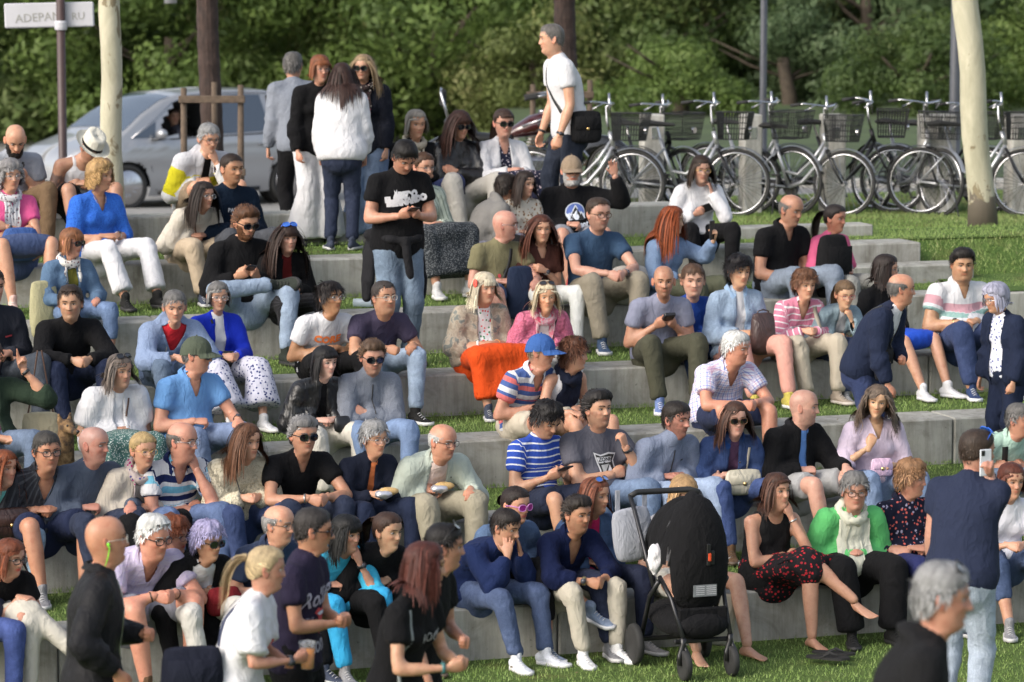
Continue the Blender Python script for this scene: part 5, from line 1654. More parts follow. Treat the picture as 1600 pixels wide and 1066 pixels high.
   L.append(loft(np.array(pts), np.array([.15, .19, .205, .215, .23][:len(pts)]) * m, np.array([.12, .145, .155, .165, .18][:len(pts)]) * m, X_, 20))
 sp['h_bot'] = rm_queue(L, .0220, 3); sp['bl'] = bl
 return sp
def to_world_mesh(h): return h['V'], h['F']
def cut(h, f):
 """remove faces where f<0 and snap the rim onto f=0 (finite difference along the surface)"""
 V, F = h['V'], h['F']
 val, grad = f(V)
 fc = val[F].mean(1)
 keep = fc > 0
 used = np.zeros(len(V), bool); used[F[keep].ravel()] = True
 rem = np.zeros(len(V), bool); rem[F[~keep].ravel()] = True
 rim = used & rem
 step = np.clip(val, -.02, .02)
 V = V.copy(); V[rim] -= grad[rim] * step[rim][:, None]
 h['V'] = V; h['F'] = F[keep]
 return h
def collar_mesh(J, e, ang, h, drop, pointy, tilt=.0, rad=1.0):
 """folded shirt collar around the neck"""
 k = J['k']; c = J['sp'][4] + J['up'] * .018 * k - J['fwd'] * .004; n = 25
 V = []; rows = 4
 for i in range(n):
  a = (i / (n - 1) - .5) * 2 * ang
  s_, c_ = math.sin(a), math.cos(a)
  fr = max(0, -c_)
  base = lambda r_, z: c + J['lat'] * s_ * r_ - J['fwd'] * c_ * r_ * .98 + J['up'] * z
  lower = -.028 * fr - (0.02 * fr if ang > 2.6 else 0)
  V.append(base(.066 * k * rad, .0 + lower)); V.append(base(.067 * k * rad, h + lower)); V.append(base(.074 * k * rad, h + .002 + lower))
  edge = min(1, abs(a) / ang); pt = pointy * max(0, (edge - .80) / .20)
  V.append(base((.094 + pt * .35) * k * rad, h - drop + lower - pt))
 F = []
 for i in range(n - 1):
  for j in range(rows - 1): F.append((i * rows + j, (i + 1) * rows + j, (i + 1) * rows + j + 1, i * rows + j + 1))
 return np.array(V), np.array(F)
def ribbon(pts, w, nrmls, lift=.003):
 pts = np.asarray(pts); n = len(pts); T = np.gradient(pts, axis=0); T /= np.linalg.norm(T, axis=1)[:, None] + 1e-9
 W = np.cross(T, nrmls); W /= np.linalg.norm(W, axis=1)[:, None] + 1e-9
 P = pts + nrmls * lift; lo = pts - nrmls * .002
 V = np.stack([lo - W * w, P - W * w, P + W * w, lo + W * w], 1).reshape(-1, 3)
 F = []
 for i in range(n - 1):
  for j in range(3): F.append((i * 4 + j, i * 4 + j + 1, (i + 1) * 4 + j + 1, (i + 1) * 4 + j))
 return V, np.array(F)
def stage2(sp):
 J = sp['J']; k = J['k']; fem, fat = sp.get('fem', 0), sp.get('fat', 0); seed = sp['seed']
 r = np.random.default_rng(seed)
 yaw = R(sp['yaw'])
 root = empty('person', sp['pos'], yaw, sp['label'], 'person', sp.get('group'))
 rv0 = np.random.default_rng(seed * 3 + 5)
 tone = np.array(sp.get('skin', (.48, .26, .18))) * np.array([.96, .96, .90]) * (1 + rv0.normal(0, .07)) * np.array([1, 1 + rv0.normal(0, .03), 1 + rv0.normal(0, .04)])
 hc = sp.get('hc', (.03, .02, .015)); hcn = np.array(hc)
 # ---- body
 rv = np.random.default_rng(seed * 7 + 1)
 hv, hf = head_base(fem, min(1, max(0, fat + rv.normal(0, .15))), sp.get('nose', 1. - .15 * fem) * (1 + rv.normal(0, .14)), sp.get('jaw', 1.0 - .12 * fem) + rv.normal(0, .08))
 fx_, fz_ = 1 + rv.normal(0, .025), 1 + rv.normal(0, .02); hv = hv * np.array([fx_, 1, fz_])
 lip = np.array([tone[0] * .88, tone[1] * .60, tone[2] * .62]);
 if sp.get('lips'): lip = np.array(sp['lips'])
 C = np.tile(tone, (len(hv), 1))
 x, y, z = hv[:, 0], hv[:, 1], hv[:, 2]; ax = np.abs(x); fr = y < -.05
 def blend(mask, col, a=1.):
  mk = np.clip(mask, 0, 1)[:, None] * a; return C * (1 - mk) + col * mk
 C = blend(fr * np.exp(-((ax - .042) / .018) ** 2 - ((z + .022) / .018) ** 2), tone * np.array([1.08, .82, .80]), .55)
 C = blend(fr * np.exp(-(ax / .013) ** 2 - ((z + .024) / .012) ** 2), tone * np.array([1.08, .84, .82]), .5)
 C = blend(fr * np.exp(-(ax / .0235) ** 4 - ((z + .0545) / .0095) ** 4), lip, .85)
 hm = hairmask(hv, '', sp.get('recede', 0) )
 stub = sp.get('stubble', 0)
 if stub:
  bz = np.where(ax > .045, np.clip((.0 - z) / .01, 0, 1), np.clip((-.035 - z) / .006, 0, 1)) * np.clip((z + .125) / .012, 0, 1) * (y < .012) * np.clip((ax - .0 + .06) / .02, 0, 1)
  bz = bz * (1 - np.exp(-(ax / .017) ** 4 - ((z + .0545) / .007) ** 4))
  bz = np.where((ax < .05) & (z > -.048) & (z < -.03), np.clip((.028 - ax) / .006, 0, 1), bz)
  bz = np.where((ax > .028) & (ax < .056) & (z > -.05) & (y < -.04), bz * .25, bz)
  bz = bz * (.85 + .25 * vnoise(hv, 120, 3)); C = blend(bz, hcn * .8 + tone * .15, stub * .72)
 if sp.get('hair', 'short') in ('short', 'crop', 'quiff', 'ring', 'medium', 'puffy'):
  hm2 = hm if sp.get('hair') != 'ring' else np.minimum(hm, .052 - z - .25 * np.maximum(0, -y))
  C = blend(np.clip((hm2 + .003) / .010, 0, 1), tone * .12 + hcn * .85, .8)
 if sp.get('hair') in ('shaved', 'ring'):
  C = blend(np.clip(hairmask(hv, '', 0) / .012, 0, 1) * (1 if sp.get('hair') == 'shaved' else 0), tone * .45 + hcn * .5, sp.get('shave', .55))
 hs = J['hs']; Rh = J['Rh']; Rc = np.stack([J['lat'], -J['fwd'], J['up']], 1)
 t = np.clip((-z - .095) / .085, 0, 1); t = t * t * (3 - 2 * t)
 Vh = J['head'] + (hv * hs) @ Rh.T
 nb = J['sp'][4] - Rc @ V3(0, -.012, 0) * 0
 q = hv - V3(0, .028, -.16)
 Vn = nb + (q * np.array([k ** .5, k ** .5, k]) * hs) @ Rc.T
 Vh = Vh * (1 - t[:, None]) + Vn * t[:, None]
 Vs = [Vh]; Fs = [hf]; Ms = [np.zeros(len(hf), int)]; Cs = [C]
 def addp(V, F, m, col):
  Vs.append(V); F = np.asarray(F); F = np.concatenate([F, F[:, 2:3]], 1) if F.shape[1] == 3 else F
  Fs.append(F); Ms.append(np.full(len(F), m)); Cs.append(np.tile(col, (len(V), 1)) if np.ndim(col) == 1 else col)
 for s in (1, -1):
  V, F = ear(s); addp(J['head'] + (V * hs) @ Rh.T, F, 0, tone * np.array([1.05, .85, .82]))
 for V, F, m in face_add(fem, seed): addp(J['head'] + (V * hs) @ Rh.T, F, m, tone)
 h = sp['h_skin']; Vb = h['V']; cb = np.tile(tone, (len(Vb), 1)) * (1 + .05 * vnoise(Vb, 12, seed % 7))[:, None]
 if sp.get('tattoo'):
  s = sp['tattoo']; a, b = J['sh', s], J['el', s]; d = b - a; tt = ((Vb - a) @ d) / np.dot(d, d); dist = np.linalg.norm(Vb - a - np.clip(tt, 0, 1)[:, None] * d, axis=1)
  mk = ((tt > .25) & (tt < .85) & (dist < .09) & (vnoise(Vb, 60, 3) > -.35)).astype(float)[:, None]
  cb = cb * (1 - mk * .7) + np.array([.05, .05, .06]) * mk * .7
 addp(Vb, h['F'], 0, cb)
 for s in (1, -1):
  H = HANDS[J['hk', s]]; fd, pd = J['hf', s], J['hp', s]; hz_ = -pd; hx_ = np.cross(fd, hz_)
  Mh = np.stack([hx_, fd, hz_], 1); V = H['V'] * k * (1 - .08 * fem) * .92; F = H['F']
  if s > 0: V = V * np.array([-1, 1, 1]); F = F[:, ::-1]
  ht = np.clip((H['V'][:, 1] - .02) / .12, 0, 1)[:, None]
  addp(J['wr', s] + V @ Mh.T, F, 0, tone * (1 + .0 * ht) * np.concatenate([1 + .04 * ht, 1 - .08 * ht, 1 - .10 * ht], 1))
 shoes = sp.get('shoes', [('sneaker', (.5, .5, .5)), ('shoe', (.03, .03, .035), (.04, .04, .04)), ('sneaker', (.05, .06, .09), (.5, .5, .5)), ('sneaker', (.22, .22, .23), (.5, .5, .5)), ('shoe', (.12, .07, .04), (.1, .07, .05))][seed % 5])
 foot_mats = []
 for s in (1, -1):
  fd = J['fd', s]; shin = nrm(J['an', s] - J['kn', s])
  flat = abs(fd[2]) < .05
  up_ = Z_ if flat else nrm(-shin * 1.0 + Z_ * .2)
  yy = -fd; zz = nrm(up_ - yy * np.dot(up_, yy)); xx = np.cross(yy, zz)
  foot_mats.append((s, np.stack([xx, yy, zz], 1)))
 if 'h_feet' in sp:
  for s, Mf in foot_mats:
   V = BARE['V'] * k * (1 - .06 * fem); F = BARE['F']
   if s < 0: V = V * np.array([-1, 1, 1]); F = F[:, ::-1]
   addp(J['an', s] + V @ Mf.T, F, 0, tone)
 V, F = np.concatenate(Vs), None
 n0 = 0; FF = []
 for v_, f_ in zip(Vs, Fs): FF.append(f_ + n0); n0 += len(v_)
 F = np.concatenate(FF); M = np.concatenate(Ms)
 me = quad_mesh('body', V, F, [M_SKIN, M_EYEW, M_IRIS, hair_mat(tuple(hcn * .8) if sp.get('brow') is None else sp['brow'])], M)
 add_col(me, np.concatenate(Cs)); obj('body', me, root)
 # ---- hair
 hres = hair_build(sp, J, seed, hv, hf) if sp.get('hair', 'short') not in ('bald', 'shaved') else None
 if hres is not None:
  HV, HF, hcol = hres
  HV = J['head'] + (HV * hs) @ Rh.T
  mh = quad_mesh('hair', HV, HF, [hair_mat(hc)]); add_col(mh, hcol); obj('hair', mh, root)
 if sp.get('beard'):
  bl = sp['beard']; z_ = hv[:, 2]; front = hv[:, 1] < .010
  m = np.where(ax > .045, -.005 - z_, -.066 - z_); m = np.where((ax < .030) & (z_ > -.048), np.minimum(-.034 - z_, .027 - ax), m)
  m = np.where((ax >= .026) & (ax < .052) & (z_ > -.062), -.058 - z_ + (ax - .03) * 1.2, m)
  m = np.where(z_ < -.118, -.12 - z_ + .0, m); m = np.where(front, m, -.01)
  m = np.minimum(m, .126 + z_)
  m = m + .005 * vnoise(hv, 90, seed % 11)
  tt = np.clip(m / .010, 0, 1)
  cen = np.array([0, .0, -.03]); dirn = hv - cen; dirn /= np.linalg.norm(dirn, axis=1)[:, None]
  Vb_ = hv + dirn * ((.003 + bl * .016 * np.clip((-z_ - .05) / .05, 0, 1)) * tt * (1 + .5 * vnoise(hv, 140, seed % 9)) - .002 * (1 - tt))[:, None]
  sel = np.minimum.reduce([m[hf[:, q_]] for q_ in range(4)]) > -.003
  mb_ = quad_mesh('beard', J['head'] + (Vb_ * hs) @ Rh.T, hf[sel], [hair_mat(sp.get('bc', hc))]); add_col(mb_, np.clip(.4 + .5 * vnoise(hv, 150, 2), 0, 1)); obj('beard', mb_, root)
 MH = Matrix([list(Rh[0] * hs) + [J['head'][0]], list(Rh[1] * hs) + [J['head'][1]], list(Rh[2] * hs) + [J['head'][2]], [0, 0, 0, 1]])
 if sp.get('glasses'):
  gk, fr_ = sp['glasses'][0], sp['glasses'][1]
  fm = {'black': M_BLACKP, 'gold': M_GOLD, 'steel': M_METAL, 'clear': simple('clear_frame', (.55, .52, .45), .3), 'brown': simple('tortoise_frame', (.10, .045, .02), .3), 'pink': simple('pink_frame', (.65, .25, .6), .35), 'blue': simple('blue_frame', (.02, .12, .6), .35), 'red': simple('red_frame', (.35, .03, .04), .35)}[fr_]
  mt = MH
  if len(sp['glasses']) > 2: mt = MH @ Matrix.Translation((0, .004, .044)) @ Matrix.Rotation(R(-50), 4, 'X')
  obj('glasses', glasses_mesh(gk, fm), root, mat=mt)
 if sp.get('cap'):
  kind, cc_ = sp['cap'][0], sp['cap'][1]
  if kind == 'ball': mbx = cap_mesh(cc_); me_ = mbx.mesh('cap', [cloth(cc_, 'melange')], True); nm = 'cap'
  elif kind == 'beanieband':
   mbx = MB(); n_ = 28
   mbx.tube([(.084 * math.sin(a), .006 - .100 * math.cos(a) * 1.0, .062 + .03 * math.cos(a)) for a in [2 * math.pi * i / n_ for i in range(n_)]], .013, 0, 6, closed=True); me_ = mbx.mesh('headband', [cloth(cc_)], True); nm = 'headband'
  else: me_ = fedora(0, 0).mesh('hat', [cloth(cc_, 'knit', p=.5), cloth(sp['cap'][2])], True); nm = 'hat'
  obj(nm, me_, root, mat=MH)
 # ---- top
 top = sp.get('top', ('tee', (.5, .5, .5))); kind = top[0]; P3, P2, P1, P0 = J['sp'][4], J['sp'][3], J['sp'][2], J['sp'][1]
 fw, up, lat = J['fwd'], J['up'], J['lat']
 segs = [(P3 + up * .06, P2, .15 * k, -.06, .195 * k, 0, fw), (P2, P1, .15 * k, .195 * k, .385 * k, 0, fw), (P1, J['sp'][0], .16 * k, .385 * k, .62 * k, 0, fw)]
 jn = [(P1, .12)]
 for s in (1, -1):
  sh_, el_, wr_ = J['sh', s], J['el', s], J['wr', s]
  segs += [(sh_, el_, .055 * k, .07, .07 + .285 * k, s * 2, V3(0, 0, 1) + fw * .3), (el_, wr_, .046 * k, .07 + .285 * k, .07 + .535 * k, s * 2, V3(0, 0, 1) + fw * .3)]
  jn += [(el_, .09), (sh_ - up * .08, .09)]
 amp = .0065 if kind not in ('polo', 'tee', 'tank') else .005
 for s in (1, -1): jn += [(wr_ * .3 + el_ * .7, .08)]
 h = cloth_finish(sp['h_top'], segs, jn, seed, sp.get('wrk', amp))
 if kind in ('tee', 'polo', 'shirt', 'tank') : pass
 def chestuv(V): q = V - P3; return q @ lat, -(q @ up), q @ fw
 vneck = sp.get('v', 0.) * .68
 def apply_cut(h, w0, w1, vmax, v0=-.07):
  def f(V):
   u, v, w = chestuv(V)
   lim = w0 + w1 * np.maximum(v + .02, 0) if vmax is None else np.maximum((vmax - v), -.2) * w1 + w0 * (v < vmax)
   val = np.abs(u) - lim
   val = np.where((w < 0.01) | (v < -.14), .05, val)
   g = np.sign(u)[:, None] * lat[None]
   return val, g
  return cut(h, f)
 cuv = h['cuv']; nbefore = len(h['V'])
 if kind in ('jacket', 'cardigan', 'blazer') and sp.get('open', True):
  a, b = sp.get('opening', (.035, .05))
  h = apply_cut(h, a, b, sp.get('closeat'))
  inner = sp.get('inner', ('tee', (.7, .7, .7)))
  hi = cloth_finish(sp['h_inner'], segs[:3], jn[:1], seed + 5, .004)
  if sp.get('vin'): hi = apply_cut(hi, .012, .40, sp['vin'])
  mi = quad_mesh('shirt', hi['V'], hi['F'], [cloth(*inner[1:]) if isinstance(inner[1], tuple) and isinstance(inner[1][0], float) else cloth(*inner[1])]); add_cuv(mi, hi['cuv'])
  oi = obj('shirt', mi, root)
  bvh_inner = (hi['V'], hi['F'])
 else:
  bvh_inner = None
  if vneck: h = apply_cut(h, .006, sp.get('vs', .42), vneck)
 mat = cloth(*top[1:])
 name = {'tee': 't_shirt', 'tank': 'tank_top', 'long': 'long_sleeved_top', 'rolled': 'shirt', 'polo': 'polo_shirt', 'puff': 'blouse'}.get(kind, kind)
 me = quad_mesh(name, h['V'], h['F'], [mat]); add_cuv(me, cuv)
 ot = obj(name, me, root)
 if kind in ('jacket', 'cardigan', 'blazer') and sp.get('open', True):
  md = ot.modifiers.new('rim', 'SOLIDIFY'); md.thickness = .006; md.offset = -1; md.use_rim_only = True
 sp['bvh'] = (h['V'], h['F']); sp['bvh_in'] = bvh_inner
 colr = top[1]
 if kind in ('polo', 'shirt') or sp.get('collar'):
  cm = sp.get('collar') if isinstance(sp.get('collar'), tuple) else None
  V, F = collar_mesh(J, sp['e'], 2.75 if not sp.get('v') else 2.55, .034 * k, .030, .026)
  me = quad_mesh('collar', V, F, [cloth(cm) if cm else (mat if top[2:] == () or top[2] in ('plain', 'denim', 'melange', 'leather', 'plaid', 'pinstripes') else cloth(colr))]); add_cuv(me, V)
  obj('collar', me, root)
 # ---- bottom
 bot = sp.get('bottom', ('trousers', (.1, .1, .2)))
 segs = [(P1, J['sp'][0], .16 * k, -.2, .05, 0, fw)]; jn = []
 for s in (1, -1):
  H_, K_, A_ = J['hip', s], J['kn', s], J['an', s]
  segs += [(H_, K_, .08 * k, .0, .435 * k, s, V3(0, -.2, 1)), (K_, A_, .06 * k, .435 * k, .85 * k, s, V3(0, -1, .2))]
  jn += [(H_, .13), (K_, .10), (A_, .09)]
 h = cloth_finish(sp['h_bot'], segs, jn, seed + 9, .0065)
 bn = {'trousers': 'jeans' if len(bot) > 2 and bot[2] == 'denim' else 'trousers', 'capri': 'trousers', 'shorts': 'shorts'}.get(bot[0], 'skirt')
 me = quad_mesh(bn, h['V'], h['F'], [cloth(*bot[1:])]); add_cuv(me, h['cuv']); obj(bn, me, root)
 # ---- shoes
 if shoes[0] != 'bare':
  for s, Mf in foot_mats:
   an = J['an', s]; kk = k * (1 - .07 * fem)
   Mt = Matrix([list(Mf[0] * kk) + [an[0]], list(Mf[1] * kk) + [an[1]], list(Mf[2] * kk) + [an[2]], [0, 0, 0, 1]])
   if shoes[0] == 'sandal':
    o = obj('sandal', sandal_mesh(shoes[1]), root, mat=Mt)
   else:
    o = obj('shoe', shoe_mesh(shoes[1], shoes[2] if len(shoes) > 2 else (.6, .6, .58)), root, mat=Mt)
 # ---- small worn things
 for s, what in sp.get('wrist', {}).items():
  a = J['wr', s] - nrm(J['wr', s] - J['el', s]) * .022; d = nrm(J['wr', s] - J['el', s]); e1 = nrm(np.cross(d, Z_)); e2 = np.cross(d, e1)
  rr = (.0285 - .003 * fem) * k + (.0 if sp['sl'] < 1.8 else .006)
  mb = MB(); w_ = {'watch': .010, 'bracelet': .004, 'bands': .008}[what[0]]
  V = []; n_ = 16
  for off, rad in ((-w_, rr), (-w_, rr + .003), (w_, rr + .003), (w_, rr)):
   for i in range(n_):
    t_ = 2 * math.pi * i / n_; V.append(a + d * off + e1 * math.cos(t_) * rad + e2 * math.sin(t_) * rad)
  mb.add(V, [(j * n_ + i, j * n_ + (i + 1) % n_, ((j + 1) % 4) * n_ + (i + 1) % n_, ((j + 1) % 4) * n_ + i) for j in range(4) for i in range(n_)])
  if what[0] == 'watch':
   hz_ = -J['hp', s]; c = a + hz_ * (rr + .004); mb.tube([c - hz_ * .004, c + hz_ * .003], .017, 1, 12)
  mb.build({'watch': 'wristwatch', 'bracelet': 'bracelet', 'bands': 'wristband'}[what[0]], [simple('strap', what[1], .4, what[2] if len(what) > 2 else 0.), simple('watch_face', (.05, .05, .06), .2)], root, smooth=True)
 sp['root'] = root
 for fn in sp.get('extra', ()): fn(sp)
 return root
_sm = {}
def shoe_mesh(c, sole):
 key = (c, sole)
 if key in _sm: return _sm[key]
 V, F = SHOE['V'], SHOE['F']; V = V.copy(); V[:, 2] = np.maximum(V[:, 2], -.080)
 sv, sf = sole_mesh()
 mb = MB(); mb.add(V, F, 0); mb.add(sv, sf, 1)
 for i in range(4):
  y = -.045 - i * .022; z = -.008 - i * .0115
  mb.tube([(-.018, y, z - .004), (0, y - .004, z + .006), (.018, y, z - .004)], .0026, 1, 5)
 _sm[key] = mb.mesh('shoe', [cloth(c, 'melange'), simple('sole', sole, .6, var=.1)], True); return _sm[key]
def sandal_mesh(c):
 key = ('s', c)
 if key in _sm: return _sm[key]
 sv, sf = sole_mesh(.012, .002); mb = MB(); mb.add(sv, sf, 0)
 for y, z, w_ in ((-.11, -.030, .044), (-.03, -.0, .036)):
  mb.tube([(-w_, y, -.07), (-w_ * .8, y, z - .01), (0, y, z), (w_ * .8, y, z - .01), (w_, y, -.07)], .006, 0, 6)
 _sm[key] = mb.mesh('sandal', [simple('sandal_leather', c, .6)], True); return _sm[key]
# ---- things fixed on the chest or back -----------------------------
def ray_on(sp, u, v, back=False, inner=False, src=None):
 J = sp['J']; k = J['k']
 key = 'bt_in' if inner else 'bt'
 if key not in sp:
  V, F = sp['bvh_in'] if inner and sp['bvh_in'] else sp['bvh']
  sp[key] = BVHTree.FromPolygons([tuple(x) for x in V], [tuple(int(i) for i in f) for f in F])
 d = -J['fwd'] if not back else J['fwd']
 o = J['sp'][4] + J['lat'] * u - J['up'] * v - d * .6
 hit = sp[key].ray_cast(Vector(o), Vector(d))
 if hit[0] is None:
  n = sp[key].find_nearest(Vector(o + d * .5))
  return np.array(n[0]), np.array(n[1])
 nn = np.array(hit[1]);
 if np.dot(nn, d) > 0: nn = -nn
 return np.array(hit[0]), nn
def strip_on(name, uvs, w, mat, back=False, lift=.004, n=18, inner=False):
 def fn(sp):
  q = np.array(uvs, float); t = np.linspace(0, len(q) - 1, n)
  us = np.interp(t, range(len(q)), q[:, 0]); vs = np.interp(t, range(len(q)), q[:, 1])
  P = []; N = []
  for a, b in zip(us, vs):
   p, nn = ray_on(sp, a, b, back, inner); P.append(p); N.append(nn)
  P = np.array(P); N = np.array(N); P[1:-1] = (P[:-2] + 2 * P[1:-1] + P[2:]) / 4
  V, F = ribbon(P, w, N, lift)
  me = quad_mesh(name, V, F, [mat]); obj(name, me, sp['root'])
 return fn
def strap_loop(name, s, w, mat, hipv=.50, over=.07):
 """cross body strap from shoulder side s down to the opposite hip, front and back"""
 f = strip_on(name, [(s * over, .01), (s * .04, .14), (-s * .05, .30), (-s * .13, hipv)], w, mat)
 b = strip_on(name, [(s * over, .01), (s * .03, .15), (-s * .06, .32), (-s * .13, hipv)], w, mat, back=True)
 def fn(sp): f(sp); b(sp)
 return fn
def buttons(mat, u=.0, v0=.06, v1=.36, n=5, r=.005, name='button'):
 def fn(sp):
  for i in range(n):
   v = v0 + (v1 - v0) * i / max(1, n - 1); p, nn = ray_on(sp, u, v)
   mb = MB(); mb.tube([p - nn * .001, p + nn * .003], r, 0, 8); mb.build(name, mat, sp['root'])
 return fn
_FONT = {}
def outline_print(polys, name, mat, cu, cv, sc, rot=0., lift=.0035, back=False):
 """flat printed shapes: list of polygons in local units, draped on the chest"""
 def fn(sp):
  V = []; F = []
  bm = bmesh.new()
  for pl in polys:
   vs = [bm.verts.new((x, y, 0)) for x, y in pl]
   try: bm.faces.new(vs)
   except ValueError: pass
  bmesh.ops.triangulate(bm, faces=bm.faces[:])
  bmesh.ops.subdivide_edges(bm, edges=[e for e in bm.edges if e.calc_length() * sc > .02], cuts=2, use_grid_fill=False)
  bmesh.ops.triangulate(bm, faces=bm.faces[:])
  c, s_ = math.cos(rot), math.sin(rot)
  for v in bm.verts:
   x, y = v.co.x * sc, v.co.y * sc
   p, nn = ray_on(sp, cu + x * c - y * s_, cv - .045 - (x * s_ + y * c), back)
   v.co = p + nn * lift
  me = bpy.data.meshes.new(name); bm.to_mesh(me); bm.free(); me.materials.append(mat)
  obj(name, me, sp['root'])
 return fn
def text_print(body, mat, cu, cv, size, rot=0., lift=.004, shear=0., bold=.0, back=False, xs=1.0):
 def fn(sp):
  c = bpy.data.curves.new('t', 'FONT'); c.body = body; c.size = size; c.align_x = 'CENTER'; c.align_y = 'CENTER'; c.resolution_u = 2; c.offset = bold; c.shear = shear
  o = bpy.data.objects.new('tmp', c); COL.objects.link(o)
  me = bpy.data.meshes.new_from_object(o.evaluated_get(bpy.context.evaluated_depsgraph_get()))
  bpy.data.objects.remove(o)
  cs, sn = math.cos(rot), math.sin(rot)
  sgn = -1 if back else 1
  for v in me.vertices:
   x, y = v.co.x * xs, v.co.y
   p, nn = ray_on(sp, cu + sgn * (x * cs - y * sn), cv - .045 - (x * sn + y * cs), back); v.co = p + nn * lift
  me.materials.clear(); me.materials.append(mat); me.name = 'printed_lettering'
  ot = obj('printed_lettering', me, sp['root']); ot['kind'] = 'stuff' if False else 'thing'
  del ot['kind']
 return fn
# ================================================================== the crowd
def K(r, g, b, f=.76): return tuple(round(min(.56, x * f), 4) for x in srgb(r, g, b))
BLK = (.009, .009, .010); NAVY = (.016, .022, .045); WHT = (.57, .57, .59); CRM = (.62, .58, .48)
JEAN = K(100, 128, 165); JEANL = K(135, 165, 200); JEAND = K(42, 56, 88); KHAKI = K(150, 140, 118); OLIVE = K(82, 82, 66)
H_BLK = (.010, .008, .007); H_DBR = (.028, .016, .010); H_BR = (.065, .032, .017); H_AUB = (.11, .032, .014); H_RED = (.20, .045, .012); H_BLD = (.42, .29, .13); H_PLAT = (.62, .54, .40)
H_GRY = (.26, .26, .26); H_DGR = (.11, .105, .10); H_WHT = (.62, .62, .60); H_LBR = (.20, .12, .06); H_PUR = (.36, .33, .52)
DN = 'denim'
PS = []
def P(label, at, row=None, **k):
 sp = dict(label=label, at=at, seed=len(PS) + 11); sp.update(k)
 if row is not None:
  sp['pose'] = 'sit'; sp['row'] = row
 else: sp['pose'] = 'stand'
 PS.append(sp); return sp
MW = simple('white_print', (.57, .57, .59), .7, var=.03); MO = simple('orange_print', (.85, .22, .05), .7, var=.05); MK = simple('black_print', (.02, .02, .02), .7); MR = simple('red_print', (.55, .06, .07), .7, var=.1)
MBLUE = simple('blue_print', (.10, .16, .45), .7); MGRYP = simple('grey_print', (.33, .33, .33), .7)
STR_BLK = simple('black_strap', (.012, .012, .012), .6); STR_BRN = simple('brown_strap', (.09, .045, .03), .6); STR_CRM = simple('cream_strap', (.5, .46, .38), .6)
# --- world placement helpers for things people hold
def wmat(sp): return Matrix.Translation(Vector(sp['pos'])) @ Matrix.Rotation(R(sp['yaw']), 4, 'Z')
def frame_mat(o, x, y, z):
 return Matrix([[x[0], y[0], z[0], o[0]], [x[1], y[1], z[1], o[1]], [x[2], y[2], z[2], o[2]], [0, 0, 0, 1]])
def place(o, M): o.matrix_world = M; return o
def phone(sides=(1, -1), label='', col=(.012, .012, .014), sz=(.072, .148, .009), up=None):
 def fn(sp):
  J = sp['J']; k = J['k']
  pts = [J['wr', s] + J['hf', s] * .085 * k + J['hp', s] * .012 for s in sides]; c = sum(pts) / len(pts)
  if len(sides) == 2: y = nrm(J['hf', 1] + J['hf', -1]); z = nrm(J['head'] - c); c = c + y * .03 + z * .012
  else: y = J['hf', sides[0]] if up is None else np.array(up, float); z = nrm(-J['hp', sides[0]]) ; c = c + J['hp', sides[0]] * .022
  if len(sides) == 1 and sp.get('phoneside'): z = J['Rh'] @ V3(-sides[0], 0, 0)
  if len(sides) == 1 and sp.get('phoneface'): z = nrm(J['head'] - c)
  x = nrm(np.cross(y, z)); z = np.cross(x, y)
  if len(sides) == 2 and sp.get('landscape'): x, y = y, -x
  mb = MB(); mb.box((0, 0, 0), (sz[0], sz[1], sz[2]), 0, bev=.004); mb.box((0, 0, sz[2] / 2 + .0006), (sz[0] * .92, sz[1] * .94, .001), 1)
  mb.box((sz[0] * .25, sz[1] * .36, -sz[2] / 2 - .001), (.022, .030, .003), 1, bev=.002)
  o = mb.build('mobile_phone', [simple('phone_case', col, .4), M_BLACKP]); place(o, wmat(sp) @ frame_mat(c, x, y, z)); tag(o, label, 'phone', 'mobile phones held in hands')
 return fn
def necklace(mat, r=.085, drop=.05):
 return strip_on('necklace', [(-.055, -.015), (-.035, drop * .75), (0, drop), (.035, drop * .75), (.055, -.015)], .0015, mat, n=14, lift=.003)
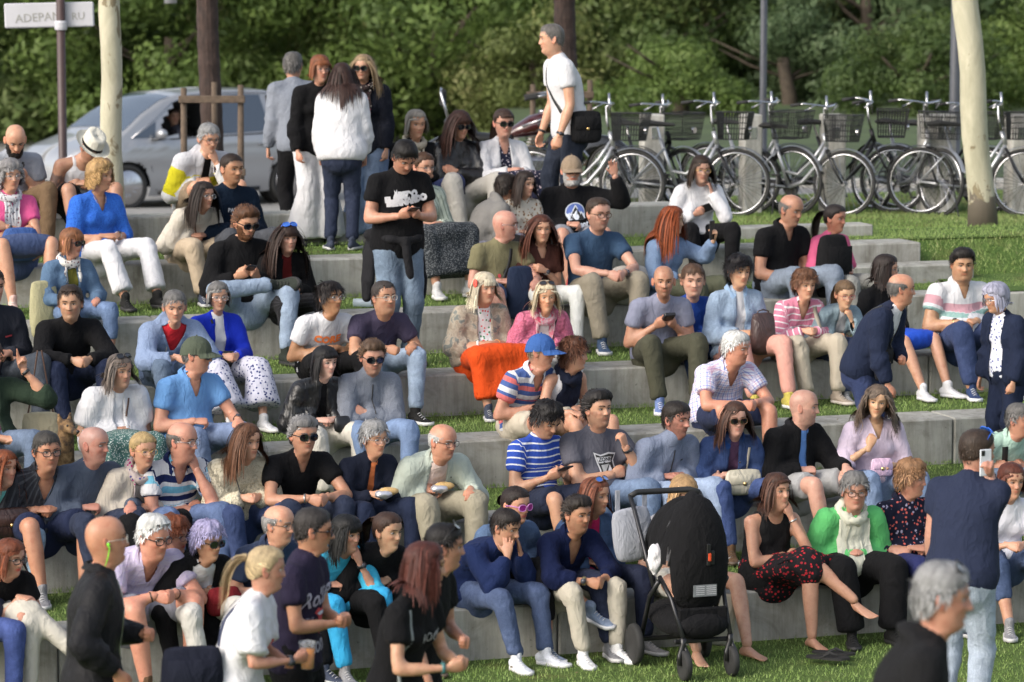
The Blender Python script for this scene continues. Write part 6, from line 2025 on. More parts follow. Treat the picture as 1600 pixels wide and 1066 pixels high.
def scarf(c, kind='plain', c2=None, c3=None, ends=.22, fat=.030, wide=.05):
 """a loop round the neck with two hanging ends"""
 def fn(sp):
  J = sp['J']; k = J['k']; cc = J['sp'][4] + J['up'] * .035 * k; n = 22; m = 10
  r_ = np.random.default_rng(sp['seed']); V = []
  for i in range(n):
   a = 2 * math.pi * i / n; s_, c_ = math.sin(a), math.cos(a)
   o = cc + J['lat'] * s_ * .076 * k - J['fwd'] * c_ * .080 * k + J['up'] * (.012 * c_ - .02)
   out = J['lat'] * s_ - J['fwd'] * c_
   for j in range(m):
    b = 2 * math.pi * j / m; rr = fat * (1 + .22 * math.sin(a * 5 + b * 3 + sp['seed']) + .12 * r_.normal())
    V.append(o + out * math.cos(b) * rr * .85 + J['up'] * math.sin(b) * rr * 1.05)
  F = [(i * m + j, ((i + 1) % n) * m + j, ((i + 1) % n) * m + (j + 1) % m, i * m + (j + 1) % m) for i in range(n) for j in range(m)]
  parts = [(np.array(V), np.array(F))]
  if ends:
   for s in (1, -1):
    rows = 9; cols = 7; VV = []
    for i in range(rows):
     v = -.0 + ends * i / (rows - 1)
     for j in range(cols):
      u = s * .030 + (j / (cols - 1) - .5) * (wide * (1 + .6 * i / rows)) + .006 * math.sin(i * 1.3 + s)
      p, nn = ray_on(sp, u, v); VV.append(p + nn * (.012 + .008 * math.sin(j * 2.1 + i * .4 + s)))
    FF = [(i * cols + j, (i + 1) * cols + j, (i + 1) * cols + j + 1, i * cols + j + 1) for i in range(rows - 1) for j in range(cols - 1)]
    parts.append((np.array(VV), np.array(FF)))
  V_, F_ = join_vf(parts)
  me = quad_mesh('scarf', V_, F_, [cloth(c, kind, c2, c3)]); add_cuv(me, V_); obj('scarf', me, sp['root'])
 return fn
def bag_mesh(w, h, d, mat, flap=True, handle=0.):
 mb = MB();
 P = [];
 V, F = loft(np.array([[0, 0, -h / 2], [0, 0, -h * .3], [0, 0, 0], [0, 0, h * .35], [0, 0, h / 2]]), [w * .46, w * .5, w * .5, w * .46, w * .40], [d * .42, d * .5, d * .48, d * .36, d * .22], X_, 20)
 q = V.copy(); s = np.sign(q[:, 0]); V[:, 0] = s * (np.abs(q[:, 0]) / (w * .5)) ** .6 * w * .5
 mb.add(V, F, 0)
 if flap: mb.box((0, -d * .50, h * .12), (w * .82, .006, h * .50), 0, bev=.004); mb.box((0, -d * .53, -h * .10), (.022, .006, .022), 1)
 if handle: mb.tube([(-w * .25, 0, h * .45), (-w * .22, 0, h * .45 + handle * .8), (0, 0, h * .45 + handle), (w * .22, 0, h * .45 + handle * .8), (w * .25, 0, h * .45)], .006, 0, 6)
 return mb.mesh('bag', [mat, M_GOLD], True)
def lapbag(label, mat, w=.26, h=.2, d=.10, off=(0, -.22, .17), name='handbag', cat='handbag', flap=True, handle=0., rx=0., rzz=0.):
 def fn(sp):
  k = sp['J']['k']; me = bag_mesh(w, h, d, mat, flap, handle); me.name = name; o = bpy.data.objects.new(name, me); COL.objects.link(o)
  place(o, wmat(sp) @ Matrix.Translation(Vector(off) * k + Vector((0, 0, 0))) @ Matrix.Rotation(rzz, 4, 'Z') @ Matrix.Rotation(rx, 4, 'X')); tag(o, label, cat)
 return fn
def leather(c): return cloth(c, 'leather')
# ---------------- top wall (A) and standing people at the back
P('bald black bearded man in a grey tee reading his phone at the left edge', (24, 200), 'A', yaw=25, look=18, pitch=32, hair='bald', beard=1, hc=H_BLK, top=('tee', K(160, 165, 175)), fat=.35, bottom=('trousers', K(120, 98, 75)), L='phone', R='phone', lean=22,
 extra=[phone((1, -1), 'black phone held by the bald bearded man at the left edge'), strap_loop('bag_strap', 1, .012, STR_BLK)])
P('tattooed man in a white tank top and straw hat bowing his head', (143, 226), 'A', yaw=22, look=42, pitch=42, hair='crop', hc=H_BR, top=('tank', WHT), bottom=('shorts', BLK), L='lap', R='lap', tattoo=-1, lean=34, stubble=.4, cap=('hat', (.62, .60, .52), (.015, .015, .015)), fat=.2, skin=(.44, .24, .17),
 extra=[strip_on('hanging_sunglasses', [(-.02, .14), (.02, .15), (.03, .18)], .016, M_LENS)])
P('grey haired man in yellow, grey and white jacket with his hand at his mouth', (326, 203), 'A', yaw=30, look=30, pitch=14, hair='short', hc=H_GRY, glasses=('clear', 'black'), top=('jacket', K(205, 205, 210), 'colorblock', K(215, 205, 45), K(225, 225, 228)), inner=('tee', BLK), opening=(.03, .06), bottom=('shorts', K(150, 132, 110), 'melange'), L='mouth', R='lap', lean=30, stubble=.2, hood=1, extra=[text_print('LIVE', MGRYP, 0, .13, .06)])
P('man in a navy sweatshirt with a small white chest print looking right', (362, 250), 'B', yaw=30, look=40, hair='crop', hc=H_DBR, top=('sweater', K(22, 34, 50)), bottom=('trousers', K(80, 85, 95), DN), L='lap', R='lap', stubble=.45, skin=(.42, .22, .145), extra=[text_print('PADEL', MW, .01, .17, .042, bold=.001), outline_print([[(-1, -.5), (1, -.5), (1, .5), (-1, .5)]], 'chest_print', simple('pale_blue_print', (.45, .6, .68), .7), .01, .205, .028)])
P('grey haired man in a grey blazer standing with his back turned', (458, 103), Y=29.0, z=1.75, yaw=205, look=165, hair='short', hc=H_DGR, top=('blazer', K(138, 144, 155), 'melange'), open=False, bottom=('trousers', BLK), hem=-.17, k=1.0)
P('woman with auburn bob and glasses in black top and white trousers facing the group', (500, 108), Y=27.3, z=1.88, yaw=18, look=28, fem=1, hair='bob', hlen=.17, hc=(.20, .07, .03), bangs=.6, glasses=('clear', 'brown'), top=('cardigan', BLK), open=False, bottom=('trousers', WHT), flare=1.2, bease=.03, fat=.4, k=1.0)
P('woman seen from behind in a white shirt with long straight dark brown hair', (534, 120), Y=26.75, z=1.88, yaw=178, look=190, fem=1, hair='long', hlen=.40, hc=(.035, .017, .013), top=('shirt', (.57, .57, .59)), sleeve=1.85, ease=.030, hem=-.13, bottom=('trousers', JEAND, DN), fat=.3, k=.985, collar=(.57, .57, .59))
P('blond woman in sunglasses, patterned scarf and dark denim jacket standing behind the white shirt', (568, 106), Y=27.5, z=1.88, yaw=-8, look=-15, fem=1, hair='long', hlen=.36, hc=(.30, .21, .12), part=.0, glasses=('sun', 'black'), top=('jacket', K(32, 36, 50), DN), open=False, bottom=('trousers', K(100, 135, 180), DN), bease=.03, flare=.8, k=1.0, extra=[scarf((.04, .03, .03), 'floral', (.55, .5, .45), (.3, .12, .15), ends=.2), buttons(M_METAL, .0, .1, .4, 4, .007)])
P('standing man in a printed black tee typing, black jacket tied at his waist', (632, 246), Y=23.95, z=1.25, yaw=22, look=24, pitch=38, hair='short', hthick=.016, hc=H_BLK, top=('tee', BLK), bottom=('trousers', K(110, 140, 170), DN), bease=.018, L='phone', R='phone', hem=-.10, lean=7, fat=.35, shoes=('shoe', (.02, .02, .02), (.03, .03, .03)), kmax=1.12, stubble=.25,
 extra=[phone((1, -1), 'black phone held by the standing man in the printed black tee'), text_print('EL', MW, -.115, .215, .052, rot=.15, bold=.006), text_print('BERO', MW, .03, .175, .062, rot=.08, bold=.007), text_print('BERNARDO', MW, .03, .222, .060, rot=.14, bold=.007), outline_print([[(0, 0), (.3, .8), (.2, 1.4), (.5, 1.0), (.7, 1.5), (.8, .8), (1.1, .2), (1.1, -1.1), (.3, -1.2)]], 'chest_print', MW, -.085, .195, .040)])
P('woman with glasses behind the standing man, pale green blouse and black dotted skirt', (662, 262), 'B', yaw=30, look=35, fem=1, hair='bun', hc=H_BR, glasses=('clear', 'black'), top=('long', K(190, 200, 185), 'pinstripes', K(120, 130, 120)), bottom=('longskirt', (.03, .035, .04), 'dots', (.16, .17, .18)), L='lap', R='lap')
P('tall grey haired man in a white tee walking left with a black shoulder bag', (862, 62), Y=27.35, z=1.88, yaw=-72, look=-82, pitch=3, hair='crop', hthick=.009, hc=(.14, .13, .12), top=('tee', (.57, .57, .59)), hem=-.10, bottom=('trousers', K(45, 55, 75), DN), lean=12, step=.10, kmax=1.14, stubble=.25, fat=.1, R='down', L='down', wrist={-1: ('watch', (.02, .02, .02)), 1: ('watch', (.02, .02, .02))}, extra=[strap_loop('bag_strap', -1, .016, STR_BLK, .42)])
P('grey bob haired woman in a black jacket and cream scarf on the top wall', (650, 195), 'A', yaw=24, look=22, fem=1, hair='bob', hlen=.15, hc=(.24, .22, .19), top=('jacket', BLK), inner=('tee', CRM), bottom=('trousers', K(40, 60, 125), DN), L='lap', R='lap', extra=[scarf(K(205, 195, 175), ends=.16)])
P('woman with long brown hair, sunglasses and black leather jacket on the top wall', (719, 194), 'A', yaw=20, look=25, pitch=12, fem=1, hair='long', hlen=.40, hc=(.040, .017, .012), bangs=.75, glasses=('sun', 'black'), top=('jacket', BLK, 'leather'), open=False, bottom=('trousers', K(190, 186, 178)), bease=.022, L='cross', R='cross', wrk=.009)
P('woman in sunglasses and a white jacket over a dark floral dress, hands folded', (787, 190), 'A', yaw=24, look=18, fem=1, hair='pony', hc=(.045, .025, .018), bangs=.35, glasses=('sun', 'black'), top=('jacket', (.57, .57, .59)), opening=(.05, .02), inner=('tee', (.018, .02, .04), 'floral', (.45, .4, .45)), vin=.08, bottom=('midi', (.018, .02, .04), 'floral', (.5, .42, .45)), L='clasp', R='clasp', skin=(.48, .27, .19))
# ---------------- row B
P('grey curly haired woman in a pink tee with scarf and blue bag on her lap', (16, 275), 'B', yaw=26, look=30, fem=1, hair='curly', hlen=.12, hc=(.24, .23, .23), glasses=('clear', 'steel'), top=('tee', K(235, 95, 150)), bottom=('skirt', K(60, 90, 150), DN), fat=.3, L='cross', R='cross', shoes=('sneaker', (.6, .4, .35)), wrist={1: ('watch', (.6, .6, .6), 1.)}, legs='sit',
 extra=[scarf((.6, .6, .62), 'floral', (.25, .12, .15), (.15, .15, .17), ends=.25), lapbag('blue bag resting on the lap of the woman in the pink tee', cloth(K(70, 100, 160), 'denim'), .30, .17, .17, (0, -.26, .20))])
P('woman with curly blond hair, bright blue blouse and white fringed jeans', (157, 275), 'B', yaw=38, look=60, fem=1, hair='curly', hlen=.15, hc=(.42, .26, .11), top=('blouse', K(60, 120, 225), 'dots', K(45, 95, 200)), v=.13, bottom=('trousers', (.57, .57, .59)), flare=.9, leglen=1.85, L='lap', R='lap', reach=.62, wrist={1: ('watch', (.6, .6, .6), 1.)}, shoes=('shoe', (.02, .02, .02), (.03, .03, .03)), skin=(.50, .27, .18), sleeve=1.3, extra=[necklace(M_GOLD)])
P('dark straight haired woman in a cream jacket and beige trousers leaning forward', (318, 306), 'B', yaw=34, look=44, fem=1, hair='long', hlen=.36, part=.0, hc=(.022, .014, .011), top=('jacket', K(212, 204, 190)), open=False, bottom=('trousers', K(190, 172, 148)), bease=.022, L='lap', R='lap', lean=38, glasses=('clear', 'steel'), k=1.0, collar=K(212, 204, 190), wrk=.008, extra=[strip_on('bag_strap', [(-.07, .0), (0, .15), (.06, .3)], .006, STR_BRN)])
P('dark haired girl in a leopard print top left of the man in the cap', (820, 288), 'B', yaw=26, look=42, fem=1, hair='long', hlen=.30, hc=(.022, .013, .010), top=('long', (.62, .58, .50), 'leopard', (.35, .2, .1), (.02, .02, .02)), bottom=('trousers', BLK), k=.86, L='lap', R='lap', skin=(.47, .28, .20))
P('dark haired boy in a grey jacket with black hood hunched with his back to us', (791, 308), 'B', yaw=110, look=120, hair='medium', hc=(.018, .012, .009), top=('jacket', K(130, 128, 125)), open=False, hood=1, bottom=('shorts', K(150, 150, 165)), lean=30, L='lap', R='lap', k=.95)
P('bearded man in a taupe cap and black mountain print sweatshirt raising his hand', (893, 262), 'B', yaw=14, look=10, hair='crop', hc=H_DGR, beard=.55, bc=(.42, .41, .40), glasses=('thick', 'black'), cap=('ball', K(150, 132, 112)), top=('sweater', BLK), fat=.65, bottom=('shorts', K(140, 142, 150)), R='lap', L='raise', k=1.03, shoes=('sneaker', (.35, .08, .08), (.6, .6, .6)),
 extra=[outline_print([[(math.cos(a) * 1, math.sin(a) * .95) for a in np.linspace(-.55, math.pi + .55, 30)]], 'chest_print', simple('pale_print', (.6, .64, .70), .7), .015, .20, .085),
   outline_print([[(math.cos(a) * .9, math.sin(a) * .86) for a in np.linspace(-.1, math.pi + .1, 24)]], 'chest_print', MBLUE, .015, .20, .085, lift=.005),
   outline_print([[(-.95, -.45), (-.62, .05), (-.5, -.1), (-.05, .72), (.05, .72), (.5, .05), (.62, .15), (.95, -.45)]], 'chest_print', simple('pale_print', (.6, .64, .70), .7), .015, .20, .085, lift=.0065),
   outline_print([[(-.80, -.5), (-.6, -.14), (-.5, -.3), (-.02, .55), (.02, .55), (.50, -.1), (.6, -.05), (.82, -.5)]], 'chest_print', MK, .015, .20, .085, lift=.008),
   outline_print([[(math.cos(a) * .3, math.sin(a) * .22 - .3) for a in np.linspace(0, 6.0, 14)]], 'chest_print', simple('pale_print', (.6, .64, .70), .7), .015, .20, .085, lift=.0095),
   text_print('Element', simple('pale_print', (.6, .64, .70), .7), .015, .275, .062, bold=.002)])
P('young woman in a white sweatshirt resting her cheek in her hand by the bicycles', (1096, 255), 'B', yaw=14, look=12, pitch=10, fem=1, hair='long', hlen=.26, part=.0, hc=H_DBR, glasses=('clear', 'gold'), top=('sweater', (.57, .57, .59)), bottom=('trousers', BLK), L='cheek', R='phone', lean=14, back=.12, dz=.02, kmax=1.0, skin=(.47, .28, .205), extra=[phone((-1,), 'dark phone in the lap of the young woman in the white sweatshirt')])
# ---------------- row C
P('woman with auburn bob, sunglasses, denim jacket and scarf low on the left', (112, 372), 'C', yaw=32, look=55, fem=1, hair='bob', hlen=.15, hc=(.22, .09, .04), bangs=.7, glasses=('sun', 'black'), top=('jacket', K(85, 125, 165), DN), inner=('tee', K(120, 115, 50)), bottom=('capri', K(95, 135, 190), DN), L='thigh', R='thigh', k=.92, collar=K(85, 125, 165), shoes=('sneaker', (.02, .02, .02), (.6, .6, .6)), extra=[scarf((.6, .58, .55), 'floral', (.2, .05, .05), (.1, .1, .12), ends=.12), buttons(M_METAL, .05, .1, .35, 4, .006),
 lapbag('pale green canvas bag beside the woman in the denim jacket and scarf', cloth(K(175, 170, 135), 'melange'), .22, .36, .14, (-.26, -.05, .14), 'canvas_bag', 'bag', False)])
P('bearded man in a black hoodie and sunglasses with ankle on knee, checking his phone', (384, 348), 'C', yaw=24, look=32, pitch=16, hair='quiff', hc=(.10, .045, .022), beard=.25, glasses=('sun', 'black'), top=('sweater', BLK), hood=1, bottom=('trousers', K(150, 180, 215), DN), legs='figure4', cs=-1, L='phone', R='phone', shoes=('shoe', (.03, .035, .03), (.02, .02, .02)), extra=[phone((1, -1), 'dark phone held by the man in the black hoodie')])
P('woman with long dark hair and fringe, blue sunglasses on her head, all in black', (449, 372), 'C', yaw=28, look=26, fem=1, hair='long', hlen=.46, hc=(.030, .016, .012), bangs=.8, glasses=('sunblue', 'blue', 'up'), top=('jacket', BLK), inner=('tee', (.10, .01, .01)), bottom=('trousers', (.02, .02, .022), 'pinstripes', (.04, .04, .045)), L='lap', R='lap', skin=(.48, .29, .21))
P('bald man with glasses in an olive tee looking back to the right', (789, 352), 'C', yaw=22, look=78, hair='bald', stubble=.25, hc=H_BR, glasses=('clear', 'steel'), top=('tee', K(130, 125, 95)), bottom=('shorts', K(60, 90, 140), DN), L='knee', R='lap', skin=(.50, .26, .20), fat=.3, extra=[strap_loop('bag_strap', 1, .014, STR_BLK), outline_print([[(math.cos(a), math.sin(a) * 1.1) for a in np.linspace(0, 6, 14)]], 'chest_print', MK, .03, .22, .032), outline_print([[(-1, -1), (1, -1), (1.1, .3), (0, .6), (-1.1, .3)]], 'chest_print', simple('tan_print', (.25, .12, .04), .7), .03, .265, .045), outline_print([[(math.cos(a), math.sin(a)) for a in np.linspace(0, 6, 10)]], 'chest_print', MR, -.035, .24, .014),
 lapbag('dark blue bag with white piping held by the bald man in the olive tee', cloth((.02, .03, .06)), .22, .34, .14, (.06, -.30, .16), 'blue_bag', 'bag', False)])
P('woman with very long auburn hair, brown blouse and white trousers, hand on her chest', (846, 358), 'C', yaw=22, look=12, fem=1, hair='long', hlen=.44, hc=(.085, .028, .016), top=('shirt', K(78, 48, 42)), v=.10, ease=.02, bottom=('trousers', (.66, .67, .64)), R='lap', L=((-.01, .16, -.13), 'relax', (-1, .0, .1), (0, 1, -.1)), skin=(.46, .25, .175), wrist={1: ('watch', (.5, .5, .5), 1.)}, extra=[buttons(simple('pearl_buttons', (.6, .5, .4), .3), 0, .12, .36, 4, .005)])
P('man with glasses and goatee in a dark blue tee and beige trousers', (935, 330), 'C', yaw=22, look=28, hair='crop', recede=.35, hthick=.010, hc=(.05, .032, .022), stubble=.75, glasses=('thick', 'brown'), top=('tee', K(58, 82, 110)), bottom=('trousers', K(150, 142, 125)), bease=.02, L='between', R='between', skin=(.50, .28, .21), shoes=('sneaker', (.05, .08, .14), (.6, .6, .6)), wrist={1: ('watch', (.25, .25, .27), .5)}, lean=12,
 extra=[lapbag('light grey jacket bundled beside the man in the dark blue tee', cloth(K(190, 185, 178), 'melange'), .34, .20, .20, (.24, -.12, .16), 'folded_jacket', 'jacket', False)])
P('red haired woman in a denim shirt filming with her phone', (1050, 345), 'C', yaw=52, look=62, fem=1, hair='long', hlen=.44, hc=H_RED, top=('shirt', K(125, 160, 205), DN), sleeve=1.85, ease=.022, bottom=('trousers', K(85, 88, 72)), bease=.02, R='lap', L='lookphone', collar=K(125, 160, 205), phoneface=1, skin=(.47, .28, .21), extra=[phone((1,), 'black phone raised by the red haired woman', sz=(.075, .155, .010), up=(0, 0, 1))])
P('bald man in a black polo shirt leaning over a black backpack', (1236, 318), 'C', yaw=34, look=44, pitch=14, hair='ring', hc=H_DGR, top=('polo', BLK), v=.08, bottom=('trousers', K(130, 150, 175), DN), L='hold', R='hold', fat=.3, stubble=.3, lean=14, back=.3, skin=(.42, .22, .15),
 extra=[lapbag('large black backpack standing between the black polo man and the pink vest woman', cloth((.012, .012, .013)), .30, .42, .20, (.30, -.26, .24), 'backpack', 'backpack', True, .05)])
P('woman with dark ponytail in a pink and grey vest behind the black backpack', (1305, 342), 'C', yaw=40, look=50, fem=1, hair='pony', hc=(.02, .014, .012), top=('jacket', K(240, 105, 145), 'colorblock', K(240, 105, 145), K(165, 165, 180)), sleeve=.9, inner=('tee', WHT), bottom=('trousers', K(150, 150, 145)), L='lap', R='lap', back=.3, skin=(.45, .23, .15))
# ---------------- row D
P('person in a black jacket cut by the left edge of the stand', (-14, 395), 'D', yaw=30, look=40, hair='short', hc=H_DBR, top=('jacket', (.02, .022, .03)), open=False, bottom=('trousers', K(70, 80, 95), DN), L='lap', R='lap', extra=[outline_print([[(-1, -.2), (1, -.2), (1, .2), (-1, .2)]], 'chest_print', MR, .12, .2, .03)])
P('dark haired man in a black jacket staring at the camera on the left', (110, 474), 'D', yaw=22, look=2, hair='medium', recede=.5, hc=(.035, .022, .016), top=('jacket', BLK), open=False, bottom=('trousers', K(30, 45, 80), DN), L='between', R='between', stubble=.35, skin=(.44, .245, .175), hi=1)
P('man with short grey hair, pale blue hoodie and red collar frowning forward', (273, 480), 'D', yaw=26, look=12, pitch=10, hair='short', hc=(.15, .145, .14), top=('jacket', K(140, 158, 190), 'melange'), closeat=.14, opening=(.01, .5), inner=('tee', (.45, .02, .03)), hood=1, bottom=('trousers', K(95, 125, 160), DN), L='between', R='between', stubble=.3, extra=[strip_on('drawstring', [(-.045, .04), (-.048, .14)], .003, STR_CRM, n=6)])
P('grey haired woman with glasses, bright blue cardigan and patterned skirt trousers', (341, 464), 'D', yaw=28, look=18, fem=1, hair='bob', hlen=.12, hc=(.16, .155, .15), glasses=('clear', 'steel'), top=('cardigan', K(28, 52, 185)), inner=('tee', WHT), bottom=('trousers', K(205, 205, 220), 'floral', K(40, 55, 110), K(70, 80, 130)), bease=.035, flare=.8, leglen=1.75, L='clasp', R='clasp', reach=.6, skin=(.46, .265, .19), wrist={1: ('bracelet', (.5, .5, .5), 1.)}, shoes=('sneaker', (.57, .57, .59)), extra=[strip_on('bag_strap', [(-.06, .0), (.0, .2), (.08, .36)], .008, STR_BLK), lapbag('small black bag at the waist of the woman in the blue cardigan', leather((.015, .015, .015)), .20, .09, .07, (0, -.21, .20))])
P('man with slicked back dark hair in a white Core tee', (516, 466), 'D', yaw=24, look=44, pitch=-4, hair='medium', hlen=.08, hthick=.010, hc=(.014, .010, .009), glasses=('clear', 'steel'), top=('tee', (.57, .57, .59)), bottom=('trousers', BLK), L='lap', R='lap', skin=(.40, .20, .125), extra=[text_print('CORE', MO, .0, .155, .075, bold=.004), outline_print([[(math.cos(a), math.sin(a)) for a in np.linspace(0, 6, 12)]], 'chest_print', MK, -.03, .225, .022), outline_print([[(math.cos(a), math.sin(a)) for a in np.linspace(0, 6, 12)]], 'chest_print', MK, .03, .225, .022)])
P('man with white framed glasses in a dark purple tee and pale jeans', (600, 466), 'D', yaw=24, look=34, pitch=-4, hair='short', recede=.3, hc=(.05, .04, .035), glasses=('clear', 'clear'), top=('tee', K(70, 64, 85)), bottom=('trousers', K(150, 180, 215), DN), L='knee', R='between', skin=(.45, .23, .155), fat=.3, stubble=.3, shoes=('sneaker', (.02, .02, .02), (.6, .6, .6)), extra=[text_print('GRILLE', simple('faded_print', K(90, 84, 110), .8), 0, .2, .06)])
P('blond woman with a red flower in her hair and an orange skirt', (757, 450), 'D', yaw=24, look=30, fem=1, hair='long', hlen=.27, hc=H_PLAT, bangs=.7, fat=.7, top=('cardigan', K(165, 152, 135), 'tiedye', K(190, 178, 160), K(130, 135, 130)), sleeve=1.5, inner=('tee', (.68, .68, .68), 'floral', (.6, .05, .06), (.05, .22, .10)), opening=(.05, .02), bottom=('longskirt', K(235, 82, 30)), L='lap', R='lap', skin=(.50, .27, .19), wrist={1: ('bands', (.75, .3, .08)), -1: ('bands', (.7, .7, .7))}, k=.98)
P('blond woman in a pink knit cardigan and pink patterned scarf', (853, 464), 'D', yaw=18, look=10, fem=1, hair='bob', hlen=.24, hc=(.62, .52, .36), top=('cardigan', K(238, 125, 155), 'knit'), inner=('tee', (.7, .68, .7)), bottom=('trousers', (.57, .57, .59)), L='lap', R='lap', skin=(.48, .26, .17), extra=[scarf(K(240, 130, 150), 'tiedye', K(245, 200, 205), K(230, 90, 120), ends=.32, wide=.07), strip_on('bag_strap', [(.09, .0), (.05, .2), (.0, .34)], .005, STR_BLK)], glasses=('sun', 'brown', 'up'))
P('man with shaved head and goatee in a grey tee looking at the camera', (1037, 440), 'D', yaw=16, look=2, hair='shaved', shave=.35, hc=H_BR, stubble=.9, top=('tee', K(140, 144, 165)), bottom=('trousers', K(78, 78, 64)), bease=.016, L='phone', R='phone', k=1.06, fat=.15, skin=(.45, .235, .165), shoes=('sneaker', K(120, 140, 190), (.65, .65, .68)), extra=[phone((1, -1), 'black wallet sized phone held by the man in the grey tee', sz=(.085, .13, .025))])
P('small child in a blue jacket peeking out behind the man in the grey tee', (1083, 487), 'D', yaw=20, look=5, hair='short', hc=(.09, .05, .03), top=('jacket', K(35, 70, 150)), open=False, bottom=('trousers', JEAND), k=.55, hs=1.15, back=.42, L='lap', R='lap', lean=10, skin=(.52, .32, .24))
P('woman with a short black haircut, pale denim jacket and pink trousers', (1155, 425), 'D', yaw=22, look=22, fem=1, hair='puffy', hlen=.07, hc=(.010, .008, .009), bangs=.35, top=('jacket', K(160, 190, 225), DN), inner=('tee', WHT), opening=(.03, .04), bottom=('trousers', K(235, 165, 150)), L='lap', R='lap', collar=K(160, 190, 225), skin=(.48, .28, .20), shoes=('shoe', (.5, .42, .1), (.6, .6, .6)), reach=.6, extra=[buttons(M_METAL, .07, .1, .3, 3, .006),
 lapbag('small dark brown leather backpack on the lap of the woman in pale denim', leather((.05, .028, .026)), .20, .25, .13, (.08, -.28, .24), 'small_backpack', 'backpack', False, .06)])
P('woman with short brown hair in a pink and white striped cardigan', (1258, 446), 'D', yaw=24, look=20, fem=1, hair='puffy', hlen=.055, hthick=.026, hc=(.13, .06, .032), top=('cardigan', K(240, 140, 165), 'stripes', (.75, .7, .72)), open=False, bottom=('trousers', K(190, 180, 162)), bease=.018, L='clasp', R='clasp', skin=(.48, .26, .18), shoes=('shoe', (.3, .25, .2), (.5, .45, .4)), v=.12, extra=[strip_on('bag_strap', [(.10, .0), (.11, .15), (.12, .3)], .016, simple('taupe_strap', (.28, .25, .2), .7))])
P('girl with red glasses and a pale denim jacket eating a snack', (1320, 465), 'D', yaw=26, look=16, pitch=12, fem=1, hair='pony', hc=(.16, .10, .055), glasses=('clear', 'red'), top=('jacket', K(140, 170, 185), DN), inner=('tee', WHT), bottom=('trousers', K(45, 70, 120), DN), k=.84, L='chin', R='lap', skin=(.52, .31, .23))
P('dark haired woman in black with blue skirt and white trainers, turned away', (1384, 420), 'D', yaw=38, look=70, fem=1, hair='bob', hlen=.24, hc=(.022, .014, .012), glasses=('clear', 'black'), top=('long', BLK), bottom=('skirt', K(45, 90, 210)), reach=.62, L='lap', R='lap', shoes=('sneaker', (.57, .57, .59), (.57, .57, .59)), back=.30, k=1.0, skin=(.46, .26, .18))
P('heavy man with moustache in a white polo with pink and green bands', (1504, 414), 'D', yaw=20, look=4, pitch=6, hair='quiff', hc=(.012, .009, .008), fat=1.0, top=('polo', (.57, .57, .59), 'halfbands', K(205, 160, 170), K(150, 185, 180)), v=.10, bottom=('trousers', K(40, 68, 125), DN), bease=.02, L='lap', R='thigh', k=1.07, stubble=.3, skin=(.43, .23, .155), shoes=('sneaker', (.03, .05, .12), (.7, .7, .7)), wrist={-1: ('watch', (.6, .45, .2), 1.)}, jaw=1.2)
P('bald man in a navy cardigan with shoulder pouch bending to speak, standing', (1408, 452), Y=22.35, z=.62, kmin=.84, yaw=64, look=88, hair='ring', hc=H_DGR, top=('cardigan', NAVY), closeat=.16, opening=(.02, .5), inner=('shirt', (.57, .57, .59)), bottom=('trousers', K(38, 62, 118), DN), lean=30, R='down', L='belly', hem=-.09, skin=(.44, .22, .15), fat=.2, shoes=('shoe', (.03, .03, .03), (.03, .03, .03)), extra=[strap_loop('bag_strap', -1, .010, STR_BLK, .42)])
P('woman with lilac grey bob in a navy cardigan and patterned blouse standing at right', (1556, 466), Y=22.6, z=.62, kmin=.80, lean=12, yaw=-55, look=-62, pitch=16, fem=1, hair='bob', hlen=.16, hthick=.026, hc=(.36, .36, .46), glasses=('clear', 'steel'), top=('cardigan', NAVY), inner=('tee', (.66, .68, .75), 'floral', (.05, .07, .25), (.05, .07, .25)), opening=(.06, .02), bottom=('trousers', NAVY), fat=.5, hem=-.12, L='down', R='down', shoes=('shoe', (.05, .05, .08), (.05, .05, .08)))
# ---------------- row E
P('woman in a dark green cardigan and floral top raising crossed fingers at the left edge', (-18, 560), 'E', yaw=28, look=40, fem=1, hair='medium', hc=H_BR, top=('cardigan', K(50, 64, 52)), sleeve=1.35, inner=('tee', K(130, 85, 105), 'floral', (.6, .5, .55), (.25, .1, .15)), opening=(.06, .03), bottom=('trousers', JEAN, DN), fat=.6, L=((.21, .13, .13), 'cross', (.05, 0, 1), (0, -1, .1), (.6, -.1, -1)), R=((.08, .27, -.24), 'fist', (.9, -.3, .4), (0, 0, -1)), k=1.0, wrist={1: ('watch', (.03, .03, .03))}, lean=10)
P('woman in a white lace blouse with sunglasses on her long grey brown hair', (187, 580), 'E', yaw=26, look=40, fem=1, hair='long', hlen=.26, hc=(.13, .105, .09), glasses=('sun', 'black', 'up'), top=('cardigan', (.57, .57, .59)), sleeve=.75, ease=.03, inner=('tee', (.7, .7, .73)), opening=(.03, .03), bottom=('longskirt', K(75, 110, 105), 'dots', K(190, 200, 195)), fat=.9, L='lap', R='lap', skin=(.47, .26, .18), extra=[strap_loop('bag_strap', 1, .006, STR_BRN)])
P('man in an olive cap and light blue polo looking right, arms down', (307, 555), 'E', yaw=36, look=74, hair='crop', hc=H_DGR, cap=('ball', K(84, 92, 78)), glasses=('sun', 'black'), top=('polo', K(115, 165, 235)), v=.12, bottom=('trousers', K(110, 140, 190), DN), L='knee', R='lap', fat=.35, stubble=.2, skin=(.47, .235, .165), k=1.04, wrist={1: ('watch', (.02, .02, .02))})
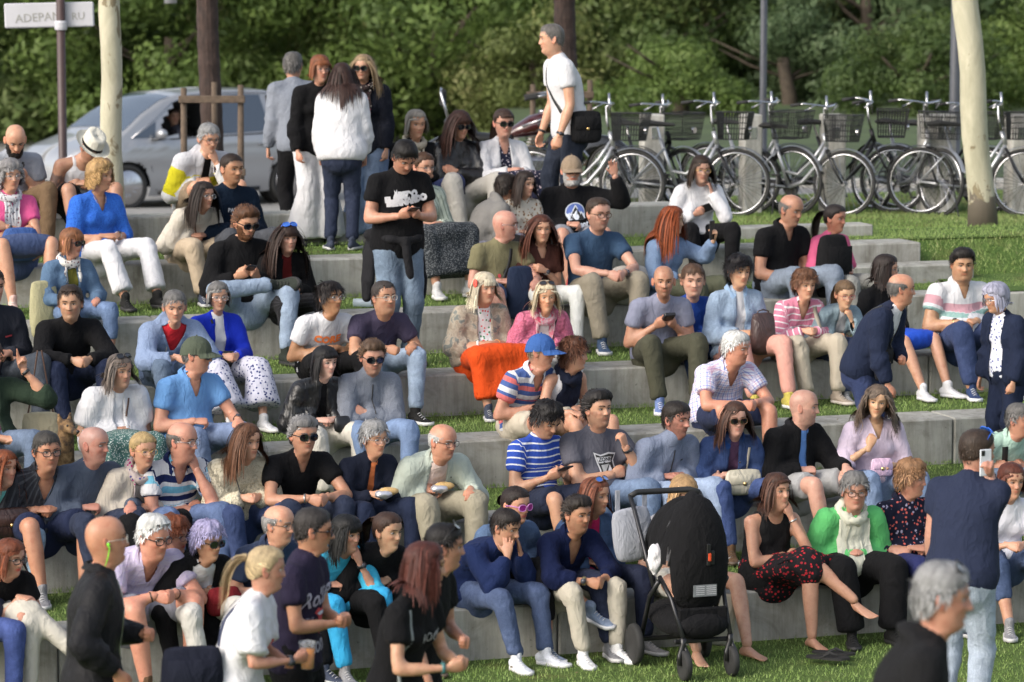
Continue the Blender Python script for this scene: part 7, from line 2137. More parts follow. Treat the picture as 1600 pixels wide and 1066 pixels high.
P('young woman with black shag hair in a black leather jacket and cream trousers', (508, 566), 'E', yaw=26, look=38, fem=1, hair='long', hlen=.22, hc=(.010, .009, .010), bangs=.55, top=('jacket', BLK, 'leather'), opening=(.02, .04), inner=('tee', BLK), bottom=('trousers', K(215, 210, 198)), bease=.024, L='lap', R='lap', skin=(.55, .36, .29), wrk=.009, extra=[strip_on('zip', [(.02, .06), (.03, .3)], .003, M_METAL),
 lapbag('black compact camera on the lap of the woman in the leather jacket', M_BLACKP, .12, .08, .06, (.08, -.30, .20), 'camera', 'camera', False)])
P('man with sunglasses and goatee in a grey quarter zip, arms folded', (582, 558), 'E', yaw=22, look=16, pitch=10, hair='quiff', hthick=.010, hc=(.085, .05, .03), stubble=.8, glasses=('sun', 'black'), top=('sweater', K(128, 134, 146), 'melange'), hi=1, bottom=('trousers', K(110, 150, 205), DN), L='cross', R='cross', k=1.0, skin=(.46, .25, .18), extra=[strip_on('zip', [(0, .0), (0, .13)], .003, STR_BLK)])
P('man in a blue cap and white polo with red and blue bands looking right', (845, 550), 'E', yaw=38, look=68, hair='crop', hc=(.2, .15, .1), cap=('ball', K(62, 100, 165)), top=('polo', (.57, .57, .59), 'bands2', K(80, 105, 165), K(225, 120, 120)), v=.13, bottom=('shorts', K(200, 190, 172)), L='lap', R='lap', skin=(.48, .24, .18), k=1.02, collar=(.7, .7, .72), extra=[strip_on('bag_strap', [(.05, .12), (.03, .2), (.02, .3)], .005, STR_BLK)])
P('woman with auburn short bob, navy sweater over her shoulders and sleeveless white top', (897, 554), 'E', yaw=40, look=76, fem=1, hair='puffy', hlen=.08, hthick=.022, hc=(.09, .035, .018), glasses=('sun', 'black', 'up'), top=('tank', (.57, .57, .59)), bottom=('shorts', K(150, 120, 100)), L='lap', R='knee', skin=(.48, .26, .18), fat=.3, extra=[scarf((.018, .022, .04), ends=.2, fat=.040, wide=.10)])
P('white haired old man in a blue and white checked short sleeved shirt', (1150, 548), 'E', yaw=28, look=56, pitch=6, hair='short', hthick=.016, hc=H_WHT, top=('shirt', (.68, .68, .76), 'plaid', K(110, 130, 210), K(200, 120, 160)), v=.11, bottom=('shorts', K(48, 56, 85)), leglen=.9, L='between', R='between', fat=.5, k=1.02, skin=(.50, .24, .17))
P('man at the right edge in a pale green polo with a black strap', (1592, 660), 'F', yaw=18, look=50, hair='short', hc=(.13, .125, .12), top=('polo', K(180, 210, 195)), bottom=('trousers', JEAN, DN), L='lap', R='lap', fat=.4, skin=(.44, .22, .15), extra=[strap_loop('bag_strap', -1, .02, STR_BLK)])
# ---------------- row F
P('woman with long red hair, white cardigan over turquoise top and pale jeans', (6, 735), 'F', yaw=26, look=50, fem=1, hair='long', hlen=.36, hc=(.20, .055, .02), top=('cardigan', (.66, .66, .68)), inner=('tee', K(130, 215, 210)), bottom=('trousers', K(140, 185, 215), DN), L='lap', R='lap', fat=.3, maxlean=30, kmin=.84, extra=[lapbag('dark brown leather handbag on the lap of the red haired woman', leather((.045, .022, .018)), .28, .14, .10, (.04, -.26, .21))])
P('man with black glasses in a dark striped open shirt and navy shorts', (73, 705), 'F', yaw=26, look=28, hair='short', hc=(.05, .045, .04), glasses=('thick', 'black'), top=('shirt', K(56, 58, 64), 'pinstripes', K(85, 88, 95)), sleeve=1.4, v=.17, bottom=('shorts', K(40, 48, 75)), L='lap', R='lap', fat=.5, stubble=.3, skin=(.46, .23, .16), wrist={1: ('watch', (.6, .6, .6), 1.)})
P('man with shaved grey hair in a blue grey long sleeved top, looking right', (147, 695), 'F', yaw=34, look=62, hair='shaved', shave=.6, hc=(.22, .22, .22), top=('long', K(84, 94, 112)), bottom=('trousers', JEAND, DN), L='knee', R='lap', skin=(.47, .24, .175), stubble=.2, fat=.3)
P('blond woman with glasses, cream jacket and floral scarf', (224, 704), 'F', yaw=30, look=34, fem=1, hair='pony', hlen=.12, tiez=-.03, hc=(.45, .32, .15), glasses=('clear', 'gold'), top=('jacket', K(215, 205, 190)), inner=('tee', K(200, 190, 180)), bottom=('trousers', BLK), L='lap', R='lap', skin=(.47, .26, .18), extra=[scarf((.45, .38, .36), 'floral', (.35, .02, .15), (.05, .05, .2), ends=.25)])
P('bald man with glasses in a blue and white banded polo, hand on his chin', (285, 690), 'F', yaw=30, look=62, hair='ring', hc=(.10, .09, .08), glasses=('clear', 'steel'), top=('polo', (.57, .57, .59), 'bands', K(30, 42, 88), K(125, 195, 230)), v=.12, bottom=('trousers', K(80, 115, 175), DN), L='mouth', R='cross', fat=.4, skin=(.45, .225, .16), collar=K(30, 42, 88), k=1.03)
P('woman with long brown hair in a chunky cream knit sweater', (386, 690), 'F', yaw=26, look=40, fem=1, hair='long', hlen=.34, hc=(.11, .048, .024), top=('sweater', K(222, 212, 186), 'knit'), ease=.032, bottom=('trousers', K(40, 70, 130), DN), L='clasp', R='clasp', k=1.02, skin=(.50, .28, .20), extra=[strap_loop('bag_strap', -1, .003, STR_BLK)])
P('man with grey hair and sunglasses in a tight black tee, hands clasped', (474, 680), 'F', yaw=26, look=26, pitch=4, hair='quiff', hthick=.011, hc=(.17, .165, .165), glasses=('sun', 'black'), top=('tee', BLK), v=.07, bottom=('trousers', JEAND, DN), L='between', R='between', k=1.05, skin=(.45, .235, .165), wrist={-1: ('bracelet', (.5, .5, .5), 1.)}, stubble=.15)
P('woman with short grey hair and glasses in a navy cardigan over orange', (585, 686), 'F', yaw=28, look=38, fem=1, hair='short', hlen=.045, hthick=.018, hc=(.28, .28, .28), glasses=('clear', 'steel'), top=('cardigan', (.014, .017, .03)), inner=('tee', (.75, .22, .08)), opening=(.018, .03), bottom=('trousers', NAVY), L='clasp', R='clasp', skin=(.47, .25, .175), reach=.5)
P('old balding man in a pale green jacket over a pink polo shirt', (692, 690), 'F', yaw=26, look=46, pitch=8, hair='ring', hc=(.45, .45, .43), glasses=('clear', 'black'), top=('jacket', K(190, 200, 188)), inner=('tee', K(232, 200, 190)), opening=(.06, .06), bottom=('trousers', K(165, 158, 138)), bease=.022, L='knee', R='lap', fat=.45, skin=(.47, .235, .165), collar=K(190, 200, 188), extra=[buttons(M_BLACKP, .10, .06, .2, 2, .005)])
P('young black haired man in a white striped blue tee typing on a phone', (854, 652), 'F', yaw=36, look=40, pitch=26, hair='puffy', hlen=.05, hc=(.010, .008, .008), top=('tee', K(55, 85, 180), 'stripes', (.6, .62, .65)), bottom=('shorts', (.02, .025, .045)), leglen=.92, L='phone', R='phone', stubble=.35, skin=(.42, .225, .15), k=1.0, extra=[phone((1, -1), 'black phone held by the young man in the blue striped tee')])
P('man with black quiff and beard in a charcoal zone tee, fist raised by his chin', (934, 628), 'F', yaw=24, look=36, pitch=-3, hair='quiff', hc=(.016, .013, .012), stubble=.7, top=('tee', K(98, 98, 108)), bottom=('trousers', K(105, 140, 185), DN), bease=.018, R='cross', L=((.13, .20, -.02), 'curl', (-.15, .05, 1), (-.5, .8, 0), (.6, -.3, -1)), fat=.55, k=1.05, skin=(.47, .25, .18), wrist={1: ('watch', (.02, .02, .02))},
 extra=[outline_print([[(-1, 1), (-.4, .8), (.3, .95), (1, .8), (.75, .3), (1, -.9), (.2, -.6), (-.5, -1.0), (-.6, -.2)]], 'chest_print', MW, .03, .215, .085), outline_print([[(-.85, .85), (-.4, .68), (.3, .82), (.85, .7), (.6, .28), (.85, -.7), (.2, -.45), (-.4, -.8), (-.48, -.2)]], 'chest_print', MK, .03, .215, .085, lift=.005), outline_print([[(-.75, .62), (.55, .62), (.45, .2), (-.6, .2)]], 'chest_print', MW, .03, .215, .085, lift=.0065), text_print('ZONE', MK, .025, .178, .034, bold=.001, lift=.009), outline_print([[(-.4, .05), (.3, .1), (-.3, -.6)]], 'chest_print', MGRYP, .03, .215, .085, lift=.0065), outline_print([[(.35, .05), (.6, -.55), (.1, -.35)]], 'chest_print', MW, .03, .215, .085, lift=.0065)])
P('man with dark beard in a grey quarter zip sweater and pale jeans', (1057, 656), 'F', yaw=30, look=46, hair='short', hc=(.020, .015, .012), stubble=.85, top=('sweater', K(128, 138, 160), 'melange'), hi=1, bottom=('trousers', K(150, 180, 225), DN), L='lap', R='lap', k=1.03, skin=(.43, .22, .15), extra=[strip_on('zip', [(0, .0), (0, .15)], .003, STR_BLK), outline_print([[(-1, -.5), (1, -.5), (1, .5), (-1, .5)]], 'chest_print', MK, .07, .12, .010)])
P('woman with long brown hair and brown sunglasses in a dark denim jacket', (1149, 655), 'F', yaw=16, look=12, fem=1, hair='long', hlen=.30, hc=(.060, .028, .018), glasses=('sun', 'brown'), top=('jacket', K(48, 82, 145), DN), opening=(.03, .04), inner=('tee', (.08, .04, .08)), sleeve=1.6, bottom=('trousers', K(40, 78, 150), DN), L='lap', R='lap', k=1.0, skin=(.55, .33, .25), collar=K(48, 82, 145), wrist={1: ('watch', (.05, .08, .2))}, extra=[strip_on('bag_strap', [(.11, .02), (.10, .2), (.09, .34)], .008, STR_CRM), buttons(M_METAL, .045, .1, .36, 4, .006),
 lapbag('cream crossbody bag on the lap of the woman in the dark denim jacket', leather(K(205, 198, 178)), .26, .13, .08, (.04, -.24, .20))])
P('bearded shaved headed man in a black jacket over a light blue tee', (1256, 636), 'F', yaw=38, look=72, hair='shaved', shave=.5, hc=(.06, .05, .045), stubble=.7, top=('jacket', BLK), opening=(.025, .07), inner=('tee', K(110, 155, 225)), hi=0, bottom=('shorts', K(170, 170, 170)), L='knee', R='lap', fat=.4, k=1.02, skin=(.52, .29, .22), collar=(.014, .014, .016))
P('woman with long wavy grey brown hair in a lavender blouse touching her hair', (1371, 628), 'F', yaw=14, look=-8, roll=6, fem=1, hair='long', hlen=.34, curl=.010, vol=1.6, hc=(.13, .095, .07), top=('blouse', K(222, 205, 235)), v=.10, sleeve=1.35, bottom=('trousers', K(120, 155, 205), DN), R=((-.10, .18, -.08), 'curl', (.1, .1, 1), (.3, .9, 0), (-.6, -.3, -1)), L='lap', k=1.02, skin=(.50, .29, .20), extra=[lapbag('small pink bag on the lap of the woman in the lavender blouse', leather(K(225, 190, 215)), .16, .10, .05, (-.02, -.21, .24))])
# ---------------- row G
P('woman with red hair and glasses in a black antler print tee at the left edge', (16, 872), 'G', yaw=30, look=52, pitch=8, fem=1, hair='bob', hlen=.20, hc=(.16, .045, .02), glasses=('thick', 'black'), lips=(.5, .03, .03), top=('tee', BLK), bottom=('trousers', K(205, 200, 188)), legs='cross', cs=-1, L='knee', R='knee', fat=.3, extra=[text_print('RESA', MW, .02, .17, .075, rot=.2, bold=.003), outline_print([[(-1, .3), (-.9, .1), (-.2, -.5), (0, -1), (.2, -.5), (.9, .2), (.8, 1.2), (.7, .3), (.1, -.3), (-.2, -.25), (-.8, .3)]], 'chest_print', MW, .02, .245, .05)])
P('person in blue jeans and dark top cut by the bottom left corner', (-52, 905), 'G', yaw=34, look=40, hair='short', hc=H_DBR, top=('long', (.03, .035, .06)), bottom=('trousers', K(40, 80, 170), DN), k=1.0, back=.05, lean=12)
P('white haired smiling man with black glasses in a pale purple short sleeved shirt', (240, 840), 'G', yaw=34, look=46, pitch=10, hair='short', hthick=.018, recede=.3, hc=H_WHT, glasses=('thick', 'black'), top=('shirt', K(210, 200, 230), 'plaid', K(195, 180, 222), K(205, 190, 228)), v=.10, bottom=('shorts', K(160, 160, 172)), L='between', R='between', fat=.8, k=1.08, skin=(.52, .25, .18), wrist={-1: ('bracelet', (.05, .03, .02)), 1: ('bracelet', (.08, .03, .02))}, reach=.46)
P('auburn haired woman in black clapping behind the white haired man in purple', (271, 838), 'G', yaw=36, look=62, pitch=4, fem=1, hair='puffy', hlen=.06, hc=(.16, .045, .018), glasses=('clear', 'black'), lips=(.45, .05, .05), top=('jacket', BLK), inner=('tee', (.03, .03, .10), 'dots', (.4, .4, .5)), bottom=('trousers', BLK), back=.34, L=((.05, .22, -.12), 'flat', (-.3, -.1, 1), (-1, .2, 0)), R='lap', k=.92, skin=(.50, .26, .18))
P('woman with short lilac hair and sunglasses in a black cardigan over a white tee', (325, 852), 'G', yaw=30, look=46, fem=1, hair='puffy', hlen=.05, hthick=.024, hc=H_PUR, glasses=('sun', 'black'), top=('cardigan', BLK), sleeve=.9, inner=('tee', (.57, .57, .59)), opening=(.075, .03), bottom=('trousers', K(215, 212, 205)), L='lap', R='lap', k=.98, skin=(.46, .24, .165), wrist={1: ('watch', (.6, .45, .2), 1.)}, extra=[outline_print([[(-.6, -1), (.6, -1), (.3, .3), (0, 1), (-.3, .2)]], 'chest_print', MR, .03, .22, .035, lift=.02), lapbag('dark red bag on the lap of the lilac haired woman', cloth((.18, .015, .02)), .22, .12, .10, (.12, -.26, .18))])
P('grey haired man with glasses partly hidden behind the sunglasses man', (436, 820), 'G', yaw=36, look=58, hair='ring', hthick=.012, hc=(.25, .24, .23), glasses=('clear', 'black'), top=('polo', K(60, 70, 95)), bottom=('trousers', BLK), k=1.0, L='lap', R='lap')
P('woman with black fringe in bright turquoise clothes, hand at her mouth', (541, 850), 'G', yaw=34, look=50, fem=1, hair='bob', hlen=.24, hc=(.008, .008, .008), bangs=.75, top=('blouse', K(70, 185, 225)), sleeve=1.3, bottom=('trousers', K(60, 170, 225)), L='mouth', R='lap', k=.98, skin=(.44, .24, .165), wrist={1: ('watch', (.02, .02, .02))})
P('dark haired young woman with high ponytail in black near the cream knit row', (606, 832), 'G', yaw=34, look=48, fem=1, hair='pony', tiez=.06, hlen=.40, hc=(.050, .026, .018), top=('long', BLK), bottom=('trousers', BLK), k=.98, skin=(.48, .28, .20), L='lap', R='lap')
P('man in a navy sweater and jeans holding his face in both hands', (790, 832), 'G', yaw=44, look=56, pitch=14, hair='short', hc=(.018, .013, .011), top=('sweater', K(28, 42, 82)), bottom=('trousers', K(70, 98, 150), DN), L='face', R='face', lean=36, k=1.05, skin=(.47, .245, .175), shoes=('sneaker', (.62, .64, .7), (.65, .65, .66)), reach=.54)
P('woman in pink mirrored sunglasses behind the man holding his face', (806, 790), 'G', yaw=30, look=44, fem=1, hair='bun', hc=(.022, .014, .012), glasses=('sunpink', 'pink'), lips=(.4, .05, .06), top=('jacket', K(85, 120, 165), DN), inner=('tee', WHT), bottom=('capri', BLK), legs='cross', cs=-1, back=.36, k=1.0, shoes=('sneaker', K(150, 165, 190), (.66, .66, .68)), L='lap', R='lap')
P('dark haired man with stubble in an open navy shirt and cream trousers', (902, 804), 'G', yaw=32, look=40, pitch=4, hair='quiff', hthick=.010, hc=(.022, .016, .013), stubble=.6, top=('shirt', K(26, 34, 66)), sleeve=1.7, v=.20, vs=.3, bottom=('trousers', K(195, 188, 172)), L='between', R='between', lean=26, k=1.03, skin=(.42, .215, .145), wrist={-1: ('watch', (.6, .5, .25), 1.)}, shoes=('sneaker', (.66, .66, .66), (.7, .7, .7)), extra=[strip_on('hanging_sunglasses', [(-.02, .20), (.02, .21), (.025, .25)], .014, M_LENS)])
P('woman with red brown hair, sunglasses on her head, denim shirt over magenta top', (930, 775), 'G', yaw=34, look=50, pitch=2, fem=1, hair='long', hlen=.30, hc=(.17, .055, .028), glasses=('sunblue', 'brown', 'up'), top=('jacket', K(75, 115, 170), DN), inner=('tee', (.45, .02, .10)), opening=(.045, .03), bottom=('trousers', K(38, 50, 85), DN), back=.34, L='lap', R='lap', k=1.0, skin=(.47, .26, .18))
P('blond woman mostly hidden behind the black pushchair with bare legs', (1068, 772), 'G', yaw=26, look=20, pitch=20, fem=1, hair='bob', hlen=.2, hc=(.40, .25, .12), top=('tee', (.3, .3, .32)), bottom=('shorts', (.6, .58, .52)), leglen=.55, shoes=('bare',), k=1.02, reach=.62, splay=.4, knees=.16, skin=(.52, .31, .23), L='lap', R='lap')
P('woman in black top and red patterned skirt, legs crossed, finger on her lips', (1214, 768), 'G', yaw=24, look=36, pitch=-4, fem=1, hair='long', hlen=.26, hc=(.060, .026, .016), bangs=.3, top=('tank', (.014, .014, .015)), bottom=('skirt', (.018, .016, .018), 'floral', (.5, .03, .04), (.35, .03, .04)), leglen=1.02, legs='cross', cs=-1, shoes=('bare',), L='mouth', R='cross', k=1.06, fat=.5, skin=(.50, .27, .195), wrist={1: ('bracelet', (.6, .6, .6), 1.)}, lean=14)
P('woman in a bright green shirt and cream scarf with glasses, looking at the camera', (1335, 768), 'G', yaw=16, look=4, fem=1, hair='short', hlen=.05, hthick=.020, hc=(.17, .165, .16), glasses=('thick', 'brown'), top=('shirt', K(105, 200, 120)), sleeve=1.35, ease=.024, bottom=('trousers', BLK), bease=.028, flare=.2, L='lap', R='lap', fat=1.0, k=1.0, skin=(.50, .27, .20), shoes=('shoe', (.02, .02, .02), (.02, .02, .02)), extra=[scarf(K(238, 230, 205), ends=.30, fat=.040, wide=.13)])
P('woman with short coppery hair in a dark blouse with bright eye and shell prints', (1424, 748), 'G', yaw=30, look=64, fem=1, hair='puffy', hlen=.05, hthick=.020, hc=(.26, .14, .07), top=('shirt', (.014, .015, .03), 'floral', (.55, .12, .10), (.35, .32, .45)), sleeve=1.3, bottom=('trousers', K(45, 50, 95)), L='lap', R='lap', fat=.5, k=1.0, skin=(.47, .25, .175))
P('red haired woman in a white shirt mostly hidden behind the man on the phone', (1580, 752), 'G', yaw=10, look=20, fem=1, hair='long', hlen=.2, hc=(.10, .03, .018), top=('shirt', (.68, .68, .74)), sleeve=1.0, bottom=('capri', K(60, 90, 140), DN), k=1.0, reach=.6)
# ---------------- standing in the foreground
P('bald man in a black jacket with clear glasses and a green earpiece in the foreground', (166, 845), Y=14.9, z=0, yaw=96, look=104, pitch=-3, hair='bald', glasses=('clear', 'clear'), top=('jacket', (.017, .017, .019), 'satin'), open=False, bottom=('trousers', BLK), hem=-.1, k=None, collar=(.02, .02, .022), skin=(.46, .23, .165), L='belly', R=((-.22, .08, -.44), 'relax', (0, -.3, -1), (1, 0, 0), (-.8, 1, 0)), lean=4, extra=[strip_on('zip', [(0, .02), (0, .4)], .004, M_METAL)])
P('woman with blond and black ponytail in a white tee holding a beer cup', (416, 890), Y=15.0, z=0, yaw=82, look=96, fem=1, hair='pony', tiez=.06, hlen=.34, hc=(.50, .38, .22), top=('tee', (.66, .66, .68)), sleeve=.8, ease=.03, bottom=('trousers', (.35, .36, .38)), k=None, R='hold', L='belly', skin=(.45, .24, .165), wrist={-1: ('watch', (.05, .05, .06))}, extra=[strip_on('bag_strap', [(-.10, .02), (-.09, .14), (-.085, .26)], .016, simple('navy_strap', (.03, .04, .09), .6), back=True), outline_print([[(-1, -.6), (1, -.8), (1.1, .4), (-.7, .8)]], 'chest_print', MR, .02, .24, .05)])
P('man with cropped dark hair and sunglasses in a faded Rolling Stones tee', (489, 830), Y=15.6, z=0, yaw=72, look=94, hair='crop', hthick=.010, hc=(.035, .030, .028), glasses=('sun', 'black'), top=('tee', K(50, 45, 65)), hem=-.12, bottom=('trousers', BLK), k=None, skin=(.46, .235, .165), L='belly', R='belly', lean=6, stubble=.3, neck=.02,
 extra=[text_print('Rolling', simple('faded_white_print', (.40, .38, .46), .8), -.005, .20, .115, rot=.12, shear=.25, bold=.002), text_print('Stones', simple('faded_white_print', (.40, .38, .46), .8), .01, .44, .11, rot=.06, shear=.2, bold=.002), text_print('THE', simple('faded_white_print', (.40, .38, .46), .8), -.09, .31, .035),
   outline_print([[(-1, .55), (-.5, .95), (-.1, .75), (.2, .75), (.6, .95), (1, .5), (.7, .3), (.75, -.5), (.45, -1.25), (.1, -1.35), (-.2, -1.0), (-.35, -.3), (-.5, .25)]], 'chest_print', MR, .01, .31, .062), outline_print([[(-.7, .5), (-.2, .62), (.7, .55), (.6, .3), (-.4, .28)]], 'chest_print', simple('pale_print', (.6, .64, .70), .7), .01, .31, .062, lift=.007), outline_print([[(-.05, -.1), (.12, -.1), (.25, -.9), (.12, -.95)]], 'chest_print', simple('pink_print', (.5, .25, .3), .7), .01, .31, .062, lift=.007)])
P('smiling woman with long dark red hair in a black tee in the foreground', (664, 885), Y=14.6, z=0, yaw=62, look=92, fem=1, hair='long', hlen=.26, hc=(.075, .022, .016), top=('tee', BLK), bottom=('trousers', BLK), k=None, L='hold', R='hold', skin=(.48, .26, .18), wrist={-1: ('bands', (.05, .15, .15)), 1: ('bands', (.02, .02, .02))}, hem=-.1, extra=[text_print('ROCK', MGRYP, .04, .2, .06), strip_on('bag_strap', [(-.12, .02), (-.12, .2), (-.10, .45)], .008, simple('grey_strap', (.25, .27, .28), .6))])
P('dark haired person with sunglasses on the head behind the red haired woman in black', (694, 855), Y=15.4, z=0, yaw=70, look=95, hair='short', hc=(.012, .010, .010), glasses=('sun', 'black', 'up'), top=('tee', BLK), bottom=('trousers', BLK), k=None, skin=(.44, .23, .16), L='belly', R='down', hem=-.12)
P('man in navy tee and pale jeans phoning with his back turned', (1527, 706), Y=17.3, z=0, yaw=150, look=112, pitch=4, hair='crop', hthick=.010, hc=(.045, .030, .022), glasses=('sunblue', 'blue', 'up'), top=('tee', (.018, .024, .05)), hem=-.13, fat=.45, bottom=('trousers', K(175, 195, 220), DN), k=None, L='down', R='ear', phoneside=1, skin=(.46, .245, .175), shoes=('sneaker', (.5, .3, .2), (.6, .6, .6)), wrist={-1: ('watch', (.05, .05, .05))}, extra=[phone((-1,), 'white and black phone held to the ear of the man in the navy tee', (.55, .58, .62), up=(0, 0, 1))])
P('grey haired man in a black hooded jacket at the bottom right, closest to the camera', (1472, 935), Y=11.6, z=.30, yaw=84, look=84, hair='short', hthick=.016, hc=(.26, .26, .26), top=('jacket', (.013, .013, .014)), open=False, hood=1, bottom=('trousers', BLK), k=None, skin=(.46, .225, .16), L='down', R='down', glasses=('sun', 'black', 'up'), hs=1.02)
P('driver seen through the side window of the silver car', (272, 182), Y=45.2, z=.55, yaw=-70, look=20, hair='short', hc=H_DBR, top=('tee', (.08, .08, .1)), bottom=('trousers', BLK), k=1.0, L='down', R='down')
def _soft(c, f=.35):
 m = sum(c) / 3; return tuple((x + (m - x) * f) * .88 for x in c)
for sp in PS:
 b_ = sp.get('bottom')
 if b_ and len(b_) > 2 and b_[2] == 'denim': sp['bottom'] = (b_[0], _soft(b_[1]), 'denim')
 t_ = sp['top']
 if len(t_) > 2 and t_[2] == 'denim': sp['top'] = (t_[0], _soft(t_[1], .25), 'denim')
 if sp.get('k', 1) is None: del sp['k']; sp['kmin'] = .80; sp['kmax'] = 1.2
 stage1(sp)
rm_eval()
for sp in PS:
 if abs(sp['err'][0]) + abs(sp['err'][1]) > 4 or sp['kk'] < .89 or sp['kk'] > 1.09: print('FIT', sp['label'][:40], sp['err'], round(sp['kk'], 2), round(sp.get('lean', 0)))
 stage2(sp)
# ================================================================== bicycles, motorcycle, car, pushchair and small things
M_ALU = simple('silver_bike_paint', (.42, .43, .45), .3, .6, var=.05)
M_CHROME = simple('chrome', (.50, .50, .52), .2, 1.0, var=.03)
M_TYRE = simple('tyre_rubber', (.022, .022, .022), .8, var=.3)
M_DARKM = simple('dark_metal', (.03, .03, .033), .35, .6, var=.1)
M_BASK = simple('black_wire', (.014, .014, .015), .5)
def ring_pts(c, r, axis='y', n=32, plane=None):
 return [(c[0] + r * math.cos(2 * math.pi * i / n), c[1], c[2] + r * math.sin(2 * math.pi * i / n)) for i in range(n)]
def make_wheel(name, r, spokes=28):
 mb = MB(); mb.tube(ring_pts((0, 0, 0), r, n=36), .019, 0, 8, closed=True)
 ty = mb.mesh('tyre', [M_TYRE], True)
 mb = MB(); mb.tube(ring_pts((0, 0, 0), r - .026, n=36), .012, 0, 6, closed=True)
 rim = mb.mesh('rim', [M_CHROME], True)
 mb = MB(); mb.tube([(0, -.05, 0), (0, .05, 0)], .022, 0, 10); mb.tube([(0, -.055, 0), (0, .055, 0)], .034, 0, 10) if False else None
 for i in range(spokes):
  a = 2 * math.pi * i / spokes; s = .03 if i % 2 else -.03
  mb.tube([(.02 * math.cos(a + .9), s, .02 * math.sin(a + .9)), ((r - .03) * math.cos(a), 0, (r - .03) * math.sin(a))], .0022, 0, 4, caps=False)
 sp_ = mb.mesh('spokes', [M_CHROME], False)
 return ty, rim, sp_
WR = .335
W_T, W_R, W_S = make_wheel('wheel', WR)
def bike_proto():
 """heading +X, origin on the ground under the front hub"""
 root = empty('bicycle')
 wb = 1.07
 for x in (0, -wb):
  w = obj('wheel', W_T, root, loc=(x, 0, WR + .018)); w.name = 'wheel'
  obj('rim', W_R, w); obj('spokes', W_S, w)
 f = MB(); z0 = WR + .018
 bb = (-.62, 0, .30); hd = (-.245, 0, .88); hd2 = (-.205, 0, .74); st = (-.80, 0, .80)
 f.tube([hd, hd2], .024, 0, 10)
 f.tube([hd2, (-.33, 0, .52), (-.47, 0, .36), bb], .023, 0, 10)
 f.tube([(-.225, 0, .80), (-.36, 0, .60), (-.52, 0, .44), (-.69, 0, .47)], .017, 0, 8)
 f.tube([bb, st], .019, 0, 10)
 for s in (-1, 1):
  f.tube([(bb[0], s * .03, bb[2]), (-wb, s * .06, z0)], .011, 0, 8)
  f.tube([(-.755, s * .02, .70), (-wb, s * .06, z0)], .009, 0, 8)
 f.build('frame', M_ALU, root, smooth=True)
 f = MB();
 for s in (-1, 1): f.tube([(-.195, s * .045, .70), (-.11, s * .05, .52), (0, s * .055, z0)], .012, 0, 8)
 f.tube([(-.195, -.045, .70), (-.195, .045, .70)], .014, 0, 8)
 f.build('fork', M_DARKM, root, smooth=True)
 f = MB(); f.tube([hd, (-.275, 0, .98), (-.285, 0, 1.04), (-.24, 0, 1.06)], .013, 0, 8)
 f.tube([(-.48, -.30, 1.07), (-.34, -.29, 1.09), (-.26, -.14, 1.075), (-.24, 0, 1.06), (-.26, .14, 1.075), (-.34, .29, 1.09), (-.48, .30, 1.07)], .011, 0, 8)
 for s in (-1, 1): f.tube([(-.26, s * .2, 1.075), (-.36, s * .24, 1.03)], .006, 0, 6)
 f.tube([(-.24, 0, 1.0), (-.26, 0, 1.18)], .013, 0, 8); f.V = [Vector((v[0], v[1], v[2] + max(0, min(1, (v[2] - .98) / .06)) * .10)) for v in f.V]; h = f.build('handlebar', M_CHROME, root, smooth=True)
 for s in (-1, 1):
  g = MB(); g.tube([(-.50, s * .30, 1.168), (-.37, s * .292, 1.186)], .017, 0, 8); g.build('grip', M_TYRE, h, smooth=True)
 f = MB(); f.tube([st, (-.835, 0, .92)], .013, 0, 8); f.build('seat_post', M_CHROME, root)
 f = MB(); V, F = loft(np.array([[-.98, 0, .945], [-.90, 0, .955], [-.82, 0, .95], [-.72, 0, .945], [-.66, 0, .94]]), [.085, .095, .06, .028, .02], [.030, .035, .028, .022, .016], Y_, 14); f.add(V, F); f.build('saddle', M_TYRE, root, smooth=True)
 f = MB(); x0, x1, zb, zt = -.17, .10, .80, 1.08
 def rect(z, e): return [(x0 - e * .3, -.14 - e, z), (x1 + e, -.14 - e, z), (x1 + e, .14 + e, z), (x0 - e * .3, .14 + e, z)]
 for i in range(6):
  t = i / 5; f.tube(rect(zb + (zt - zb) * t, .045 * t), .0035 if i < 5 else .006, 0, 4, closed=True)
 for i in range(11):
  y = -.14 + .28 * i / 10; f.tube([(x1, y, zb), (x1 + .045, y * 1.3, zt)], .0042, 0, 4); f.tube([(x0, y, zb), (x0 - .013, y * 1.3, zt)], .0042, 0, 4); f.tube([(x0, y, zb), (x1, y, zb)], .0042, 0, 4)
 for i in range(11):
  x = x0 + (x1 - x0) * i / 10
  for s in (-1, 1): f.tube([(x, s * .14, zb), (x + .02 * i / 10, s * .185, zt)], .0042, 0, 4)
 f.build('basket', M_BASK, root)
 for x, a0, a1 in ((0, .35, 2.6), (-wb, .3, 3.1)):
  f = MB(); V = []; n = 20
  for i in range(n):
   a = a0 + (a1 - a0) * i / (n - 1)
   for y, rr in ((-.028, WR + .030), (0, WR + .042), (.028, WR + .030)): V.append((x + rr * math.cos(a), y, z0 + rr * math.sin(a)))
  f.add(V, [(i * 3 + j, i * 3 + j + 1, i * 3 + j + 4, i * 3 + j + 3) for i in range(n - 1) for j in range(2)]); f.build('mudguard', M_DARKM if x else M_ALU, root, smooth=True)
 f = MB(); f.tube([(bb[0], .05, bb[2]), (bb[0] + .001, .06, bb[2])], .095, 0, 20); f.tube([(bb[0], .065, bb[2]), (bb[0] + .10, .07, bb[2] - .13)], .010, 0, 6); f.tube([(bb[0], -.065, bb[2]), (bb[0] - .10, -.07, bb[2] + .13)], .010, 0, 6)
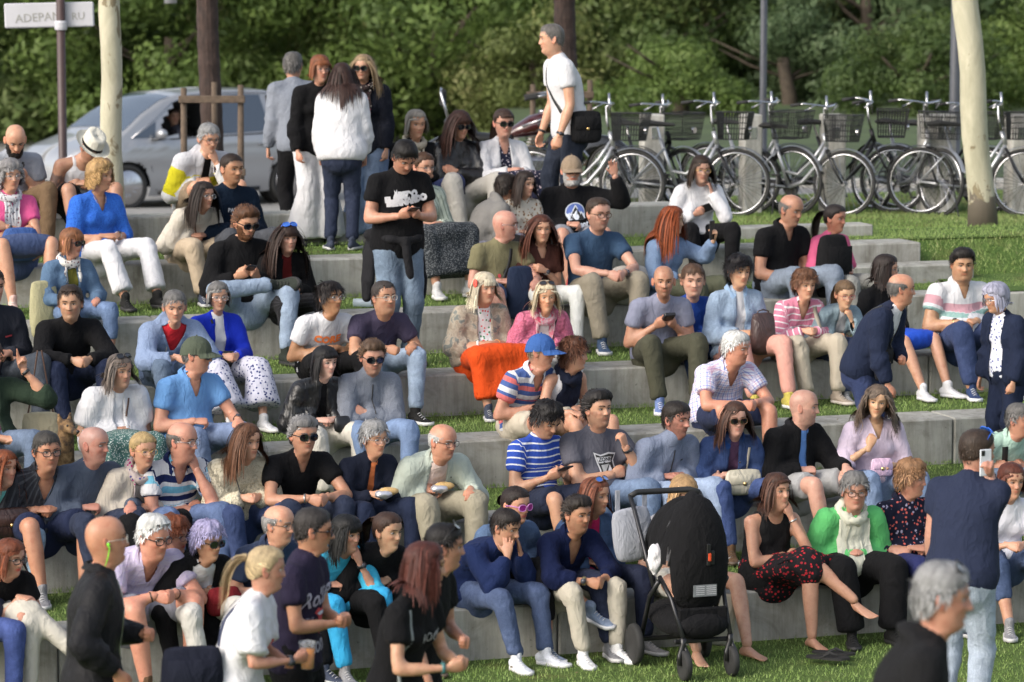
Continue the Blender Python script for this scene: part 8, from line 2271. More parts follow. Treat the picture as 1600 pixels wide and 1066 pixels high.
 for s in (1, -1): f.box((bb[0] + s * .10, s * .12, bb[2] - s * .13), (.09, .08, .022), bev=.004)
 f.build('crank_and_pedals', M_DARKM, root)
 f = MB(); f.box(((bb[0] - wb) / 2, .055, .33), (.50, .015, .09), bev=.01); f.build('chain_guard', M_BLACKP, root)
 f = MB(); f.tube([(-.75, -.06, .33), (-.72, -.22, .0)], .008, 0, 6); f.build('kickstand', M_DARKM, root)
 f = MB(); f.tube([(-.12, 0, .92) if False else (.125, 0, .90), (.15, 0, .90)], .032, 0, 12); f.build('head_lamp', M_CHROME, root)
 return root
bike0 = bike_proto()
bl = ['first bicycle from the left, its front wheel beside the first concrete post', 'second bicycle, front wheel hidden behind the young woman in white', 'third bicycle, front wheel left of the second concrete post', 'fourth bicycle from the left beside the slim dark lamp post',
  'fifth bicycle, silver with its basket in front of the third concrete post', 'sixth bicycle from the left with a black rear mudguard showing', 'seventh bicycle turned most towards us left of the leaning trunk', 'eighth bicycle partly hidden behind the leaning plane trunk', 'last bicycle at the right edge of the photo']
bs = [(987, 32.6, 18), (1070, 33.3, 44), (1150, 32.7, 14), (1240, 33.1, 38), (1318, 32.8, 26), (1396, 33.3, 6), (1468, 32.9, 56), (1546, 33.4, 30), (1600, 32.7, 16)]
for i, ((px, Y, a), lab) in enumerate(zip(bs, bl)):
 o = bike0 if i == 0 else copy_tree(bike0)
 x, _ = px2w(px, 325, Y); o.location = (x, Y, 1.70 + .003 * (i % 3)); o.rotation_euler = (R(3 * (i % 2) - 2), 0, R(-a)); tag(o, lab, 'bicycle', 'hire bicycles parked in a row'); o.scale = (1 - .03 * (i % 3 == 1),) * 3
 for ch in o.children:
  if ch.name.startswith('frame') and i in (1, 5, 7): ch.material_slots[0].link = 'OBJECT'; ch.material_slots[0].material = M_DARKM
  if ch.name.startswith('handlebar'): ch.rotation_euler = (0, 0, R((0, 14, -9, 6, -16, 10, 3, -8, 12)[i]))
  if ch.name.startswith('kickstand'): ch.rotation_euler = (0, 0, R(i * 4 - 12))
pl = ['first pale concrete bicycle post from the left', 'second concrete bicycle post, right of the young woman in white', 'third concrete bicycle post, behind the fifth bicycle', 'fourth wider concrete bicycle post left of the leaning trunk', 'last concrete bicycle post at the right edge']
for (px, w), lab in zip(((1018, .22), (1172, .19), (1300, .22), (1462, .34), (1588, .2)), pl):
 x, _ = px2w(px, 300, 33.3); root = empty('bicycle_post', (x, 33.3, 1.70), R(8), lab, 'concrete post', 'concrete posts of the bicycle stand')
 mb = MB(); mb.box((0, 0, .48), (w, .30, 1.12), bev=.012); mb.build('post', M_CONC2, root)
 mb = MB(); mb.box((0, -.155, .85), (.07, .012, .12), bev=.004); mb.build('lock_plate', M_METAL, root)
# ---- motorcycle, heading +X
def motorcycle():
 xa, _ = px2w(938, 300, 34.6); z = 1.70
 root = empty('motorcycle', (xa, 34.6, z), 0, 'dark red and chrome cruiser motorcycle parked behind the walking man', 'motorcycle')
 wb = 1.62; r = .33
 M_RED = simple('dark_red_lacquer', (.045, .008, .010), .12, var=.05, coat=.8)
 for x, rr, lab in ((0, r, 'wheel'), (-wb, r, 'wheel')):
  mb = MB(); mb.tube(ring_pts((0, 0, 0), rr - .05, n=36), .062, 0, 10, closed=True); w = mb.build('wheel', M_TYRE, root, smooth=True, loc=(x, 0, rr + .02))
  mb = MB(); mb.tube(ring_pts((0, 0, 0), rr - .11, n=32), .016, 0, 6, closed=True)
  for i in range(10):
   a = i * .628; mb.tube([(0, 0, 0), ((rr - .11) * math.cos(a), 0, (rr - .11) * math.sin(a))], .009, 0, 5)
  mb.tube([(0, -.07, 0), (0, .07, 0)], .045, 0, 12); mb.build('rim', M_CHROME, w, smooth=True)
 for x, a0, a1, nm in ((0, -.55, 3.3, 'front_fender'), (-wb, .1, 3.2, 'rear_fender')):
  V = []; n = 24; rr = r + .065
  for i in range(n):
   a = a0 + (a1 - a0) * i / (n - 1)
   for y, q in ((-.088, -.10), (-.082, -.02), (-.05, .012), (0, .02), (.05, .012), (.082, -.02), (.088, -.10)): V.append((x + (rr + q) * math.cos(a), y, r + .02 + (rr + q) * math.sin(a)))
  mb = MB(); mb.add(V, [(i * 7 + j, i * 7 + j + 1, i * 7 + j + 8, i * 7 + j + 7) for i in range(n - 1) for j in range(6)]); mb.build(nm, simple('black_lacquer', (.01, .01, .011), .15, coat=.6), root, smooth=True)
 mb = MB();
 for s in (-1, 1): mb.tube([(0, s * .11, r + .02), (-.22, s * .11, .62), (-.42, s * .10, .98)], [.030, .028, .025], 0, 10)
 mb.build('fork', M_CHROME, root, smooth=True)
 mb = MB(); mb.ball((-.28, 0, .86), (.10, .10, .10)); mb.build('headlight', M_CHROME, root, smooth=True)
 V, F = loft(np.array([[-.46, 0, .88], [-.58, 0, .90], [-.74, 0, .86], [-.90, 0, .80], [-1.0, 0, .76]]), [.09, .15, .155, .11, .05], [.09, .125, .115, .075, .04], Y_, 18); mb = MB(); mb.add(V, F); mb.build('fuel_tank', M_RED, root, smooth=True)
 mb = MB(); mb.tube([(-.45, .13, .93), (-.62, .155, .94), (-.85, .13, .86)], .012, 0, 6); mb.tube([(-.45, -.13, .93), (-.62, -.155, .94), (-.85, -.13, .86)], .012, 0, 6); mb.tube([(-.62, 0, 1.0), (-.62, 0, 1.03)], .05, 0, 12); mb.build('tank_trim', M_CHROME, root, smooth=True)
 V, F = loft(np.array([[-.98, 0, .74], [-1.15, 0, .72], [-1.35, 0, .74], [-1.42, 0, .86], [-1.65, 0, .90]]), [.10, .15, .16, .13, .11], [.05, .06, .06, .06, .045], Y_, 14); mb = MB(); mb.add(V, F); mb.build('seat', simple('black_seat_vinyl', (.016, .016, .016), .5), root, smooth=True)
 mb = MB(); mb.tube([(-1.62, .12, .85), (-1.72, .12, 1.22), (-1.72, 0, 1.26), (-1.72, -.12, 1.22), (-1.62, -.12, .85)], .014, 0, 8); mb.build('sissy_bar', M_CHROME, root, smooth=True)
 mb = MB(); mb.box((-1.70, 0, 1.16), (.07, .20, .20), bev=.03); mb.build('backrest', M_TYRE, root)
 mb = MB()
 mb.tube([(-.45, 0, 1.0), (-.50, .10, 1.12), (-.52, .32, 1.22), (-.70, .40, 1.18)], .014, 0, 8); mb.tube([(-.45, 0, 1.0), (-.50, -.10, 1.12), (-.52, -.32, 1.22), (-.70, -.40, 1.18)], .014, 0, 8)
 hb = mb.build('handlebar', M_CHROME, root, smooth=True)
 for s in (-1, 1):
  mb = MB(); mb.tube([(-.68, s * .39, 1.185), (-.82, s * .43, 1.16)], .02, 0, 8); mb.build('grip', M_TYRE, hb)
  mb = MB(); mb.tube([(-.56, s * .33, 1.22), (-.52, s * .36, 1.40)], .007, 0, 6); mb.ball((-.52, s * .36, 1.46), (.025, .06, .085)); mb.build('mirror', M_CHROME, hb, smooth=True)
 mb = MB()
 mb.box((-.72, 0, .42), (.42, .30, .22), bev=.04)
 for t, x in ((-.35, -.60), (.4, -.84)):
  for i in range(7):
   mb.tube([(x + t * (.05 + i * .03), 0, .50 + i * .035), (x + t * (.055 + i * .03), 0, .515 + i * .035)], .095 - .004 * i, 0, 12)
 mb.build('engine', M_CHROME, root, smooth=False)
 mb = MB(); mb.tube([(-.55, -.17, .50), (-.62, -.20, .32), (-.90, -.20, .26), (-1.85, -.20, .30)], [.025, .03, .045, .05], 0, 12); mb.tube([(-.80, -.17, .58), (-.92, -.20, .44), (-1.1, -.20, .40), (-1.8, -.20, .42)], [.025, .03, .04, .045], 0, 12); mb.build('exhaust', M_CHROME, root, smooth=True)
 mb = MB(); mb.tube([(-.40, 0, .95), (-.62, 0, .62), (-.55, 0, .30), (-1.1, 0, .28), (-1.3, 0, .66), (-.62, 0, .82)], .022, 0, 8); mb.build('frame', M_DARKM, root, smooth=True)
motorcycle()
# ---- silver car, nose to the left
def car():
 Yc = 45.5; x0, _ = px2w(48, 300, Yc - 1.0); gz = ground_z(-5, Yc) + .0
 root = empty('parked_car', (x0 + 1.95, Yc, gz), R(37), 'silver family car with its driver window open, nose pointing left', 'car')
 L = 4.40
 zt = lambda x: prof(x, [(0, .66), (.06, .78), (.2, .88), (.7, 1.03), (.82, 1.08), (1.2, 1.35), (1.55, 1.53), (1.85, 1.61), (2.5, 1.65), (3.3, 1.63), (3.8, 1.56), (4.1, 1.45), (4.28, 1.10), (4.37, .85), (4.4, .70)])
 zb = lambda x: prof(x, [(0, .34), (.1, .22), (.6, .19), (3.9, .19), (4.3, .26), (4.4, .40)])
 wl = lambda x: prof(x, [(0, .60), (.08, .72), (.3, .83), (.8, .89), (2, .905), (3.5, .90), (4.1, .84), (4.35, .74), (4.4, .62)])
 belt = lambda x: prof(x, [(0, .60), (.2, .70), (1.0, .92), (2.2, .96), (3.3, 1.0), (4.1, 1.02), (4.4, .80)])
 def yw(x, z):
  b = belt(x); w = wl(x)
  lo = w * (1 - .06 * max(0, (.45 - z) / .3) ** 2) + .012 * math.exp(-((z - .70) / .06) ** 2)
  if z <= b: return lo
  t = (z - b) / max(.05, 1.64 - b)
  return w * (1 - .03) - .27 * min(1, t) ** 1.15
 xs = np.concatenate([np.linspace(0, .3, 8), np.linspace(.36, 4.1, 76), np.linspace(4.14, 4.4, 8)])
 wc = [(.86, .325), (3.52, .325)]; wr = .36
 V = []; nz = 26; cols = 2 * nz
 for x in xs:
  ztop, zbot = zt(x), zb(x)
  pts = []
  for j in range(nz - 6):
   z = zbot + (ztop - .035 - zbot) * j / (nz - 7); pts.append((yw(x, z), z))
  ye = pts[-1][0]
  for j in range(1, 7):
   t = j / 6; pts.append((ye * (1 - t), ztop - .035 + .035 * math.sin(t * math.pi / 2) + 0.0 * t))
  for y, z in pts: V.append((x - L / 2, -y, z))
  for y, z in pts[::-1]: V.append((x - L / 2, y, z))
 F = []
 winpoly = [(1.38, 1.0), (1.48, 1.2), (1.72, 1.44), (2.0, 1.53), (2.2, 1.54), (2.2, 1.02)]
 def inside(px, pz, poly):
  c = False
  for i in range(len(poly)):
   x1, z1 = poly[i]; x2, z2 = poly[i - 1]
   if (z1 > pz) != (z2 > pz) and px < (x2 - x1) * (pz - z1) / (z2 - z1) + x1: c = not c
  return c
 V = np.array(V)
 arch = lambda p: min(math.hypot(p[0] + L / 2 - a, p[2] - b) for a, b in wc)
 for i in range(len(xs) - 1):
  for j in range(cols - 1):
   q = (i * cols + j, i * cols + j + 1, (i + 1) * cols + j + 1, (i + 1) * cols + j)
   c = V[list(q)].mean(0)
   if abs(c[1]) > .3:
    if arch(c) < wr: continue
    if c[1] < 0 and inside(c[0] + L / 2, c[2], winpoly): continue
   F.append(q)
 used = {}
 for q in F:
  for v in q: used[v] = 1
 for v in used:
  p = V[v]
  for a, b in wc:
   d = math.hypot(p[0] + L / 2 - a, p[2] - b)
   if d < wr + .035 and abs(p[1]) > .3: V[v, 0] = a - L / 2 + (p[0] + L / 2 - a) / d * wr; V[v, 2] = b + (p[2] - b) / d * wr
 t = NT('silver_car_paint'); t.color((.36, .37, .39)); t.set(Metallic=.5, Roughness=.32); t.b.inputs['Coat Weight'].default_value = .8
 n_ = len(V)
 ends = [tuple(range(cols - 1, -1, -1)), tuple((len(xs) - 1) * cols + j for j in range(cols))]
 me = mesh_np('body', V, [tuple(q) for q in F] + ends, [t.m]); obj('body', me, root)
 M_GL = NT('car_window_glass'); M_GL.color((.05, .07, .10)); M_GL.set(Roughness=.05); M_GL.b.inputs['Specular IOR Level'].default_value = 1.0; M_GL = M_GL.m
 M_TR = simple('black_window_rubber', (.012, .012, .012), .5)
 def side_panel(poly, name, mat, off=.006, side=-1):
  bm = bmesh.new(); vs = [bm.verts.new((x, 0, z)) for x, z in poly]; bm.faces.new(vs); bmesh.ops.triangulate(bm, faces=bm.faces[:])
  for _ in range(3): bmesh.ops.subdivide_edges(bm, edges=[e for e in bm.edges if e.calc_length() > .12], cuts=1, use_grid_fill=False); bmesh.ops.triangulate(bm, faces=bm.faces[:])
  for v in bm.verts: v.co = Vector((v.co.x - L / 2, side * (yw(v.co.x, v.co.z) + off), v.co.z))
  m = bpy.data.meshes.new(name); bm.to_mesh(m); bm.free(); m.materials.append(mat); m.polygons.foreach_set('use_smooth', [True] * len(m.polygons)); obj(name, m, root)
 w1 = [(.98, 1.0), (1.38, 1.22), (1.32, 1.0)]
 w3 = [(2.30, 1.02), (2.30, 1.545), (2.8, 1.56), (3.15, 1.55), (3.2, 1.05)]
 w4 = [(3.32, 1.04), (3.30, 1.51), (3.62, 1.47), (3.92, 1.36), (4.0, 1.10)]
 for sd in (-1, 1):
  for w in (w1, w3, w4) + ((winpoly,) if sd == 1 else ()): side_panel(w, 'side_window', M_GL, .007, sd)
  def strip(pts, w_, nm, mat, off=.010):
   mb = MB(); mb.tube([(x - L / 2, sd * (yw(x, z) + off * .3), z) for x, z in pts], w_, 0, 6, closed=False); mb.build(nm, mat, root, smooth=True)
  strip([(.96, 1.0), (1.36, 1.24), (1.70, 1.47), (2.0, 1.565), (2.4, 1.585), (2.85, 1.59), (3.3, 1.57), (3.65, 1.51), (4.0, 1.34)], .010, 'window_trim', M_CHROME)
  strip([(1.26, .965), (2.2, .985), (3.3, 1.02), (4.02, 1.06)], .010, 'window_trim', M_TR)
  strip([(2.25, 1.0), (2.25, 1.55)], .028, 'door_pillar', M_TR); strip([(3.28, 1.03), (3.27, 1.53)], .020, 'door_pillar', M_TR)
  for pts in ([(1.24, .97), (1.24, .6), (1.32, .26)], [(2.25, 1.0), (2.27, .6), (2.24, .22)], [(3.28, 1.0), (3.30, .75), (3.18, .5), (2.98, .24)]): strip(pts, .005, 'door_gap', M_TR, .0)
  strip([(1.35, .24), (3.0, .24)], .03, 'sill', M_TR)
  for xh in (2.08, 3.05):
   mb = MB(); mb.box((xh - L / 2, sd * (yw(xh, .86) + .018), .86), (.17, .022, .028), bev=.008); mb.build('door_handle', M_CHROME, root)
  mb = MB(); mb.box((1.36 - L / 2, sd * (yw(1.36, 1.02) + .13), 1.055), (.13, .19, .13), bev=.04); mb.tube([(1.36 - L / 2, sd * yw(1.36, .98), .98), (1.36 - L / 2, sd * (yw(1.36, 1.02) + .08), 1.02)], .02, 0, 6); mb.build('door_mirror', t.m, root, smooth=True)
  mb = MB(); V2 = []
  for (x, z) in ((.06, .60), (.05, .70), (.30, .80), (.55, .80), (.30, .68)): V2.append((x - L / 2, sd * (yw(x, z) + .006), z))
  mb.add(V2, [(0, 1, 2, 3, 4)]); mb.build('headlight', simple('headlamp_glass', (.75, .78, .80), .08, .3), root)
 def top_panel(x0_, x1_, name, lo=.06):
  V2 = []; n, m = 10, 12
  for i in range(n + 1):
   x = x0_ + (x1_ - x0_) * i / n; z = zt(x); ye = yw(x, z - .035) - lo
   for j in range(m + 1):
    y = -ye + 2 * ye * j / m; tq = 1 - abs(y) / (yw(x, z - .035))
    V2.append((x - L / 2, y, z - .035 + .035 * math.sin(min(1, tq) * math.pi / 2) + .008))
  F2 = [(i * (m + 1) + j, i * (m + 1) + j + 1, (i + 1) * (m + 1) + j + 1, (i + 1) * (m + 1) + j) for i in range(n) for j in range(m)]
  obj(name, mesh_np(name, V2, np.array(F2), [M_GL]), root)
 top_panel(.88, 1.72, 'windscreen'); top_panel(3.86, 4.2, 'rear_window')
 mb = MB(); mb.box((.03 - L / 2, 0, .56), (.05, 1.0, .10), bev=.02); mb.box((.02 - L / 2, 0, .38), (.05, 1.1, .12), bev=.02); mb.build('grille', M_TR, root)
 for a, b in wc:
  for sd in (-1, 1):
   mb = MB(); mb.lathe([(.0, 0), (wr, 0), (wr, -.25), (0, -.25)], 0, 28, Matrix.Translation((a - L / 2, sd * .80, b)) @ Matrix.Rotation(-sd * math.pi / 2, 4, 'X') @ Matrix.Translation((0, 0, 0))); mb.build('wheel_arch', M_TR, root)
   mb = MB(); M_ = Matrix.Rotation(-sd * math.pi / 2, 4, 'X')
   mb.lathe([(.225, .03), (.24, .09), (.29, .105), (.318, .08), (.322, 0), (.31, -.08), (.2, -.09)], 0, 36, M_); w = mb.build('wheel', M_TYRE, root, smooth=True, loc=(a - L / 2, sd * .80, b))
   mb = MB(); mb.lathe([(.232, .095), (.24, .088), (.225, .03)], 0, 36, M_); mb.lathe([(0, .085), (.05, .085), (.055, .06)], 0, 18, M_)
   for i in range(10):
    an = i * math.pi / 5 + (.09 if i % 2 else -.09); c_, s_ = math.cos(an), math.sin(an)
    mb.tube([(c_ * .04, sd * .075, s_ * .04), (c_ * .13, sd * .085, s_ * .13), (c_ * .23, sd * .080, s_ * .23)], [.018, .015, .013], 0, 6)
   mb.build('rim', M_CHROME, w, smooth=True)
   mb = MB(); mb.lathe([(0, .02), (.21, .02), (.21, 0)], 0, 24, M_); mb.build('brake_disc', M_DARKM, w)
 for sx in (2.55, 3.3):
  for y in (-.38, .38):
   mb = MB(); mb.box((sx - L / 2, y, .75), (.14, .46, .62), bev=.05); mb.box((sx - L / 2, y, 1.14), (.09, .24, .16), bev=.03); mb.build('car_seat', simple('grey_car_seat', (.03, .03, .032), .8), root)
 mb = MB(); mb.box((2.2 - L / 2, 0, .42), (2.6, 1.5, .08)); mb.build('cabin_floor', M_TR, root)
car()
# ---- pushchair in front of the lowest step
def pushchair():
 px, Y = 1080, 18.95
 x, _ = px2w(px, 1040, Y)
 root = empty('pushchair', (x, Y, 0.0), R(19), 'black pushchair with its big hood up, seen from behind, grey changing bag on the handle', 'pushchair')
 root_loc = Vector((x, Y, 0))
 BK = cloth((.010, .010, .011), 'melange'); BKS = M_BLACKP; s = 1.0
 def wheel(x, y, r, w, nm):
  mb = MB(); M_ = Matrix.Rotation(math.pi / 2, 4, 'Y')
  mb.lathe([(r * .72, -w / 2), (r * .92, -w / 2), (r, -w * .3), (r, w * .3), (r * .92, w / 2), (r * .72, w / 2)], 0, 30, M_); o = mb.build('wheel', M_TYRE, root, smooth=True, loc=(x, y, r))
  mb = MB(); mb.lathe([(r * .70, -w * .3), (r * .76, -w * .3), (r * .76, w * .3), (r * .70, w * .3)], 0, 26, M_); mb.lathe([(0, -w * .45), (r * .2, -w * .45), (r * .2, w * .45), (0, w * .45)], 0, 14, M_)
  for i in range(5):
   a = i * 1.2566 + .3; mb.tube([(0, 0, 0), (0, math.cos(a) * r * .74, math.sin(a) * r * .74)], r * .085, 0, 6)
  mb.build('rim', BKS, o)
 wheel(-.17, -.30, .098, .045, 'front'); wheel(.19, -.26, .098, .045, 'front'); wheel(-.30, .30, .135, .05, 'rear'); wheel(.22, .34, .135, .05, 'rear')
 M_FR = simple('anthracite_tube', (.035, .035, .038), .35, .6)
 for (wx, wy, sx) in ((-.17, -.30, -1), (.19, -.26, 1)):
  mb = MB(); mb.tube([(wx - .035, wy, .10), (wx - .035, wy + .01, .16), (wx, wy + .03, .23), (wx, wy + .03, .27)], [.016, .018, .02, .022], 0, 8); mb.tube([(wx + .035, wy, .10), (wx + .035, wy + .01, .16), (wx, wy + .03, .23)], .014, 0, 8); mb.build('fork', BKS, root, smooth=True)
  mb = MB(); mb.tube([(wx, wy + .03, .27), (wx * 1.12, wy + .20, .50), (wx * 1.3, .04, .62)], .016, 0, 8); mb.build('front_leg', M_FR, root, smooth=True)
 for sx in (-1, 1):
  mb = MB(); mb.tube([(sx * .25, .32, .14), (sx * .26, .12, .48), (sx * .25, -.02, .60)], .017, 0, 8); mb.build('rear_leg', M_FR, root, smooth=True)
  mb = MB(); mb.tube([(sx * .26, .05, .56), (sx * .27, .20, .78), (sx * .265, .40, 1.00), (sx * .26, .50, 1.08)], .016, 0, 8); mb.build('handle_tube', M_FR, root, smooth=True)
 for o_ in [o for o in root.children if o.name.startswith('handle_tube')]: pass
 mb = MB(); mb.tube([(-.26, .50, 1.08), (-.2, .53, 1.10), (.2, .53, 1.10), (.26, .50, 1.08)], .020, 0, 10); mb.build('handlebar', simple('black_handle_leather', (.015, .015, .015), .6), root, smooth=True)
 mb = MB(); mb.box((0, -.20, .235), (.42, .025, .03), bev=.008); mb.box((0, .33, .16), (.50, .03, .03), bev=.008); mb.build('axle_bar', M_FR, root)
 V = []; n = 22; m = 16
 ztop, zbot = 1.12, .50
 for i in range(n):
  t = i / (n - 1)
  a = t * math.pi * .98
  for j in range(m):
   b = (j / (m - 1) - .5) * math.pi
   pass
 def shield(w0, w1, z0, z1, y0, bulge, name, mat, n=18, m=15, top=2.3):
  V = []
  for i in range(n + 1):
   t = i / n; z = z0 + (z1 - z0) * t; w = (w0 + (w1 - w0) * min(1, t * 1.6)) * math.sqrt(max(0, 1 - max(0, (t - .45) / .55) ** top))
   for j in range(m + 1):
    u = -1 + 2 * j / m
    V.append((w * u, y0 - bulge * math.sqrt(max(0, 1 - u * u * .96)) * (1 - .55 * max(0, (t - .5) / .5) ** 2) - .10 * (t - .3), z))
  return V, [(i * (m + 1) + j, i * (m + 1) + j + 1, (i + 1) * (m + 1) + j + 1, (i + 1) * (m + 1) + j) for i in range(n) for j in range(m)]
 P_ = np.array([[0, -.10, .47], [0, -.12, .54], [0, -.13, .64], [0, -.12, .76], [0, -.09, .88], [0, -.05, .98], [0, .0, 1.06], [0, .04, 1.10]])
 V, F = loft(P_, [.155, .190, .205, .210, .204, .182, .135, .055], [.06, .09, .115, .14, .16, .165, .15, .10], X_, 30)
 q = V.copy(); mb = MB(); mb.add(V, F); mb.build('seat_back', BK, root, smooth=True)
 for kk, (rw, yy, rz_, h_) in enumerate(((.216, -.03, .76, .37), (.226, .06, .75, .41), (.230, .15, .74, .42), (.226, .23, .73, .39))):
  V = []; m = 26; rows = 7
  for i in range(rows):
   t = i / (rows - 1); y = yy + .13 * t - .02; pinch = math.sin(t * math.pi) * .014
   for j in range(m):
    a = math.pi * j / (m - 1)
    V.append(((rw + pinch) * math.cos(a) * (1 if abs(math.cos(a)) < .98 else .98), y - .10 * math.sin(a) * (1 - kk * .2), rz_ - .05 + (h_ + pinch) * math.sin(a) ** .85))
  F = [(i * m + j, i * m + j + 1, (i + 1) * m + j + 1, (i + 1) * m + j) for i in range(rows - 1) for j in range(m - 1)]
  mb = MB(); mb.add(V, F); mb.build('hood_panel', BK, root, smooth=True)
 mb = MB(); mb.tube([(.218 * math.cos(a), -.145 + .03 * math.cos(a) ** 2, .70 + .30 * math.sin(a)) for a in np.linspace(.05, math.pi - .05, 24)], .007, 0, 6); mb.build('piping', simple('grey_black_piping', (.03, .03, .032), .5), root, smooth=True)
 mb = MB(); mb.box((.015, -.262, .80), (.028, .012, .14), bev=.004); mb.box((.045, -.258, .78), (.028, .012, .09), bev=.004); mb.build('recline_strap', M_BLACKP, root)
 mb = MB(); mb.box((.018, -.275, .785), (.020, .010, .05), bev=.003); mb.build('red_latch', simple('orange_red_plastic', (.6, .07, .02), .4), root)
 mb = MB(); mb.box((0, -.238, .565), (.17, .004, .075), 0, rz=0); lb = mb.build('safety_label', simple('grey_label', (.16, .17, .18), .6), root)
 mb = MB()
 for i in range(5): mb.box((-.035 + .0, -.2415, .592 - i * .0125), (.06, .002, .0035)); mb.box((.045, -.2415, .592 - i * .0125), (.07, .002, .0035))
 mb.build('label_print', simple('light_label_print', (.5, .5, .52), .6), lb)
 V, F = loft(np.array([[0, -.20, .33], [0, -.05, .31], [0, .12, .31], [0, .30, .34]]), [.19, .21, .22, .22], [.085, .10, .105, .09], X_, 20); mb = MB(); mb.add(V, F); mb.build('under_basket', BK, root, smooth=True)
 mb = MB(); mb.box((0, -.20, .37), (.36, .03, .16), bev=.012); mb.build('footrest', BK, root)
 bagm = cloth(K(165, 168, 178)); me = bag_mesh(.30, .28, .14, bagm, False); me.name = 'changing_bag'
 o = bpy.data.objects.new('changing_bag', me); COL.objects.link(o); o.matrix_world = root.matrix_basis @ Matrix.Translation((-.24, .50, .84)) @ Matrix.Rotation(R(-8), 4, 'Y'); tag(o, 'light grey changing bag hanging from the pushchair handle', 'bag')
 for dx in (-.10, .10):
  mb = MB(); mb.box((-.24 + dx, .53, 1.02), (.035, .008, .20), bev=.002); st = mb.build('bag_strap', bagm); st.matrix_world = root.matrix_basis @ st.matrix_basis; st.parent = o; st.matrix_parent_inverse = o.matrix_basis.inverted()
 V, F = ellip((0, 0, 0), (.055, .05, .10), n=16, k=12); V = V + .012 * vnoise(V, 40)[:, None]; me = quad_mesh('muslin_cloth', V, F, [cloth((.72, .70, .72))]); add_cuv(me, V); o2 = obj('muslin_cloth', me); o2.matrix_world = root.matrix_basis @ Matrix.Translation((-.245, .06, .74)); tag(o2, 'white muslin cloth poking out beside the pushchair hood', 'cloth')
 for q_ in (root, o, o2):
  q_.matrix_basis = Matrix.Translation(root_loc) @ Matrix.Diagonal((.88, .88, .93, 1)) @ Matrix.Translation(-root_loc) @ q_.matrix_basis if q_ is not root else q_.matrix_basis @ Matrix.Diagonal((.88, .88, .93, 1))
pushchair()
x, _ = px2w(1128, 950, 19.2); me = bag_mesh(.22, .26, .12, cloth(K(205, 200, 180)), False); me.name = 'tote_bag'; o = obj('tote_bag', me, loc=(x, 19.45, .22), rot=(0, R(10), R(20))); tag(o, 'pale canvas tote bag between the pushchair and the bare legs', 'bag')
x, _ = px2w(1282, 1018, 19.15)
r0 = empty('flip_flops', (x, 19.2, .035), R(70), 'pair of black flip flops lying in the grass below the crossed legs', 'sandals')
for dx in (-.07, .07):
 sv, sf = sole_mesh(.014, .0); mb = MB(); mb.add([(a + dx, b, c + .0855) for a, b, c in sv], sf); mb.tube([(dx - .04, -.03, .01), (dx - .02, -.08, .035), (dx, -.13, .02), (dx + .02, -.08, .035), (dx + .04, -.03, .01)], .006, 0, 6); mb.build('flip_flop', simple('black_foam', (.012, .012, .012), .7), r0)
def hanging_bag():
 x, z = px2w(64, 678, 21.3); me = bag_mesh(.26, .26, .10, cloth(K(205, 195, 165), 'knit'), False); me.name = 'straw_bag'
 o = obj('straw_bag', me, loc=(x, 21.3, z), rot=(0, 0, R(15))); tag(o, 'woven straw coloured shoulder bag hanging from the raised arm at the left', 'handbag')
 x2, z2 = px2w(64, 545, 21.4)
 for dx in (-.09, .09):
  mb = MB(); mb.tube([(dx, 0, .11), (dx * .6, 0, .3), (dx * .15, .0, z2 - z)], .006, 0, 6); mb.build('strap', STR_BRN, o)
hanging_bag()
def dog():
 x, z = px2w(100, 668, 20.95); fz = TIERS['F'][1]
 FUR = NT('brown_dog_fur'); n_ = FUR.noise(FUR.coord(), 18, 4, .6); FUR.color(FUR.ramp(n_, [(.35, (.02, .015, .012)), (.5, (.14, .08, .035)), (.7, (.30, .19, .09))])); FUR.set(Roughness=.9)
 root = empty('dog', (x, 21.0, fz), R(40), 'small brown and black dog sitting beside the straw bag', 'dog')
 H = z - fz
 L_ = [ellip((0, .16, .13), (.10, .13, .13)), loft(np.array([[0, .14, .12], [0, .04, .20], [0, .0, H - .08], [0, -.01, H - .02]]), [.10, .085, .06, .05], [.11, .085, .055, .05], X_, 14),
   ellip((0, -.02, H), (.055, .065, .052)), caps((0, -.05, H - .008), (0, -.135, H - .025), .034, .020)]
 for s in (-1, 1): L_ += [caps((s * .05, .0, .20), (s * .055, -.03, .02), .028, .02), caps((s * .055, -.03, .015), (s * .055, -.07, .012), .02, .018), caps((s * .09, .14, .08), (s * .10, .02, .02), .045, .022), caps((s * .035, .0, H + .03), (s * .045, .005, H + .085), .024, .008)]
 L_.append(caps((0, .27, .06), (.06, .40, .04), .025, .012))
 h = rm_queue(L_, .0085, 2); rm_eval()
 obj('body', quad_mesh('body', h['V'], h['F'], [FUR.m]), root)
 mb = MB(); mb.ball((0, -.156, H - .018), .012);
 for s in (-1, 1): mb.ball((s * .026, -.070, H + .014), .008)
 mb.build('eyes_and_nose', M_BLACKP, root, smooth=True)
dog()
def by_label(t): return [s_ for s_ in PS if t in s_['label']][0]
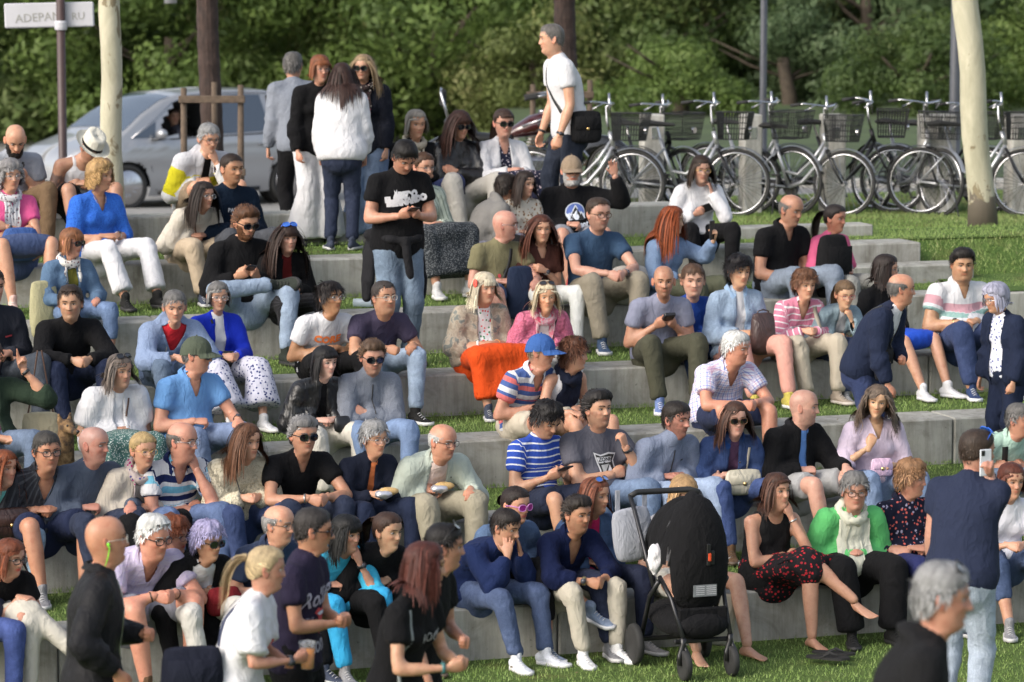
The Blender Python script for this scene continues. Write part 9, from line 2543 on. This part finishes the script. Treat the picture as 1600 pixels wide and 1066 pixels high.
def cup():
 sp = by_label('ponytail in a white tee'); J = sp['J']; c = J['wr', -1] + J['hf', -1] * .09 + J['hp', -1] * .035
 root = empty('plastic_cup'); root.matrix_world = wmat(sp) @ Matrix.Translation(Vector(c) + Vector((0, 0, -.08))); tag(root, 'clear plastic cup half full of amber beer held by the ponytail woman', 'cup')
 g = NT('clear_cup_plastic'); g.set(Roughness=.1, Alpha=.16); g.color((.75, .78, .8)); mb = MB(); mb.lathe([(.030, 0), (.034, .05), (.040, .13), (.043, .131), (.041, .125)], 0, 24); mb.build('cup_wall', g.m, root, smooth=True)
 mb = MB(); mb.lathe([(.0, .003), (.029, .003), (.0335, .05), (.0365, .095), (0, .095)], 0, 24); mb.build('beer', simple('amber_beer', (.60, .20, .02), .2), root, smooth=True)
cup()
def sandwich(t, s, lab):
 sp = by_label(t); J = sp['J']; c = J['wr', s] + J['hf', s] * .10 + J['hp', s] * .01 + V3(0, 0, .03)
 root = empty('sandwich'); root.matrix_world = wmat(sp) @ Matrix.Translation(Vector(c)); tag(root, lab, 'sandwich')
 V, F = ellip((0, 0, 0), (.075, .035, .028), n=16, k=9); V = V + .004 * vnoise(V, 60)[:, None]; obj('bread', quad_mesh('bread', V, F, [simple('bread_crust', (.55, .36, .15), .7, var=.25, scale=40)]), root)
 V, F = ellip((-.03, 0, -.012), (.062, .048, .032), n=14, k=8); V = V + .010 * vnoise(V, 70, 3)[:, None]; obj('foil', quad_mesh('foil', V, F, [simple('foil', (.6, .6, .65), .3, .6)]), root)
sandwich('short grey hair and glasses in a navy', -1, 'sandwich in foil held by the woman in the navy cardigan')
sandwich('old balding man', -1, 'sandwich in foil held by the old man in the pale green jacket')
def flower():
 sp = by_label('red flower'); J = sp['J']; c = J['head'] + J['Rh'] @ (V3(-.092, -.03, .045) * J['hs']); mb = MB()
 for i in range(7):
  a = i * .9; mb.ball(tuple(c + V3(-.008, .018 * math.cos(a), .018 * math.sin(a))), (.010, .015, .015), 0, 8, 6)
 mb.ball(tuple(c + V3(-.014, 0, 0)), .011, 0, 8, 6); mb.build('hair_flower', simple('coral_flower', (.75, .10, .07), .6), sp['root'], smooth=True)
flower()
def earpiece():
 sp = by_label('green earpiece'); J = sp['J']; p = lambda v: J['head'] + J['Rh'] @ (V3(*v) * J['hs']); G = simple('neon_green_cable', (.25, .8, .05), .4); mb = MB()
 mb.tube([tuple(p((-.088, .004, -.008))), tuple(p((-.092, -.004, -.02))), tuple(p((-.085, .004, -.06))), tuple(p((-.075, .02, -.11)))], .0028, 0, 6); mb.ball(tuple(p((-.088, 0, -.004))), .008, 0, 8, 6); mb.build('earpiece', G, sp['root'], smooth=True)
earpiece()
def tied_jacket():
 sp = by_label('tied at his waist'); J = sp['J']; k = J['k']; H = J['sp'][1] + V3(0, 0, .06)
 L_ = []
 for s in (-1, 1):
  L_.append(loft(np.array([H + V3(s * .16, .04, .02), H + V3(s * .19, .07, -.15), H + V3(s * .21, .06, -.34), H + V3(s * .22, .05, -.48)]), [.035, .045, .045, .03], [.09, .11, .10, .06], X_, 14))
 L_.append(loft(np.array([H + V3(-.18, -.05, 0), H + V3(-.1, -.16, -.02), H + V3(0, -.19, -.04), H + V3(.1, -.16, -.02), H + V3(.18, -.05, 0)]), .035, .03, Z_, 12))
 L_.append(caps(H + V3(.0, -.20, -.04), H + V3(.03, -.21, -.30), .04, .03)); L_.append(ellip(H + V3(0, -.2, -.04), (.05, .035, .045)))
 L_.append(loft(np.array([H + V3(-.2, .06, 0), H + V3(0, .18, 0), H + V3(.2, .06, 0)]), .05, .05, Z_, 12))
 h = rm_queue(L_, .015, 3); rm_eval(); me = quad_mesh('tied_jacket', h['V'] + h['N'] * (.008 * vnoise(h['V'], 14))[:, None], h['F'], [cloth((.016, .016, .018))]); add_cuv(me, h['V']); obj('tied_jacket', me, sp['root'])
tied_jacket()
def pouch(t, off, lab, col, w=.24, h=.24, d=.10):
 sp = by_label(t); k = sp['J']['k']; me = bag_mesh(w, h, d, cloth(col), True); me.name = 'shoulder_bag'; o = bpy.data.objects.new('shoulder_bag', me); COL.objects.link(o)
 place(o, wmat(sp) @ Matrix.Translation(Vector(off))); tag(o, lab, 'shoulder bag')
pouch('tall grey haired man', (.22, .06, 1.02), 'black shoulder bag at the hip of the walking man in the white tee', (.013, .013, .014), .28, .22)
bpy.data.objects['shoulder_bag'].rotation_euler.z += R(90)
pouch('bald man in a navy cardigan', (-.13, -.2, .88), 'black pouch hanging from the standing man in the navy cardigan', (.013, .013, .014), .18, .22)
pouch('ponytail in a white tee', (-.20, .16, .86), 'dark navy tote bag on the shoulder of the ponytail woman', (.016, .018, .03), .30, .28, .10)
bpy.data.objects['shoulder_bag.002'].rotation_euler.z += R(-70)
x, _ = px2w(572, 460, 25.2)
root = empty('water_bottle', (x, 24.9 + .33 * x + .55, TIERS['C'][1] + .035), R(80), 'clear plastic water bottle lying on the grass left of the standing man', 'bottle')
g = NT('clear_bottle_plastic'); g.set(Roughness=.12, Alpha=.5); g.color((.6, .68, .8)); mb = MB(); mb.lathe([(0, -.1), (.032, -.095), (.033, .03), (.028, .07), (.012, .10), (.012, .12)], 0, 16, Matrix.Rotation(math.pi / 2, 4, 'X')); mb.build('bottle_body', g.m, root, smooth=True)
mb = MB(); mb.tube([(0, -.12, 0), (0, -.137, 0)], .014, 0, 10); mb.build('bottle_cap', simple('blue_cap', (.05, .15, .55), .4), root)
print('TRIS', sum(len(o.data.loops) - 2 * len(o.data.polygons) for o in S.objects if o.type == 'MESH'), 'objs', len(S.objects))
